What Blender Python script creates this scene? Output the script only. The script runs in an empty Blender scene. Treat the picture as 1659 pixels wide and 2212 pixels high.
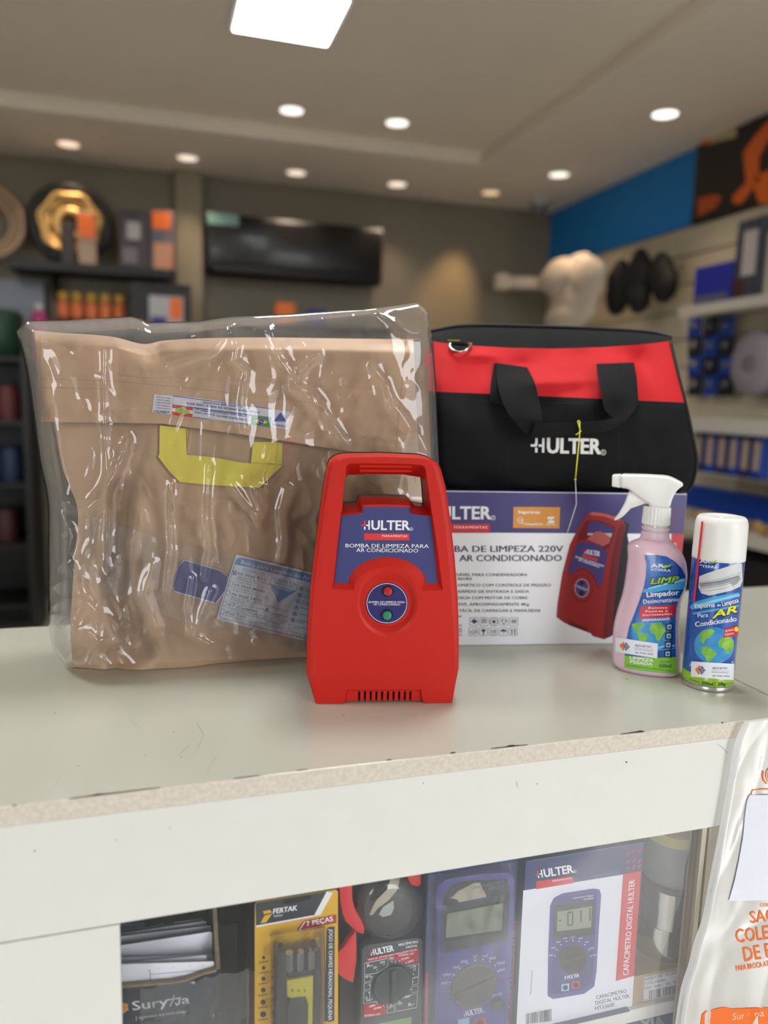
import bpy, bmesh, math, random
from mathutils import Vector, Matrix, noise
from mathutils.bvhtree import BVHTree
from mathutils.geometry import tessellate_polygon
R = math.radians
scene = bpy.context.scene
COL = scene.collection
random.seed(7)

# ------------------------------------------------------------------ camera
IW, IH, FPX = 1659.0, 2212.0, 1653.6
CT = 1.05                                   # height of the counter top
CAM = Vector((0.0, 0.0, CT + 0.31))
_yaw, _pit, _rol = R(16.967), R(-8.415), R(1.571)
FW = Vector((math.sin(_yaw)*math.cos(_pit), math.cos(_yaw)*math.cos(_pit), math.sin(_pit)))
_r0 = Vector((math.cos(_yaw), -math.sin(_yaw), 0)); _u0 = _r0.cross(FW)
RT = _r0*math.cos(_rol) + _u0*math.sin(_rol)
UP = -_r0*math.sin(_rol) + _u0*math.cos(_rol)
cd = bpy.data.cameras.new('camera'); cam = bpy.data.objects.new('camera', cd); COL.objects.link(cam)
cam.matrix_world = Matrix(((RT.x, UP.x, -FW.x, CAM.x), (RT.y, UP.y, -FW.y, CAM.y), (RT.z, UP.z, -FW.z, CAM.z), (0, 0, 0, 1)))
cd.sensor_fit = 'VERTICAL'; cd.sensor_height = 36.0; cd.sensor_width = 27.0
cd.lens = FPX*36.0/IH
cd.clip_start = 0.02
cd.dof.use_dof = True; cd.dof.focus_distance = 0.79; cd.dof.aperture_fstop = 2.6
scene.camera = cam

# ------------------------------------------------------------------ view, world, daylight
scene.view_settings.view_transform = 'Standard'; scene.view_settings.look = 'None'
scene.view_settings.gamma = 1.0; scene.view_settings.use_curve_mapping = False
scene.view_settings.exposure = 0.13
w = bpy.data.worlds.new('overcast_sky'); scene.world = w; w.use_nodes = True
_n = w.node_tree.nodes; _bg = _n['Background']
_bg.inputs[0].default_value = (0.93, 0.97, 1.0, 1); _bg.inputs[1].default_value = 6.6
def portal(name, loc, rot, sx, sy):
    l = bpy.data.lights.new(name, 'AREA'); l.shape = 'RECTANGLE'; l.size = sx; l.size_y = sy
    l.cycles.is_portal = True
    o = bpy.data.objects.new(name, l); o.location = loc; o.rotation_euler = rot; COL.objects.link(o)
portal('shopfront_opening', (1.9, -2.05, 1.22), (R(90), 0, 0), 1.8, 2.25)
portal('shopfront_opening', (-2.15, -2.05, 1.22), (R(90), 0, 0), 1.5, 2.25)

# ------------------------------------------------------------------ projection helpers
def ray(x, y): return RT*(x-IW/2) - UP*(y-IH/2) + FW*FPX
def onz(x, y, z=CT):
    d = ray(x, y); return CAM + d*((z-CAM.z)/d.z)
def ony(x, y, Y):
    d = ray(x, y); return CAM + d*((Y-CAM.y)/d.y)
def onx(x, y, X):
    d = ray(x, y); return CAM + d*((X-CAM.x)/d.x)

class Fr:
    """upright frame of a thing: local x along its front, local y away from the viewer, local z up"""
    def __init__(s, o, yaw):
        s.o = Vector(o); s.yaw = yaw
        s.U = Vector((math.cos(yaw), math.sin(yaw), 0)); s.D = Vector((-math.sin(yaw), math.cos(yaw), 0))
        s.M = Matrix.Translation(s.o) @ Matrix.Rotation(yaw, 4, 'Z'); s.I = s.M.inverted()
        s.c = s.I @ CAM; s.zmin = None
    def ray(s, x, y): return s.I.to_3x3() @ ray(x, y)
    def px(s, x, y, d=0.0):
        r = s.ray(x, y); t = (d - s.c.y)/r.y; p = s.c + r*t
        if s.zmin is not None: p.z = max(p.z, s.zmin)
        return p
    def flat(s, d=0.0):
        def S(x, y, lift=0.0): return s.px(x, y, d-lift)
        return S
    def plane(s, P, n):
        P = Vector(P); n = Vector(n).normalized()
        def S(x, y, lift=0.0):
            r = s.ray(x, y); Q = P + n*lift
            return s.c + r*((Q-s.c).dot(n)/r.dot(n))
        return S
    def floor(s, x, y, z=0.0):
        r = s.ray(x, y); return s.c + r*((z - s.c.z)/r.z)
    def surf(s, bvh, miss=0.0):
        def S(x, y, lift=0.0):
            r = s.ray(x, y).normalized()
            h, n, i, dist = bvh.ray_cast(s.c, r)
            if h is None:
                h = s.px(x, y, miss); n = Vector((0, -1, 0))
            if n.dot(r) > 0: n = -n
            return h + n*lift
        return S
def fr_between(a, b):
    yaw = math.atan2(b.y-a.y, b.x-a.x); return Fr((a+b)/2, yaw)

# ------------------------------------------------------------------ mesh builder
class MB:
    def __init__(s): s.v = []; s.f = []; s.m = []; s.cur = 0
    def add(s, vs, fs, mi=None):
        k = len(s.v); s.v += [tuple(v) for v in vs]
        s.f += [tuple(i+k for i in f) for f in fs]; s.m += [s.cur if mi is None else mi]*len(fs); return s
    def box(s, x0, x1, y0, y1, z0, z1, mi=None, bev=0, seg=2):
        bm = bmesh.new(); bmesh.ops.create_cube(bm, size=1)
        for v in bm.verts: v.co = Vector(((x0+x1)/2+v.co.x*(x1-x0), (y0+y1)/2+v.co.y*(y1-y0), (z0+z1)/2+v.co.z*(z1-z0)))
        if bev: bmesh.ops.bevel(bm, geom=bm.edges[:], offset=bev, segments=seg, affect='EDGES', profile=0.5)
        s.addbm(bm, mi); bm.free(); return s
    def addbm(s, bm, mi=None):
        bm.verts.index_update(); s.add([v.co for v in bm.verts], [[v.index for v in f.verts] for f in bm.faces], mi)
    def loft(s, loops, cap=True, mi=None, closed=True):
        n = len(loops[0]); vs = [p for l in loops for p in l]; fs = []
        for k in range(len(loops)-1):
            for i in range(n if closed else n-1):
                j = (i+1) % n; fs.append((k*n+i, k*n+j, (k+1)*n+j, (k+1)*n+i))
        if cap:
            for base, rev in ((0, True), ((len(loops)-1)*n, False)):
                pts = [Vector(vs[base+i]) for i in range(n)]
                for t in tessellate_polygon([pts]): fs.append(tuple(base+i for i in (t if not rev else t[::-1])))
        return s.add(vs, fs, mi)
    def prism(s, pts, dvec, mi=None, bev=0, seg=2):
        dvec = Vector(dvec); bm = bmesh.new()
        vs = [bm.verts.new(p) for p in pts]; f = bm.faces.new(vs)
        g = bmesh.ops.extrude_face_region(bm, geom=[f])
        bmesh.ops.translate(bm, verts=[e for e in g['geom'] if isinstance(e, bmesh.types.BMVert)], vec=dvec)
        bmesh.ops.recalc_face_normals(bm, faces=bm.faces[:])
        if bev: bmesh.ops.bevel(bm, geom=bm.edges[:], offset=bev, segments=seg, affect='EDGES', profile=0.5)
        bmesh.ops.triangulate(bm, faces=[q for q in bm.faces if len(q.verts) > 4])
        s.addbm(bm, mi); bm.free(); return s
    def lathe(s, prof, c=(0, 0, 0), seg=48, mi=None, sx=1.0, sy=1.0, a0=0.0):
        loops = []
        for r, z in prof:
            loops.append([(c[0]+sx*r*math.cos(a0+2*math.pi*i/seg), c[1]+sy*r*math.sin(a0+2*math.pi*i/seg), c[2]+z) for i in range(seg)])
        return s.loft(loops, True, mi)
    def tube(s, path, r, seg=8, mi=None, cap=True):
        path = [Vector(p) for p in path]; loops = []; n = len(path); prev = None
        for i, p in enumerate(path):
            t = (path[min(i+1, n-1)] - path[max(i-1, 0)]).normalized()
            a = prev - t*prev.dot(t) if prev else (t.cross(Vector((0, 0, 1))) if abs(t.z) < .9 else t.cross(Vector((1, 0, 0))))
            a.normalize(); b = t.cross(a); prev = a; rr = r[i] if isinstance(r, (list, tuple)) else r
            loops.append([p + (a*math.cos(2*math.pi*k/seg)+b*math.sin(2*math.pi*k/seg))*rr for k in range(seg)])
        return s.loft(loops, cap, mi)
    def grid(s, P, nu, nv, mi=None, flip=False):
        vs = [P(i/(nu-1), j/(nv-1)) for j in range(nv) for i in range(nu)]; fs = []
        for j in range(nv-1):
            for i in range(nu-1):
                q = (j*nu+i, j*nu+i+1, (j+1)*nu+i+1, (j+1)*nu+i); fs.append(q[::-1] if flip else q)
        return s.add(vs, fs, mi)
    def build(s, name, mats, parent=None, smooth=None, frame=None, fix=True):
        me = bpy.data.meshes.new(name); me.from_pydata(s.v, [], s.f)
        for m in (mats if isinstance(mats, (list, tuple)) else [mats]): me.materials.append(m)
        me.polygons.foreach_set('material_index', s.m)
        if fix:
            bm = bmesh.new(); bm.from_mesh(me); bmesh.ops.recalc_face_normals(bm, faces=bm.faces[:]); bm.to_mesh(me); bm.free()
        if smooth is not None:
            me.shade_smooth()
            if smooth < 179: me.set_sharp_from_angle(angle=R(smooth))
        me.update()
        o = bpy.data.objects.new(name, me); COL.objects.link(o)
        if parent: o.parent = parent
        if frame: o.matrix_world = frame.M
        return o
    def bvh(s): return BVHTree.FromPolygons([Vector(v) for v in s.v], s.f)

def thing(name, label, cat, frame=None, loc=(0, 0, 0), rotz=0.0, group=None):
    o = bpy.data.objects.new(name, None); COL.objects.link(o)
    if frame: o.matrix_world = frame.M
    else: o.location = loc; o.rotation_euler = (0, 0, rotz)
    o.empty_display_size = .05
    return tag(o, label, cat, group)
def tag(o, label, cat, group=None, kind=None):
    if label: o['label'] = label
    if cat: o['category'] = cat
    if group: o['group'] = group
    if kind: o['kind'] = kind
    return o
def struct(o): o['kind'] = 'structure'; return o

# ------------------------------------------------------------------ materials
def lin(c): return tuple(((v/255)/12.92 if v/255 <= .04045 else ((v/255+.055)/1.055)**2.4) for v in c)
_mats = {}
def mat(name, rgb, rough=.5, metal=0.0, var=0.0, vscale=40.0, bump=0.0, bscale=200.0, coat=0.0, emit=0.0, sheen=0.0, alpha=1.0, spec=.5, rgb2=None, detail=4.0, trans=0.0, sub=0.0):
    if name in _mats: return _mats[name]
    m = bpy.data.materials.new(name); m.use_nodes = True; nt = m.node_tree; b = nt.nodes['Principled BSDF']
    b.inputs['Base Color'].default_value = (*lin(rgb), 1); b.inputs['Roughness'].default_value = rough
    b.inputs['Metallic'].default_value = metal; b.inputs['Specular IOR Level'].default_value = spec
    b.inputs['Coat Weight'].default_value = coat; b.inputs['Coat Roughness'].default_value = .08
    b.inputs['Sheen Weight'].default_value = sheen; b.inputs['Alpha'].default_value = alpha
    b.inputs['Transmission Weight'].default_value = trans
    if sub: b.inputs['Subsurface Weight'].default_value = sub; b.inputs['Subsurface Scale'].default_value = .005
    if emit: b.inputs['Emission Color'].default_value = (*lin(rgb), 1); b.inputs['Emission Strength'].default_value = emit
    tc = nt.nodes.new('ShaderNodeTexCoord')
    if var or rgb2:
        nz = nt.nodes.new('ShaderNodeTexNoise'); nz.inputs['Scale'].default_value = vscale; nz.inputs['Detail'].default_value = detail
        nt.links.new(tc.outputs['Object'], nz.inputs['Vector'])
        rp = nt.nodes.new('ShaderNodeValToRGB'); nt.links.new(nz.outputs['Fac'], rp.inputs[0])
        c = lin(rgb); c2 = lin(rgb2) if rgb2 else tuple(v*(1-var) for v in c)
        rp.color_ramp.elements[0].position = .35; rp.color_ramp.elements[1].position = .65
        rp.color_ramp.elements[0].color = (*c2, 1); rp.color_ramp.elements[1].color = (*c, 1)
        nt.links.new(rp.outputs[0], b.inputs['Base Color'])
    if bump:
        nz = nt.nodes.new('ShaderNodeTexNoise'); nz.inputs['Scale'].default_value = bscale; nz.inputs['Detail'].default_value = 3
        nt.links.new(tc.outputs['Object'], nz.inputs['Vector'])
        bp = nt.nodes.new('ShaderNodeBump'); bp.inputs['Strength'].default_value = bump; bp.inputs['Distance'].default_value = .001
        nt.links.new(nz.outputs['Fac'], bp.inputs['Height']); nt.links.new(bp.outputs[0], b.inputs['Normal'])
    _mats[name] = m; return m
def weave(name, rgb, scale=900, rough=.8, bump=.5, dark=.6, twill=False, ang=0.0):
    m = mat(name, rgb, rough, spec=.25); nt = m.node_tree; b = nt.nodes['Principled BSDF']
    tc = nt.nodes.new('ShaderNodeTexCoord'); mp = nt.nodes.new('ShaderNodeMapping'); nt.links.new(tc.outputs['Object'], mp.inputs[0])
    mp.inputs['Rotation'].default_value = (0, R(45 if twill else ang), 0)
    a = nt.nodes.new('ShaderNodeTexWave'); a.bands_direction = 'X'; a.inputs['Scale'].default_value = scale/6.28
    c = nt.nodes.new('ShaderNodeTexWave'); c.bands_direction = 'Z'; c.inputs['Scale'].default_value = scale/6.28
    for q in (a, c): nt.links.new(mp.outputs[0], q.inputs[0])
    mul = nt.nodes.new('ShaderNodeMath'); mul.operation = 'MULTIPLY'
    nt.links.new(a.outputs['Fac'], mul.inputs[0]); nt.links.new(c.outputs['Fac'], mul.inputs[1])
    rp = nt.nodes.new('ShaderNodeValToRGB'); nt.links.new(mul.outputs[0], rp.inputs[0]); c0 = lin(rgb)
    rp.color_ramp.elements[0].color = (*[v*dark for v in c0], 1); rp.color_ramp.elements[1].color = (*c0, 1); rp.color_ramp.elements[1].position = .5
    nt.links.new(rp.outputs[0], b.inputs['Base Color'])
    bp = nt.nodes.new('ShaderNodeBump'); bp.inputs['Strength'].default_value = bump; bp.inputs['Distance'].default_value = .0006
    nt.links.new(mul.outputs[0], bp.inputs['Height']); nt.links.new(bp.outputs[0], b.inputs['Normal'])
    return m
def film(name, haze=.08, gloss=1.0, rough=.06, tint=(1, 1, 1), bump=.0, bscale=60, hazecol=(.9, .92, .95), ior=1.5, dist=.002):
    """thin clear plastic or glass: lets light straight through, reflects by fresnel, a little milky"""
    m = bpy.data.materials.new(name); m.use_nodes = True; nt = m.node_tree; N = nt.nodes; L = nt.links
    for n in list(N): N.remove(n)
    out = N.new('ShaderNodeOutputMaterial'); tr = N.new('ShaderNodeBsdfTransparent'); tr.inputs[0].default_value = (*tint, 1)
    df = N.new('ShaderNodeBsdfDiffuse'); df.inputs[0].default_value = (*hazecol, 1)
    tl = N.new('ShaderNodeBsdfTranslucent'); tl.inputs[0].default_value = (*hazecol, 1)
    dm = N.new('ShaderNodeMixShader'); dm.inputs[0].default_value = .4; L.new(df.outputs[0], dm.inputs[1]); L.new(tl.outputs[0], dm.inputs[2])
    gl = N.new('ShaderNodeBsdfGlossy'); gl.inputs['Roughness'].default_value = rough
    lw = N.new('ShaderNodeLayerWeight'); lw.inputs['Blend'].default_value = .5
    hz = N.new('ShaderNodeMapRange'); hz.inputs['To Min'].default_value = haze; hz.inputs['To Max'].default_value = min(1, haze*3.5+.05)
    L.new(lw.outputs['Facing'], hz.inputs['Value'])
    mx = N.new('ShaderNodeMixShader'); L.new(hz.outputs[0], mx.inputs[0]); L.new(tr.outputs[0], mx.inputs[1]); L.new(dm.outputs[0], mx.inputs[2])
    fr = N.new('ShaderNodeFresnel'); fr.inputs['IOR'].default_value = ior
    ml = N.new('ShaderNodeMath'); ml.operation = 'MULTIPLY'; ml.inputs[1].default_value = gloss; ml.use_clamp = True; L.new(fr.outputs[0], ml.inputs[0])
    m2 = N.new('ShaderNodeMixShader'); L.new(ml.outputs[0], m2.inputs[0]); L.new(mx.outputs[0], m2.inputs[1]); L.new(gl.outputs[0], m2.inputs[2])
    L.new(m2.outputs[0], out.inputs[0])
    if bump:
        tc = N.new('ShaderNodeTexCoord'); nz = N.new('ShaderNodeTexNoise'); nz.inputs['Scale'].default_value = bscale; nz.inputs['Detail'].default_value = 3
        nz.noise_type = 'RIDGED_MULTIFRACTAL'
        L.new(tc.outputs['Object'], nz.inputs['Vector'])
        bp = N.new('ShaderNodeBump'); bp.inputs['Strength'].default_value = bump; bp.inputs['Distance'].default_value = dist; L.new(nz.outputs['Fac'], bp.inputs['Height'])
        for q in (gl, fr, df): L.new(bp.outputs[0], q.inputs['Normal'])
    return m

# ------------------------------------------------------------------ flat print on surfaces
_tc = {}
def glyphs(s, bold=0.0, res=3, shear=0.0, sp=1.0):
    k = (s, bold, res, shear, sp)
    if k in _tc: return _tc[k]
    cu = bpy.data.curves.new('t', 'FONT'); cu.body = s; cu.size = 1; cu.offset = bold; cu.resolution_u = res; cu.shear = shear; cu.space_character = sp
    ob = bpy.data.objects.new('t', cu); me = bpy.data.meshes.new_from_object(ob)
    vs = [tuple(v.co) for v in me.vertices]; fs = [tuple(p.vertices) for p in me.polygons]
    bpy.data.objects.remove(ob); bpy.data.curves.remove(cu); bpy.data.meshes.remove(me)
    _tc[k] = (vs, fs); return vs, fs
_hv = [v[1] for v in glyphs('H')[0]]; CAPH = max(_hv)-min(_hv)
def _clip(vs2, fs, step):
    bm = bmesh.new(); vv = [bm.verts.new((x, y, 0)) for x, y in vs2]
    for f in fs:
        try: bm.faces.new([vv[i] for i in f])
        except ValueError: pass
    bmesh.ops.triangulate(bm, faces=[f for f in bm.faces if len(f.verts) > 4])
    if step and bm.verts:
        for ax in (0, 1):
            lo = min(v.co[ax] for v in bm.verts); hi = max(v.co[ax] for v in bm.verts); k = math.floor(lo/step)+1
            while k*step < hi:
                co = [0, 0, 0]; no = [0, 0, 0]; co[ax] = k*step; no[ax] = 1
                bmesh.ops.bisect_plane(bm, geom=bm.verts[:]+bm.edges[:]+bm.faces[:], plane_co=co, plane_no=no, dist=1e-5); k += 1
    bm.verts.index_update(); r = ([(v.co.x, v.co.y) for v in bm.verts], [[v.index for v in f.verts] for f in bm.faces]); bm.free(); return r
class Print:
    """flat print collected for one surface; coordinates are read off the photograph and dropped on the surface"""
    def __init__(s, S, step=None, base=.0002, dl=.00012): s.S = S; s.mb = MB(); s.mats = []; s.step = step; s.base = base; s.dl = dl
    def mi(s, m):
        if m not in s.mats: s.mats.append(m)
        return s.mats.index(m)
    def raw(s, vs2, fs, m, layer=0):
        if s.step: vs2, fs = _clip(vs2, fs, s.step)
        s.mb.add([s.S(x, y, s.base+s.dl*layer) for x, y in vs2], fs, s.mi(m)); return s
    def poly(s, pts, m, layer=0):
        bm = bmesh.new()
        t = tessellate_polygon([[Vector((x, y, 0)) for x, y in pts]]); bm.free()
        return s.raw(list(pts), [tuple(q) for q in t], m, layer)
    def text(s, st, x0, y0, x1, y1, h, m, layer=1, bold=0.0, res=2, shear=0.0, up=None, sp=1.0):
        if bold > .006:      # bolder strokes: the letters once more, a hair to each side
            b = bold*h/CAPH; l_ = math.hypot(x1-x0, y1-y0); ax, ay = (x1-x0)/l_*b, (y1-y0)/l_*b
            offs = [(-1, 0), (1, 0)] if bold < .025 else ([(-1, -.7), (1, -.7), (-1, .7), (1, .7)] if bold < .05 else [(-1, -1), (1, -1), (-1, 1), (1, 1), (0, 1.2), (0, -1.2)])
            for i_, (p, q) in enumerate(offs):
                ox, oy = ax*p-ay*q, ay*p+ax*q; s.text(st, x0+ax+ox, y0+ay+oy, x1-ax+ox, y1-ay+oy, h, m, layer+i_*.03, 0, res, shear, up, sp)
            return s
        vs, fs = glyphs(st, bold, res, shear, sp)
        if not vs: return s
        a = min(v[0] for v in vs); b = max(v[0] for v in vs); dx, dy = x1-x0, y1-y0; L = math.hypot(dx, dy)
        ux, uy = up if up else (dy/L, -dx/L)
        k = h/CAPH
        return s.raw([(x0+dx*(v[0]-a)/(b-a)+ux*v[1]*k, y0+dy*(v[0]-a)/(b-a)+uy*v[1]*k) for v in vs], fs, m, layer)
    def line(s, pts, wd, m, layer=1, closed=False):
        n = len(pts); L = []; Rr = []
        for i, (x, y) in enumerate(pts):
            a = pts[i-1] if (i or closed) else pts[i]; b = pts[(i+1) % n] if (i < n-1 or closed) else pts[i]
            tx, ty = b[0]-a[0], b[1]-a[1]; l = math.hypot(tx, ty) or 1
            L.append((x-ty/l*wd/2, y+tx/l*wd/2)); Rr.append((x+ty/l*wd/2, y-tx/l*wd/2))
        fs = [(i, (i+1) % n, n+(i+1) % n, n+i) for i in range(n if closed else n-1)]
        return s.raw(L+Rr, fs, m, layer)
    def build(s, name, parent): return s.mb.build(name, s.mats, parent, fix=False)
def ell(cx, cy, rx, ry=None, n=32, a0=0, a1=360):
    ry = ry or rx; m = n if a1-a0 >= 360 else n-1
    return [(cx+rx*math.cos(R(a0+(a1-a0)*i/m)), cy+ry*math.sin(R(a0+(a1-a0)*i/m))) for i in range(n)]
def quadpts(x0, y0, x1, y1): return [(x0, y0), (x1, y0), (x1, y1), (x0, y1)]
def affine(p00, p10, p01):
    """map (u,v) in 0..1 to photo pixels by three corners"""
    def A(u, v): return (p00[0]+(p10[0]-p00[0])*u+(p01[0]-p00[0])*v, p00[1]+(p10[1]-p00[1])*u+(p01[1]-p00[1])*v)
    return A
def bilin(a, b, c, d):
    """a top-left, b top-right, c bottom-right, d bottom-left"""
    def A(u, v): return tuple(a[i]*(1-u)*(1-v)+b[i]*u*(1-v)+c[i]*u*v+d[i]*(1-u)*v for i in (0, 1))
    return A
def zoom(x0, y0, sc):
    def Z(*p):
        if len(p) == 2: return (x0+p[0]/sc, y0+p[1]/sc)
        return [(x0+p[i]/sc, y0+p[i+1]/sc) for i in range(0, len(p), 2)]
    return Z
def lerp_tab(tab, t):
    """piecewise linear table [(t, v...)]"""
    if t <= tab[0][0]: return tab[0][1:]
    for a, b in zip(tab, tab[1:]):
        if t <= b[0]:
            k = (t-a[0])/(b[0]-a[0]); return tuple(p+(q-p)*k for p, q in zip(a[1:], b[1:]))
    return tab[-1][1:]
def smooth_tab(tab, t):
    if t <= tab[0][0]: return tab[0][1:]
    if t >= tab[-1][0]: return tab[-1][1:]
    for i in range(len(tab)-1):
        if t <= tab[i+1][0]:
            a, b = tab[i], tab[i+1]; p = tab[max(i-1, 0)]; q = tab[min(i+2, len(tab)-1)]; k = (t-a[0])/(b[0]-a[0]); o = []
            for c in range(1, len(a)):
                h = b[0]-a[0]
                m0 = (b[c]-p[c])/((b[0]-p[0]) or 1)*h; m1 = (q[c]-a[c])/((q[0]-a[0]) or 1)*h
                o.append((2*k**3-3*k**2+1)*a[c]+(k**3-2*k**2+k)*m0+(-2*k**3+3*k**2)*b[c]+(k**3-k**2)*m1)
            return tuple(o)
def boolean(o, cutters, keep_parent=True):
    """subtract cutter meshes for good"""
    cs = []
    for c in cutters:
        md = o.modifiers.new('cut', 'BOOLEAN'); md.operation = 'DIFFERENCE'; md.solver = 'EXACT'; md.object = c
    dg = bpy.context.evaluated_depsgraph_get(); dg.update()
    me = bpy.data.meshes.new_from_object(o.evaluated_get(dg)); o.modifiers.clear(); old = o.data; o.data = me; bpy.data.meshes.remove(old)
    for c in cutters: bpy.data.objects.remove(c)
    return o

# ================================================================== THE SHOP
CEIL, TRAY, XR, XL, YB, YF = 2.75, 2.82, 2.87, -3.0, 5.32, -2.0
m_ceil = mat('ceiling_paint', (244, 233, 218), .9, var=.05, vscale=1.2)
m_wall = mat('olive_grey_wall_paint', (136, 128, 112), .85, var=.05, vscale=2)
m_blue = mat('blue_wall_paint', (22, 136, 220), .5, var=.06, vscale=2)
m_white = mat('white_wall_paint', (205, 200, 190), .8, var=.04, vscale=3)
m_floor = mat('polished_floor', (214, 209, 200), .35, var=.15, vscale=3)
def sbox(name, m, *b): return struct(MB().box(*b).build(name, m))
sbox('floor', m_floor, XL-.1, XR+.1, YF-.15, YB+.1, -.1, 0)
sbox('trim_2', mat('pavement', (120, 118, 114), .8, var=.1, vscale=2), -25, 25, -40, YF-.15, -.12, -.02)   # pavement outside the shop
sbox('ceiling', m_ceil, XL-.1, XR+.1, YF, YB+.1, TRAY, TRAY+.1)
tb = MB()                                                  # lowered border round the tray ceiling
for b in ((XL-.05, XR+.05, 4.45, YB+.05), (XL-.05, XR+.05, YF, -1.3), (1.9, XR+.05, -1.3, 4.45), (XL-.05, -2.4, -1.3, 4.45)):
    tb.box(b[0], b[1], b[2], b[3], CEIL, TRAY+.001)
struct(tb.build('trim_1', m_ceil))
sbox('wall_back', m_wall, XL-.1, XR+.1, YB, YB+.12, 0, TRAY+.05)
sbox('wall_left', m_wall, XL-.12, XL, YF, YB+.1, 0, TRAY+.05)
sbox('wall_right', m_white, XR, XR+.12, YF, YB+.1, 0, TRAY+.05)
wf = MB()                                                  # unseen front wall behind the viewer, openings placed to shape highlights on the film
for b in ((XL, -2.9, 0, TRAY+.1), (-1.4, 1.0, 0, TRAY+.1), (2.8, XR, 0, TRAY+.1), (XL, XR, 2.35, TRAY+.1), (XL, XR, 0, .1)): wf.box(b[0], b[1], YF-.15, YF, b[2], b[3])
struct(wf.build('wall_front', m_white))
o = sbox('trim_3', m_blue, XR-.02, XR, YF, YB, 2.35, CEIL)  # painted band
# column on the back wall
a_, b_ = ony(380, 500, YB-.1), ony(437, 500, YB-.1)
sbox('trim_4', mat('warm_grey_column_paint', (150, 140, 120), .85, var=.04, vscale=3), a_.x, b_.x, YB-.1, YB, 0, CEIL)

# ---- lamps
m_lampring = mat('white_lamp_ring', (225, 222, 215), .5, var=.03)
def downlight(px, py, z, warm, power, lab):
    p = onz(px, py, z)
    t = thing('ceiling_spotlight', lab, 'ceiling light', loc=(p.x, p.y, z), group='round recessed spotlights')
    MB().lathe([(.060, -.001), (.060, -.006), (.072, -.006), (.072, 0), (.058, 0), (.058, .0)], seg=32).build('trim_ring', m_lampring, t, 40)
    em = mat('spot_glow_%d_%d' % (px, py), warm, .5, emit=power)
    MB().lathe([(.0005, -.0035), (.060, -.0035), (.060, -.002), (.0005, -.002)], seg=32).build('bulb_lens', em, t, 40)
    return t
W1, W2 = (255, 240, 222), (255, 246, 235)
spots = [(148, 310, CEIL, (255, 226, 200), 1.0, 'leftmost round spotlight in the lowered ceiling border'),
         (405, 340, CEIL, (255, 232, 214), 1.0, 'second round spotlight from the left in the lowered ceiling border'),
         (640, 372, CEIL, (255, 232, 210), 1.0, 'third round spotlight from the left, above the black air conditioner'),
         (858, 397, CEIL, (255, 232, 214), 1.1, 'fourth round spotlight from the left, above the right end of the black air conditioner'),
         (1060, 415, CEIL, (250, 214, 165), .75, 'dim yellowish round spotlight above the warm patch on the back wall'),
         (1208, 376, CEIL, W2, 1.3, 'round spotlight beside the dome camera at the blue wall'),
         (1437, 245, CEIL, W2, 2.0, 'brightest round spotlight, nearest to the orange poster'),
         (630, 237, TRAY, W2, 1.6, 'left one of the two round spotlights in the raised middle of the ceiling'),
         (858, 264, TRAY, W2, 1.6, 'right one of the two round spotlights in the raised middle of the ceiling')]
for s_ in spots: downlight(*s_)
def spot_light(px, py, z, col, watt, tx, ty, tz, ang):
    p = onz(px, py, z); l = bpy.data.lights.new('spot_beam', 'SPOT'); l.energy = watt; l.color = lin(col); l.spot_size = R(ang); l.spot_blend = .9; l.shadow_soft_size = .05
    ob = bpy.data.objects.new('spot_beam', l); ob.location = (p.x, p.y, z-.03); COL.objects.link(ob)
    ob.rotation_euler = (Vector((tx, ty, tz))-ob.location).to_track_quat('-Z', 'Y').to_euler()
spot_light(1060, 415, CEIL, (255, 205, 140), 26, 2.05, YB, 2.05, 46)
for q in ((148, 310), (405, 340), (640, 372), (858, 397), (1208, 376), (1437, 245)):
    p = onz(q[0], q[1], CEIL); spot_light(q[0], q[1], CEIL, (255, 226, 196), 15, p.x, p.y, 0, 100)
# square LED panel, real size 0.4 m, in the raised ceiling
pt = thing('led_panel_light', 'square white LED panel light in the raised middle of the ceiling', 'ceiling light', loc=(.53, 3.17, TRAY))
MB().box(-.215, .215, -.215, .215, -.016, 0, bev=.004).build('frame', m_lampring, pt)
MB().box(-.19, .19, -.19, .19, -.019, -.015).build('diffuser', mat('led_diffuser', (240, 248, 255), .5, emit=14), pt)
for cx_, cy_, lb in ((.53, 1.1, 'square LED panel light above the display counter'), (-1.1, 1.1, 'square LED panel light above the left end of the counter'), (-1.1, 3.17, 'square LED panel light at the left of the raised ceiling')):     # unseen panels and area lamps added to brighten counter and ceiling
    p2 = thing('led_panel_light', lb, 'ceiling light', loc=(cx_, cy_, TRAY))
    for ch in pt.children: c_ = ch.copy(); COL.objects.link(c_); c_.parent = p2
    l = bpy.data.lights.new('added_fill_lamp', 'AREA'); l.size = .4; l.energy = 10; l.color = (1, .98, .95)
    ob = bpy.data.objects.new('added_fill_lamp', l); ob.location = (cx_, cy_, TRAY-.03); COL.objects.link(ob)

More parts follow.
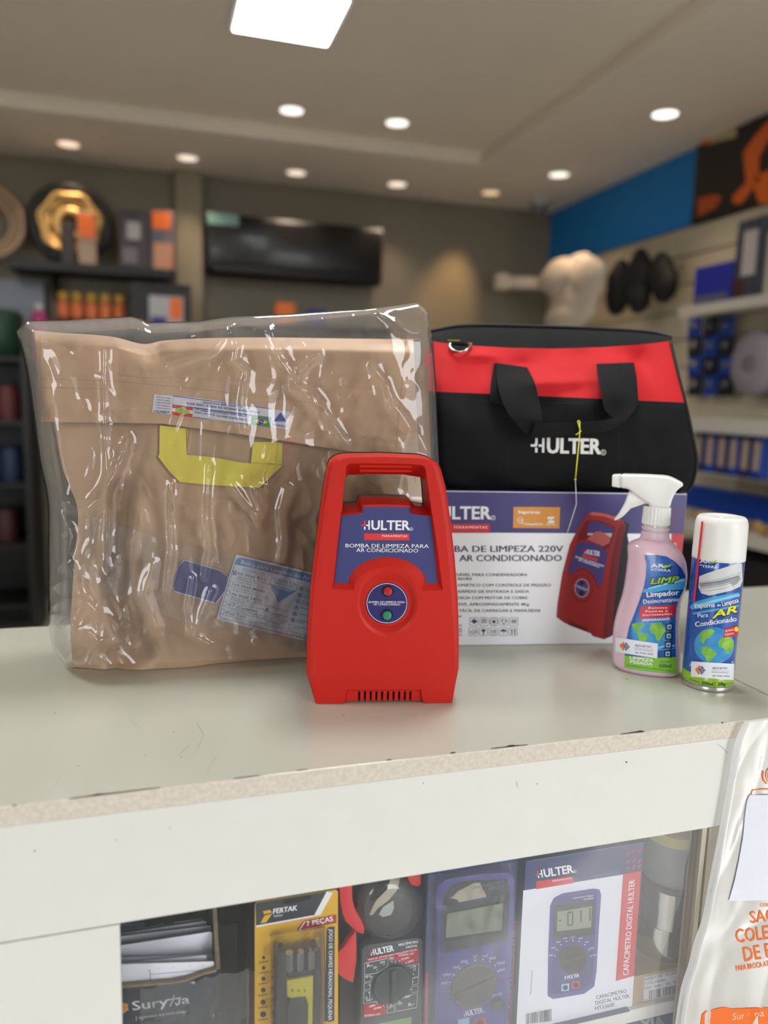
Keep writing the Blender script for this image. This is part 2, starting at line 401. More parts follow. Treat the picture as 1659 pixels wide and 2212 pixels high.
# ================================================================== THE COUNTER
YC, XS = .5924, .642
XE0, XE1 = -.0313, .5395                                     # glazed opening between these
ZF = .9387
m_top = mat('ivory_laminate_top', (192, 192, 178), .22, var=.025, vscale=9, bump=.05, bscale=600, coat=.15)
m_fas = mat('white_melamine_panel', (226, 226, 221), .45, var=.02, vscale=30, bump=.15, bscale=900)
m_edge = mat('worn_edge_banding', (222, 213, 200), .6, rgb2=(207, 197, 183), vscale=240, detail=6, bump=.2, bscale=400)
m_alu = mat('beige_metal_track', (190, 182, 166), .4, var=.05, bump=.05)
m_in = mat('white_cabinet_inside', (176, 174, 166), .6, var=.04, vscale=12)
ct = thing('display_counter', 'white counter with ivory top and a glazed display below the front panel', 'counter', loc=(0, 0, 0))
YK = 1.066
MB().box(-1.7, XS-.0008, YC+.0012, YK, CT-.0155, CT, bev=.0006).build('worktop', m_top, ct)
MB().box(-1.7, XS-.0008, YC-.0005, YC+.0012, CT-.0163, CT-.0004, bev=.0003).build('edge_banding', m_edge, ct)
MB().box(-1.7, XS-.0008, YC, YC+.015, ZF, CT-.0167, bev=.0004).build('front_panel', m_fas, ct)
MB().box(-1.7, XE0, YC, YC+.015, .02, ZF-.0012, bev=.0006).build('side_panel', m_fas, ct)
MB().box(XE1+.012, XS-.001, YC, YC+.015, .02, ZF-.0012, bev=.0006).build('side_panel', m_fas, ct)
tk = MB(); tk.box(.5285, .5345, YC+.002, YC+.02, .02, ZF-.001, bev=.0006); tk.box(.5365, XE1+.011, YC+.001, YC+.02, .02, ZF-.001, bev=.0006)
tk.box(.5345, .5365, YC+.008, YC+.02, .02, ZF-.001)
tk.build('sliding_track', m_alu, ct)
MB().box(-1.7, XS-.001, YK-.016, YK-.001, .02, CT-.016).build('back_panel', mat('dark_cabinet_back', (96, 92, 86), .7, var=.1), ct)
MB().box(XS-.018, XS-.003, YC+.016, YK-.017, .02, CT-.016).build('end_panel', m_in, ct)
MB().box(XE0-.4, XE0-.385, YC+.016, YK-.017, .02, CT-.016).build('divider', m_in, ct)
ZS = .7215
MB().box(XE0-.384, XS-.019, YC+.026, YK-.017, ZS-.015, ZS, bev=.0008).build('shelf', m_fas, ct)
MB().box(XE0-.384, XS-.019, YC+.026, YK-.017, .38, .395, bev=.0008).build('shelf', m_fas, ct)
m_glass = film('display_glass', haze=.01, gloss=.3, rough=.0, ior=1.42, hazecol=(.85, .9, .95))
MB().box(XE0+.0006, .5283, YC+.0065, YC+.0095, .04, ZF-.0004).build('glass_pane', m_glass, ct)
# chipped laminate along the front edge and scuffs
m_chip = mat('bare_chipboard', (60, 48, 38), .8, var=.3, vscale=200)
F0 = Fr((0, 0, 0), 0)
def top_S(x, y, lift=0.0):
    p = onz(x, y, CT); return Vector((p.x, p.y, CT+lift))
pr = Print(top_S)
def edge_y(x): return 1743 + (1550.2-1743)*x/1659
for x0, x1, w0 in ((28, 36, 2.0), (150, 345, 1.6), (190, 235, 2.4), (505, 560, 1.0), (640, 665, 1.2), (835, 846, 2.5), (972, 984, 2.6), (1060, 1140, 1.6), (1092, 1116, 3.6), (1340, 1392, 1.8), (1372, 1392, 3.2), (1558, 1562, 3)):
    n = 6; up_ = []; dn = []
    for i in range(n+1):
        x = x0+(x1-x0)*i/n; y = 1743-.1216*x if x < 700 else 1743-.1216*700-(x-700)*(1743-.1216*700-1550.2)/959
        dn.append((x, y+1.0)); up_.append((x, y-.2-w0*(.4+.6*random.random())*math.sin(math.pi*(i+.3)/(n+.6))))
    pr.poly(dn+up_[::-1], m_chip)
m_scuff = mat('pencil_scuff', (150, 144, 130), .6)
for pts in ([(283, 1557), (302, 1573)], [(425, 1620), (440, 1588), (424, 1560)], [(385, 1632), (410, 1610)], [(120, 1706), (123, 1690), (131, 1674)], [(445, 1680), (455, 1650), (470, 1632)]):
    pr.line(pts, .7, m_scuff)
for x, y in ((119, 1541), (391, 1636), (313, 1632), (169, 1655), (375, 1581), (1355, 1467), (740, 1545)): pr.poly(ell(x, y, 1.3, .9, 8), m_chip)
pr.build('worn_spots', ct)['kind'] = 'stuff'
pr = Print(lambda x, y, lift=0.0: ony(x, y, YC) + Vector((0, -lift, 0)))
for x, y in ((75, 1838), (367, 1788), (251, 1815), (1353, 1646), (1160, 1693), (914, 1692)): pr.poly(ell(x, y, 2.2 if x in (75, 1353) else 1.4, 1.6 if x in (75, 1353) else 1.1, 8), m_chip)
for pts in ([(1549, 1607), (1560, 1614), (1571, 1626)], [(1115, 1687), (1118, 1700)]): pr.line(pts, .8, m_scuff)
pr.build('panel_marks', ct)['kind'] = 'stuff'

# second counter on the right, beyond the joint
c2 = thing('side_counter', 'neighbouring ivory topped counter beyond the joint at the right edge', 'counter', loc=(0, 0, 0))
MB().box(XS+.0022, 2.1, YC+.0012, YK+.002, CT-.0155, CT-.0002, bev=.0008).build('worktop', m_top, c2)
MB().box(XS+.0022, 2.1, YC-.0005, YC+.0012, CT-.0163, CT-.0006, bev=.0003).build('edge_banding', m_edge, c2)
MB().box(XS+.0022, 2.1, YC, YC+.015, .02, CT-.0167, bev=.0004).build('front_panel', m_fas, c2)
MB().box(XS+.0018, XS+.0172, YC+.016, YK-.001, .02, CT-.017).build('end_panel', m_in, c2)
MB().box(2.085, 2.1, YC+.016, YK-.001, .02, CT-.017).build('end_panel', m_in, c2)
MB().box(XS-.0006, XS+.0020, YC+.002, YK, CT-.02, CT-.0012).build('joint_strip', mat('joint_strip_metal', (150, 140, 124), .5), c2)

# ================================================================== THE RED PUMP
m_red = mat('red_moulded_plastic', (198, 29, 17), .42, var=.02, vscale=8, bump=.1, bscale=1500, spec=.38)
m_blk = mat('black_plastic', (16, 16, 17), .45, bump=.1, bscale=900)
m_navy = mat('navy_panel_print', (56, 62, 122), .42, bump=.25, bscale=1400, var=.03)
m_inkw = mat('white_ink', (240, 240, 244), .5)
m_inkr = mat('red_ink', (222, 48, 46), .5)
def hulter(P, Z0, x0, y0, x1, y1, h, white, red, layer=2, bold=.028, reg=True, plus=True, sub=None):
    """logo: cross-cut H followed by ULTER. (x0,y0)-(x1,y1) is the baseline from the stem foot of the H to the end of the R"""
    dx, dy = x1-x0, y1-y0; L = math.hypot(dx, dy); ux, uy = dx/L, dy/L; vx, vy = uy, -ux
    if vy > 0: vx, vy = -vx, -vy
    def q(a, b): return (x0+ux*a*h+vx*b*h, y0+uy*a*h+vy*b*h)      # in cap heights
    t = .17
    P.poly([q(.03, 0), q(.03+t, 0), q(.03+t, .33), q(.03, .33)], white, layer)                       # foot of the left stem
    P.poly([q(.26, .40), q(.50, .40), q(.50, .40+t*.95), q(.26, .40+t*.95)], white, layer)            # bar to the right stem
    P.poly([q(.50, 0), q(.50+t, 0), q(.50+t, 1), q(.50, 1)], white, layer)                            # right stem
    P.poly([q(.03, .72), q(.03, 1), q(.03+t, 1), q(.03+t, .56), q(.12, .40), q(-.28, .40), q(-.28, .56), q(-.02, .56)], red, layer)
    e = q(.83, 0)
    P.text('ULTER', e[0], e[1], x1, y1, h, white, layer, bold)
    if reg:
        c = q(L/h+.16, .1); P.line(ell(c[0], c[1], h*.17, n=20), h*.04, white, layer, True)
        P.text('R', c[0]-h*.06, c[1]+h*.09, c[0]+h*.07, c[1]+h*.09, h*.18, white, layer)

Z = zoom(640, 960, 3.687)
pl, prr = onz(683, 1521), onz(980, 1519)
PF = fr_between(pl, prr); PF.zmin = .0003
pump = thing('cleaning_pump', 'red portable cleaning pump with carry handle and blue front panel', 'pump', PF)
def _z0(p): p.z = max(p.z, .0002); return p
def loop(pts, d): return [_z0(PF.px(*Z(pts[i], pts[i+1]), d)) for i in range(0, len(pts), 2)]
front = [330,150, 362,118, 420,104, 700,100, 985,112, 1040,122, 1082,150, 1098,185,
         1150,400, 1185,640, 1212,900, 1238,1250, 1257,1560, 1262,1850, 1243,2055, 1232,2062,
         1060,2070, 1034,2067, 1026,2056, 985,2054, 405,2058, 382,2060, 372,2070, 340,2074, 160,2064, 150,2054,
         153,1850, 156,1560, 172,1250, 212,900, 246,640, 282,400, 322,185]
outer = [268,150, 312,115, 380,98, 700,93, 1020,108, 1085,125, 1140,160, 1165,205,
         1202,345, 1240,600, 1275,900, 1302,1250, 1309,1560, 1308,1795, 1250,2045, 1238,2056,
         1062,2066, 1036,2064, 1028,2054, 990,2052, 400,2056, 378,2058, 368,2066, 342,2070, 155,2056, 143,2044,
         75,1845, 84,1540, 112,1170, 158,790, 190,560, 222,345, 250,190]
nf = len(front)//2; assert nf == len(outer)//2
f2 = loop(front, 0.0)
mid = [a.lerp(b, .55) for a, b in zip(f2, loop(outer, 0.0))]
o2 = loop(outer, 0.0)
def dep(lp, d): return [Vector((p.x, d, p.z)) for p in lp]
bodymb = MB(); bodymb.loft([dep(f2, 0), dep(mid, .0022), dep([a.lerp(b, .88) for a, b in zip(f2, o2)], .0056), dep(o2, .0105), dep(o2, .046)])
shell = bodymb.build('front_shell', m_red, pump, 28)
def cutter(loops, cap=True):
    o = MB().loft(loops, True).build('cutter', m_red, None); o.matrix_world = PF.M; return o
def plp(pts, d):        # px at true depth plane d (parallax handled)
    return [PF.px(*Z(pts[i], pts[i+1]), d) for i in range(0, len(pts), 2)]
def extend(l0, l1, k):  # extrapolate beyond l0 away from l1
    return [a + (a-b)*k for a, b in zip(l0, l1)]
# opening of the handle: front edge, then the see-through edge 26 mm further back
opF = [400,168, 425,152, 560,150, 900,156, 1005,166, 1028,190, 1058,380, 1083,578, 912,552, 905,500, 700,492, 530,497, 522,545, 362,560, 372,420, 388,260]
opB = [396,262, 412,244, 560,236, 850,240, 990,262, 1020,282, 1030,380, 1037,500, 938,484, 902,436, 700,424, 505,426, 488,482, 368,491, 374,440, 384,330]
lF, lB = plp(opF, 0.0), plp(opB, .026)
c1 = cutter([extend(lF, lB, .3), lF, lB, [p + Vector((0, .06, 0)) for p in lB]])
# recess of the blue panel, open at its top
arcB = [Z(725+(1034-725)*math.cos(R(a)), 1106-208*math.sin(R(a))) for a in range(0, 181, 9)]
arcF = [Z(730+(1000-730)*math.cos(R(a)), 1166-188*math.sin(R(a))) for a in range(0, 181, 9)]
DB = .0055
def zz(l): return [Z(l[i], l[i+1]) for i in range(0, len(l), 2)]
rF = zz([1085,560, 1130,860, 1168,1166]) + arcF + zz([285,1150, 320,860, 355,540, 520,530, 526,470, 700,468, 910,474, 916,530])
rB = zz([1072,575, 1100,820, 1128,1107]) + arcB + zz([303,1105, 330,820, 359,570, 526,545, 530,470, 700,468, 908,474, 912,548])
rFl = [PF.px(x, y, 0) for x, y in rF]; rBl = [PF.px(x, y, DB) for x, y in rB]
c2_ = cutter([extend(rFl, rBl, .5), rFl, rBl])
# dish round the badge
def circ(cx, cy, rx, ry, d, n=56): return [PF.px(*Z(cx+rx*math.cos(2*math.pi*i/n), cy+ry*math.sin(2*math.pi*i/n)), d) for i in range(n)]
dk = [circ(728, 1254, 262, 300, -.004), circ(728, 1254, 242, 278, 0), circ(727, 1258, 222, 240, .0016), circ(724, 1262, 196, 198, .0046), circ(722, 1265, 184, 184, .0056)]
c3 = cutter(dk)
# recess of the grille at the foot, and its slots
gF = plp([392,1950, 1005,1948, 1035,2095, 365,2095], -.004); gB = plp([408,1962, 985,1958, 996,2095, 398,2095], .0035)
c4 = cutter([gF, gB])
cm = MB()
SL = [502, 548, 594, 639, 685, 731, 776, 821, 866, 910]
for x in SL:
    top = PF.px(*Z(x, 1967), .0035); bot = PF.px(*Z(x, 2052), .0035); h = .0011
    cm.box(top.x-h, top.x+h, -.002, .03, bot.z, top.z)
c5 = cm.build('cutter', m_red, None); c5.matrix_world = PF.M
bpy.context.view_layer.update()
boolean(shell, [c1, c2_, c3, c4, c5])
md = shell.modifiers.new('soft_edges', 'BEVEL'); md.width = .0009; md.segments = 2; md.limit_method = 'ANGLE'; md.angle_limit = R(24); md.harden_normals = True; md.use_clamp_overlap = True; md.harden_normals = False
wn = shell.modifiers.new('weighted_normals', 'WEIGHTED_NORMAL'); wn.keep_sharp = True; wn.weight = 80
# finger ribs on the underside of the handle
rb = MB()
for k, yy in enumerate((176, 212)):
    a, b = PF.px(*Z(505, yy), .006+.009*k), PF.px(*Z(920, yy+4), .006+.009*k)
    rb.tube([a + Vector((0, .0005, .0005)), b + Vector((0, .0005, .0005))], .0016, 10)
rb.build('handle_rib', m_red, pump, 60)
# dark liner behind the slots
a, b = PF.px(*Z(470, 1940), .02), PF.px(*Z(940, 2060), .02)
MB().box(a.x, b.x, .031, .033, b.z, a.z).build('slot_liner', m_blk, pump)
# rear half: black housing
zz0 = PF.px(*Z(700, 560), .05).z
rear = MB()
oo = dep(o2, .0462)
def shrink(lp, s, d):
    c = sum(lp, Vector())/len(lp); return [Vector((c.x+(p.x-c.x)*s, d, max(.0003, c.z+(p.z-c.z)*s))) for p in lp]
rloops = [shrink(o2, 1.006, .0462), shrink(o2, 1.006, .052), shrink(o2, .97, .06)]
rearo = rear.loft(rloops).build('rear_rim', m_blk, pump, 30)
c6 = cutter([[Vector((p.x, .03, p.z)) for p in lB], [Vector((p.x, .08, p.z)) for p in lB]])
bpy.context.view_layer.update(); boolean(rearo, [c6])
zb = PF.px(*Z(700, 424), .026).z
MB().prism([(-.066, .0605, .004), (.066, .0605, .004), (.063, .0605, zb-.035), (.04, .0605, zb-.022), (-.04, .0605, zb-.022), (-.063, .0605, zb-.035)], (0, .04, 0), bev=.006, seg=3).build('motor_housing', m_blk, pump, 40)
for s_ in (-1, 1): MB().lathe([(.0005, 0), (.009, 0), (.009, .004), (.0005, .004)], (s_*.05, .085, 0), 20).build('rubber_foot', m_blk, pump, 40)
# blue panel sheet lying in the recess
pn = MB(); sheet = [PF.px(x, y, DB-.0001) for x, y in zz([1071,576, 1099,820, 1126,1106]) + arcB + zz([304,1104, 331,820, 360,571, 527,548, 531,499, 700,497, 907,503, 911,549])]
bl_ = pn.prism([Vector((p.x, DB-.0004, p.z)) for p in sheet], (0, .0003, 0)).build('front_panel', m_navy, pump)
P = Print(PF.flat(DB-.0004))
hulter(P, Z, *Z(537, 679), *Z(905, 681), 73/3.687, m_inkw, m_inkr)
P.poly(zz([541,709, 900,711, 900,763, 541,762]), m_inkr, 1)
P.text('FERRAMENTAS', *Z(682, 737), *Z(882, 739), 17/3.687, m_inkw, 3, .01, sp=1.2)
P.text('BOMBA DE LIMPEZA PARA', *Z(392, 820), *Z(1055, 825), 29.5/3.687, m_inkw, 2, .010)
P.text('AR CONDICIONADO', *Z(478, 856), *Z(971, 861), 29.5/3.687, m_inkw, 2, .010)
P.build('lettering', bl_)
# round badge
bd = MB(); ce = PF.px(*Z(722, 1265), .0056); ra = abs(PF.px(*Z(722+168, 1265), .0056).x-ce.x)
prof = [(.0005, 0), (ra, 0), (ra, .0008), (ra-.0006, .0014), (.0005, .0014)]
bd.loft([[(ce.x+r*math.cos(2*math.pi*i/56), .0056-z, ce.z+r*math.sin(2*math.pi*i/56)) for i in range(56)] for r, z in prof])
bdo = bd.build('round_badge', mat('navy_badge', (46, 44, 110), .35), pump, 30)
P = Print(PF.flat(.0042))
P.line([Z(722+159*math.cos(2*math.pi*i/60), 1265+157*math.sin(2*math.pi*i/60)) for i in range(60)], 1.1, m_inkw, 1, True)
P.text('BOMBA DE LIMPEZA PARA', *Z(577, 1263), *Z(866, 1264), 15/3.687, m_inkw, 2, .012)
P.text('AR CONDICIONADO', *Z(615, 1281), *Z(828, 1283), 15/3.687, m_inkw, 2, .012)
P.build('lettering', bdo)
def lens(cx, cy, r, m, nm):
    c = PF.px(*Z(cx, cy), .0042); rr = abs(PF.px(*Z(cx+r, cy), .0042).x-c.x)
    o = MB()
    o.loft([[(c.x+q*math.cos(2*math.pi*i/32), .0043-z, c.z+q*math.sin(2*math.pi*i/32)) for i in range(32)] for q, z in ((rr*1.12, 0), (rr*1.12, .0012), (rr*1.0, .0018), (rr*.98, .0008), (rr*.5, .0006))])
    b = o.build(nm, m_blk, pump, 40)
    d = MB(); d.loft([[(c.x+q*math.cos(2*math.pi*i/14+.2), .0043-z, c.z+q*math.sin(2*math.pi*i/14+.2)) for i in range(14)] for q, z in ((rr*.97, .0005), (rr*.97, .0022), (rr*.82, .0046), (rr*.45, .0058), (.0001, .0062))])
    d.build('lens', m, b, 20)
lens(728, 1167, 40, mat('red_indicator_lens', (205, 16, 28), .06, coat=1, spec=.9, trans=.25), 'indicator_light')
lens(722, 1357, 41, mat('green_indicator_lens', (22, 160, 122), .06, coat=1, spec=.9, trans=.25), 'indicator_light')

# ================================================================== CARTON OF THE PUMP
m_cwhite = mat('carton_white', (244, 245, 250), .4, var=.015, vscale=30)
m_cpurp = mat('carton_violet_print', (68, 60, 122), .32, var=.02, vscale=10)
m_cred = mat('carton_red_print', (206, 38, 50), .35)
m_ink = mat('dark_violet_ink', (52, 48, 80), .5)
m_ora = mat('orange_sticker', (222, 150, 58), .45, var=.05, vscale=300)
m_pic1 = mat('picture_dark_red', (150, 34, 34), .35); m_pic2 = mat('picture_deep_red', (112, 22, 24), .35); m_pic3 = mat('picture_black', (22, 20, 24), .35); m_pic4 = mat('picture_rose', (186, 96, 92), .35)
m_picg = mat('picture_grey', (196, 190, 188), .35)
Z = zoom(940, 1050, 3.95)
BF = fr_between(onz(1000, 1395), onz(1320, 1391))
carton = thing('pump_carton', 'violet and white printed carton with a picture of the red pump, under the tool bag', 'box', BF)
bx0 = BF.px(916, 1150).x; bx1 = BF.px(1484, 1080).x; BH = BF.px(1200, 1063).z; BD = .205
b = MB(); b.box(bx0, bx1, 0, BD, 0.0003, BH, bev=.0012, seg=2)
b.build('carton_body', [m_cwhite], carton, 30)
P = Print(BF.flat(0))
def fx(px_, py_): return (px_, py_)
# violet head band across front, and over the left side
ztop = BH-.0012; zb = BF.px(1200, 1151.5).z
hb = MB(); hb.box(bx0+.0008, bx1-.0008, -.0003, .0005, zb, ztop); hb.box(bx0-.0003, bx0+.0003, .001, BD-.001, zb, ztop); hb.box(bx0+.001, bx1-.001, .001, BD-.001, BH-.0002, BH+.0002)
hb.build('violet_band', m_cpurp, carton)
sx = BF.px(1447, 1200).x; rb_ = MB(); rb_.box(sx, bx1-.0008, -.00032, .0004, .012, zb); rb_.build('red_strip', m_cred, carton)
P.base = .0005
hulter(P, Z, *Z(-51, 281), *Z(478, 281), 105/3.95, m_inkw, m_cred, 0, .03)
P.poly([Z(-60, 400), Z(-60, 322), Z(462, 322), Z(468, 330), Z(468, 400)], m_cred)
P.text('FERRAMENTAS', *Z(162, 362), *Z(445, 363), 22/3.95, m_inkw, 1, .012, sp=1.2)
P.poly([Z(669, 177), Z(1066, 180), Z(1059, 361), Z(664, 357)], m_ora)
P.text('Segurança', *Z(707, 232), *Z(893, 234), 25/3.95, m_inkw, 1, .03)
P.line([Z(726+24*math.cos(R(a)), 291+24*math.sin(R(a))) for a in range(0, 360, 15)], .9, m_inkw, 1, True)
P.line([Z(735, 305), Z(755, 325)], 1.6, m_inkw, 1)
P.text('SGS', *Z(708, 299), *Z(744, 299), 15/3.95, m_inkw, 1, .02)
P.text('Compulsório', *Z(763, 332), *Z(920, 332), 17/3.95, m_inkw, 1, .03)
P.poly([Z(960, 262), Z(1016, 262), Z(1016, 270), Z(980, 300), Z(1016, 292), Z(1016, 314), Z(960, 314), Z(960, 306), Z(996, 276), Z(960, 284)], m_inkw, 1)
P.text('INMETRO', *Z(943, 333), *Z(1026, 333), 12/3.95, m_inkw, 1, .02)
P.text('BOM', *Z(-25, 562), *Z(150, 562), 52/3.95, m_ink, 0, .022); P.text('BA DE LIMPEZA 220V', *Z(166, 562), *Z(1093, 561), 52/3.95, m_ink, 0, .022)
P.text('PARA', *Z(-25, 641), *Z(170, 641), 52/3.95, m_ink, 0, .022); P.text('AR CONDICIONADO', *Z(207, 641), *Z(1081, 640), 52/3.95, m_ink, 0, .022)
for st, xa, xb, yb in (('DÁVEL PARA CONDENSADORA', 176, 787, 768), ('ADORA', 188, 315, 802), ('OMÁTICO COM CONTROLE DE PRESSÃO', 192, 988, 857), ('RÁPIDO DE ENTRADA E SAÍDA', 198, 803, 911), ('NCIA COM MOTOR DE COBRE', 200, 788, 965), ('EVE, APROXIMADAMENTE 4Kg', 202, 801, 1020), ('FÁCIL DE CARREGAR E MANUSEAR', 208, 902, 1074)):
    P.text(st, *Z(xa, yb), *Z(xb, yb), 23/3.95, m_ink, 0, .016)
for st, yb in (('HIF', 1120), ('NTE', 1197), ('ADE', 1228), ('RES', 1250), ('OS', 1278)): P.text(st, *Z(180, yb), *Z(229, yb), 16/3.95, m_ink, 0, .01)
def rrect(cx, cy, w, h, r=10): 
    o = []
    for sx_, sy_, a0 in ((1, 1, 0), (-1, 1, 90), (-1, -1, 180), (1, -1, 270)):
        for k in range(4): a = R(a0+30*k); o.append(Z(cx+sx_*(w/2-r)+r*math.cos(a), cy+sy_*(h/2-r)+r*math.sin(a)))
    return o
xs_, ys_ = (331, 417, 502, 587, 671), (1157, 1242)
for x in xs_:
    for y in ys_: P.line(rrect(x-(y-1157)*.07, y, 70, 68), .7, m_ink, 0, True)
def ip(*p): P.poly([Z(p[i], p[i+1]) for i in range(0, len(p), 2)], m_ink)
ip(310, 1150, 330, 1138, 330, 1130, 338, 1130, 338, 1137, 360, 1152, 360, 1160, 338, 1172, 338, 1178, 330, 1178, 330, 1171, 310, 1160); ip(302, 1152, 312, 1152, 312, 1156, 302, 1156)
P.line([Z(398, 1135), Z(437, 1135), Z(437, 1168), Z(398, 1168)], .8, m_ink, 0, True)
for k in range(5): P.line([Z(402+k*8, 1138), Z(402+k*8, 1165)], .7, m_ink, 0)
P.line([Z(502+30*math.cos(R(a)), 1157+28*math.sin(R(a))) for a in range(0, 360, 20)], .8, m_ink, 0, True)
P.poly([Z(502+15*math.cos(R(a)), 1157+15*math.sin(R(a))) for a in range(0, 360, 20)], m_ink)
for a in (90, 210, 330):
    c_, s__ = math.cos(R(a)), math.sin(R(a))
    def rr(u, v): return Z(587+17*c_-u*s__+v*c_, 1157+17*s__+u*c_+v*s__)
    P.poly([rr(-12, -4), rr(6, -4), rr(6, -10), rr(16, 1), rr(6, 10), rr(6, 4), rr(-12, 4)], m_ink)
P.line([Z(652, 1140), Z(692, 1140), Z(692, 1170), Z(652, 1170)], .8, m_ink, 0, True)
for k in range(4): P.line([Z(658+k*9, 1144), Z(658+k*9, 1166)], 1.1, m_ink, 0)
P.line([Z(300, 1250), Z(315, 1232), Z(335, 1228), Z(352, 1238), Z(342, 1255), Z(318, 1262)], .9, m_ink, 0, True); P.line([Z(308, 1240), Z(330, 1250), Z(348, 1232)], .8, m_ink, 0)
ip(393, 1222, 432, 1222, 426, 1240, 417, 1247, 417, 1262, 426, 1266, 400, 1266, 409, 1262, 409, 1247, 399, 1240)
P.text('10', *Z(477, 1255), *Z(520, 1255), 30/3.95, m_ink, 0, .02); P.line([Z(473, 1266), Z(523, 1266)], .8, m_ink, 0)
P.poly([Z(583+26*math.cos(R(a)), 1242-20*math.sin(R(a))) for a in range(0, 181, 15)], m_ink); P.line([Z(583, 1240), Z(583, 1263), Z(576, 1266)], .9, m_ink, 0)
for x in (654, 680): ip(x-4, 1268, x-4, 1232, x-10, 1232, x, 1218, x+10, 1232, x+4, 1232, x+4, 1268)
# bracket pattern on the violet corner
m_brk = mat('bracket_print', (150, 48, 78), .4)
Zb = zoom(1180, 1000, 3.463)
for (x, y, a) in ((958, 352, 0), (985, 360, 1), (1012, 358, 2), (955, 425, 0), (985, 422, 1), (1010, 428, 3), (962, 482, 1), (1005, 485, 3)):
    for (u0, v0, u1, v1) in (((-11, -14, 11, -7), (-11, -14, -4, 14)) if a in (0, 1) else ((-11, 7, 11, 14), (4, -14, 11, 14))):
        P.poly([Zb(x+u0, y+v0), Zb(x+u1, y+v0), Zb(x+u1, y+v1), Zb(x+u0, y+v1)], m_brk)
P.text('2', *Zb(952, 628), *Zb(976, 628), 30/3.463, m_inkw, 0, .01)
# picture of the pump
def pp(m, l, *p): P.poly([Z(p[i], p[i+1]) for i in range(0, len(p), 2)], m, l)
pp(m_pic3, 0, 1600, 290, 1655, 330, 1640, 420, 1655, 500, 1650, 900, 1600, 1180, 1500, 1285, 1490, 1000, 1560, 600)
pp(m_pic1, 1, 1265, 285, 1300, 238, 1345, 220, 1430, 228, 1540, 258, 1610, 300, 1625, 335, 1602, 460, 1580, 600, 1540, 900, 1503, 1282, 1440, 1308, 1345, 1280, 1330, 1258, 1150, 1190, 1125, 1176, 1100, 1165, 1035, 1118, 1045, 1000, 1085, 750, 1150, 500, 1210, 380)
pp(m_pic2, 2, 1600, 320, 1620, 345, 1580, 600, 1540, 900, 1503, 1282, 1440, 1308, 1440, 1180, 1470, 900, 1510, 600, 1560, 380, 1585, 330)
pp(m_pic4, 2, 1310, 236, 1345, 222, 1430, 232, 1540, 262, 1590, 290, 1560, 296, 1440, 258, 1340, 250)
pp(m_pic2, 2, 1225, 400, 1290, 300, 1330, 292, 1420, 300, 1540, 352, 1530, 400, 1490, 520, 1440, 548, 1210, 480)
pp(m_cpurp, 3, 1312, 318, 1330, 305, 1410, 312, 1526, 365, 1512, 402, 1300, 402)
pp(m_picg, 3, 1300, 402, 1512, 402, 1500, 440, 1400, 420, 1300, 420)
pp(m_pic4, 4, 1290, 456, 1370, 388, 1420, 388, 1500, 440, 1486, 486, 1430, 512)
pp(m_pic1, 4, 1215, 470, 1290, 452, 1430, 508, 1432, 530, 1290, 482, 1212, 490)
pp(m_cpurp, 5, 1212, 486, 1290, 482, 1292, 470, 1430, 518, 1432, 545, 1475, 560, 1420, 852, 1384, 842, 1370, 790, 1330, 730, 1270, 692, 1215, 705, 1180, 746, 1130, 738)
P.line([Z(*q) for q in ((1108, 742), (1175, 762), (1215, 722), (1270, 708), (1330, 746), (1365, 800), (1380, 862), (1430, 880))], 1.6, m_pic2, 5)
Zp = Z
hulter(P, Z, *Z(1272, 578), *Z(1402, 600), 42/3.95, m_inkw, m_inkr, 6, .02, reg=False)
pp(m_inkr, 6, 1256, 582, 1388, 620, 1384, 642, 1254, 604)
P.text('BOMBA DE LIMPEZA PARA', *Z(1195, 610), *Z(1438, 692), 17/3.95, m_inkw, 6, .012)
P.text('AR CONDICIONADO', *Z(1220, 636), *Z(1400, 698), 17/3.95, m_inkw, 6, .012)
P.poly([Z(1252+96*math.cos(R(a)), 872+120*math.sin(R(a))) for a in range(0, 360, 12)], m_pic2, 2)
P.poly([Z(1252+88*math.cos(R(a)), 868+108*math.sin(R(a))) for a in range(0, 360, 12)], m_pic1, 3)
P.poly([Z(1252+60*math.cos(R(a)), 870+78*math.sin(R(a))) for a in range(0, 360, 12)], m_inkw, 4)
P.poly([Z(1252+57*math.cos(R(a)), 870+75*math.sin(R(a))) for a in range(0, 360, 12)], m_cpurp, 5)
for y in (827, 913): P.poly([Z(1250+19*math.cos(R(a)), y+19*math.sin(R(a))) for a in range(0, 360, 20)], m_pic3, 6)
P.text('BOMBA DE LIMPEZA PARA', *Z(1198, 852), *Z(1305, 888), 9/3.95, m_inkw, 6); P.text('AR CONDICIONADO', *Z(1212, 866), *Z(1294, 896), 9/3.95, m_inkw, 6)
for k in range(12): pp(m_pic3, 5, 1142+k*13.5, 1150+k*5.2, 1147+k*13.5, 1152+k*5.2, 1147+k*13.5, 1186+k*5.2, 1142+k*13.5, 1184+k*5.2)
P.build('front_print', carton)

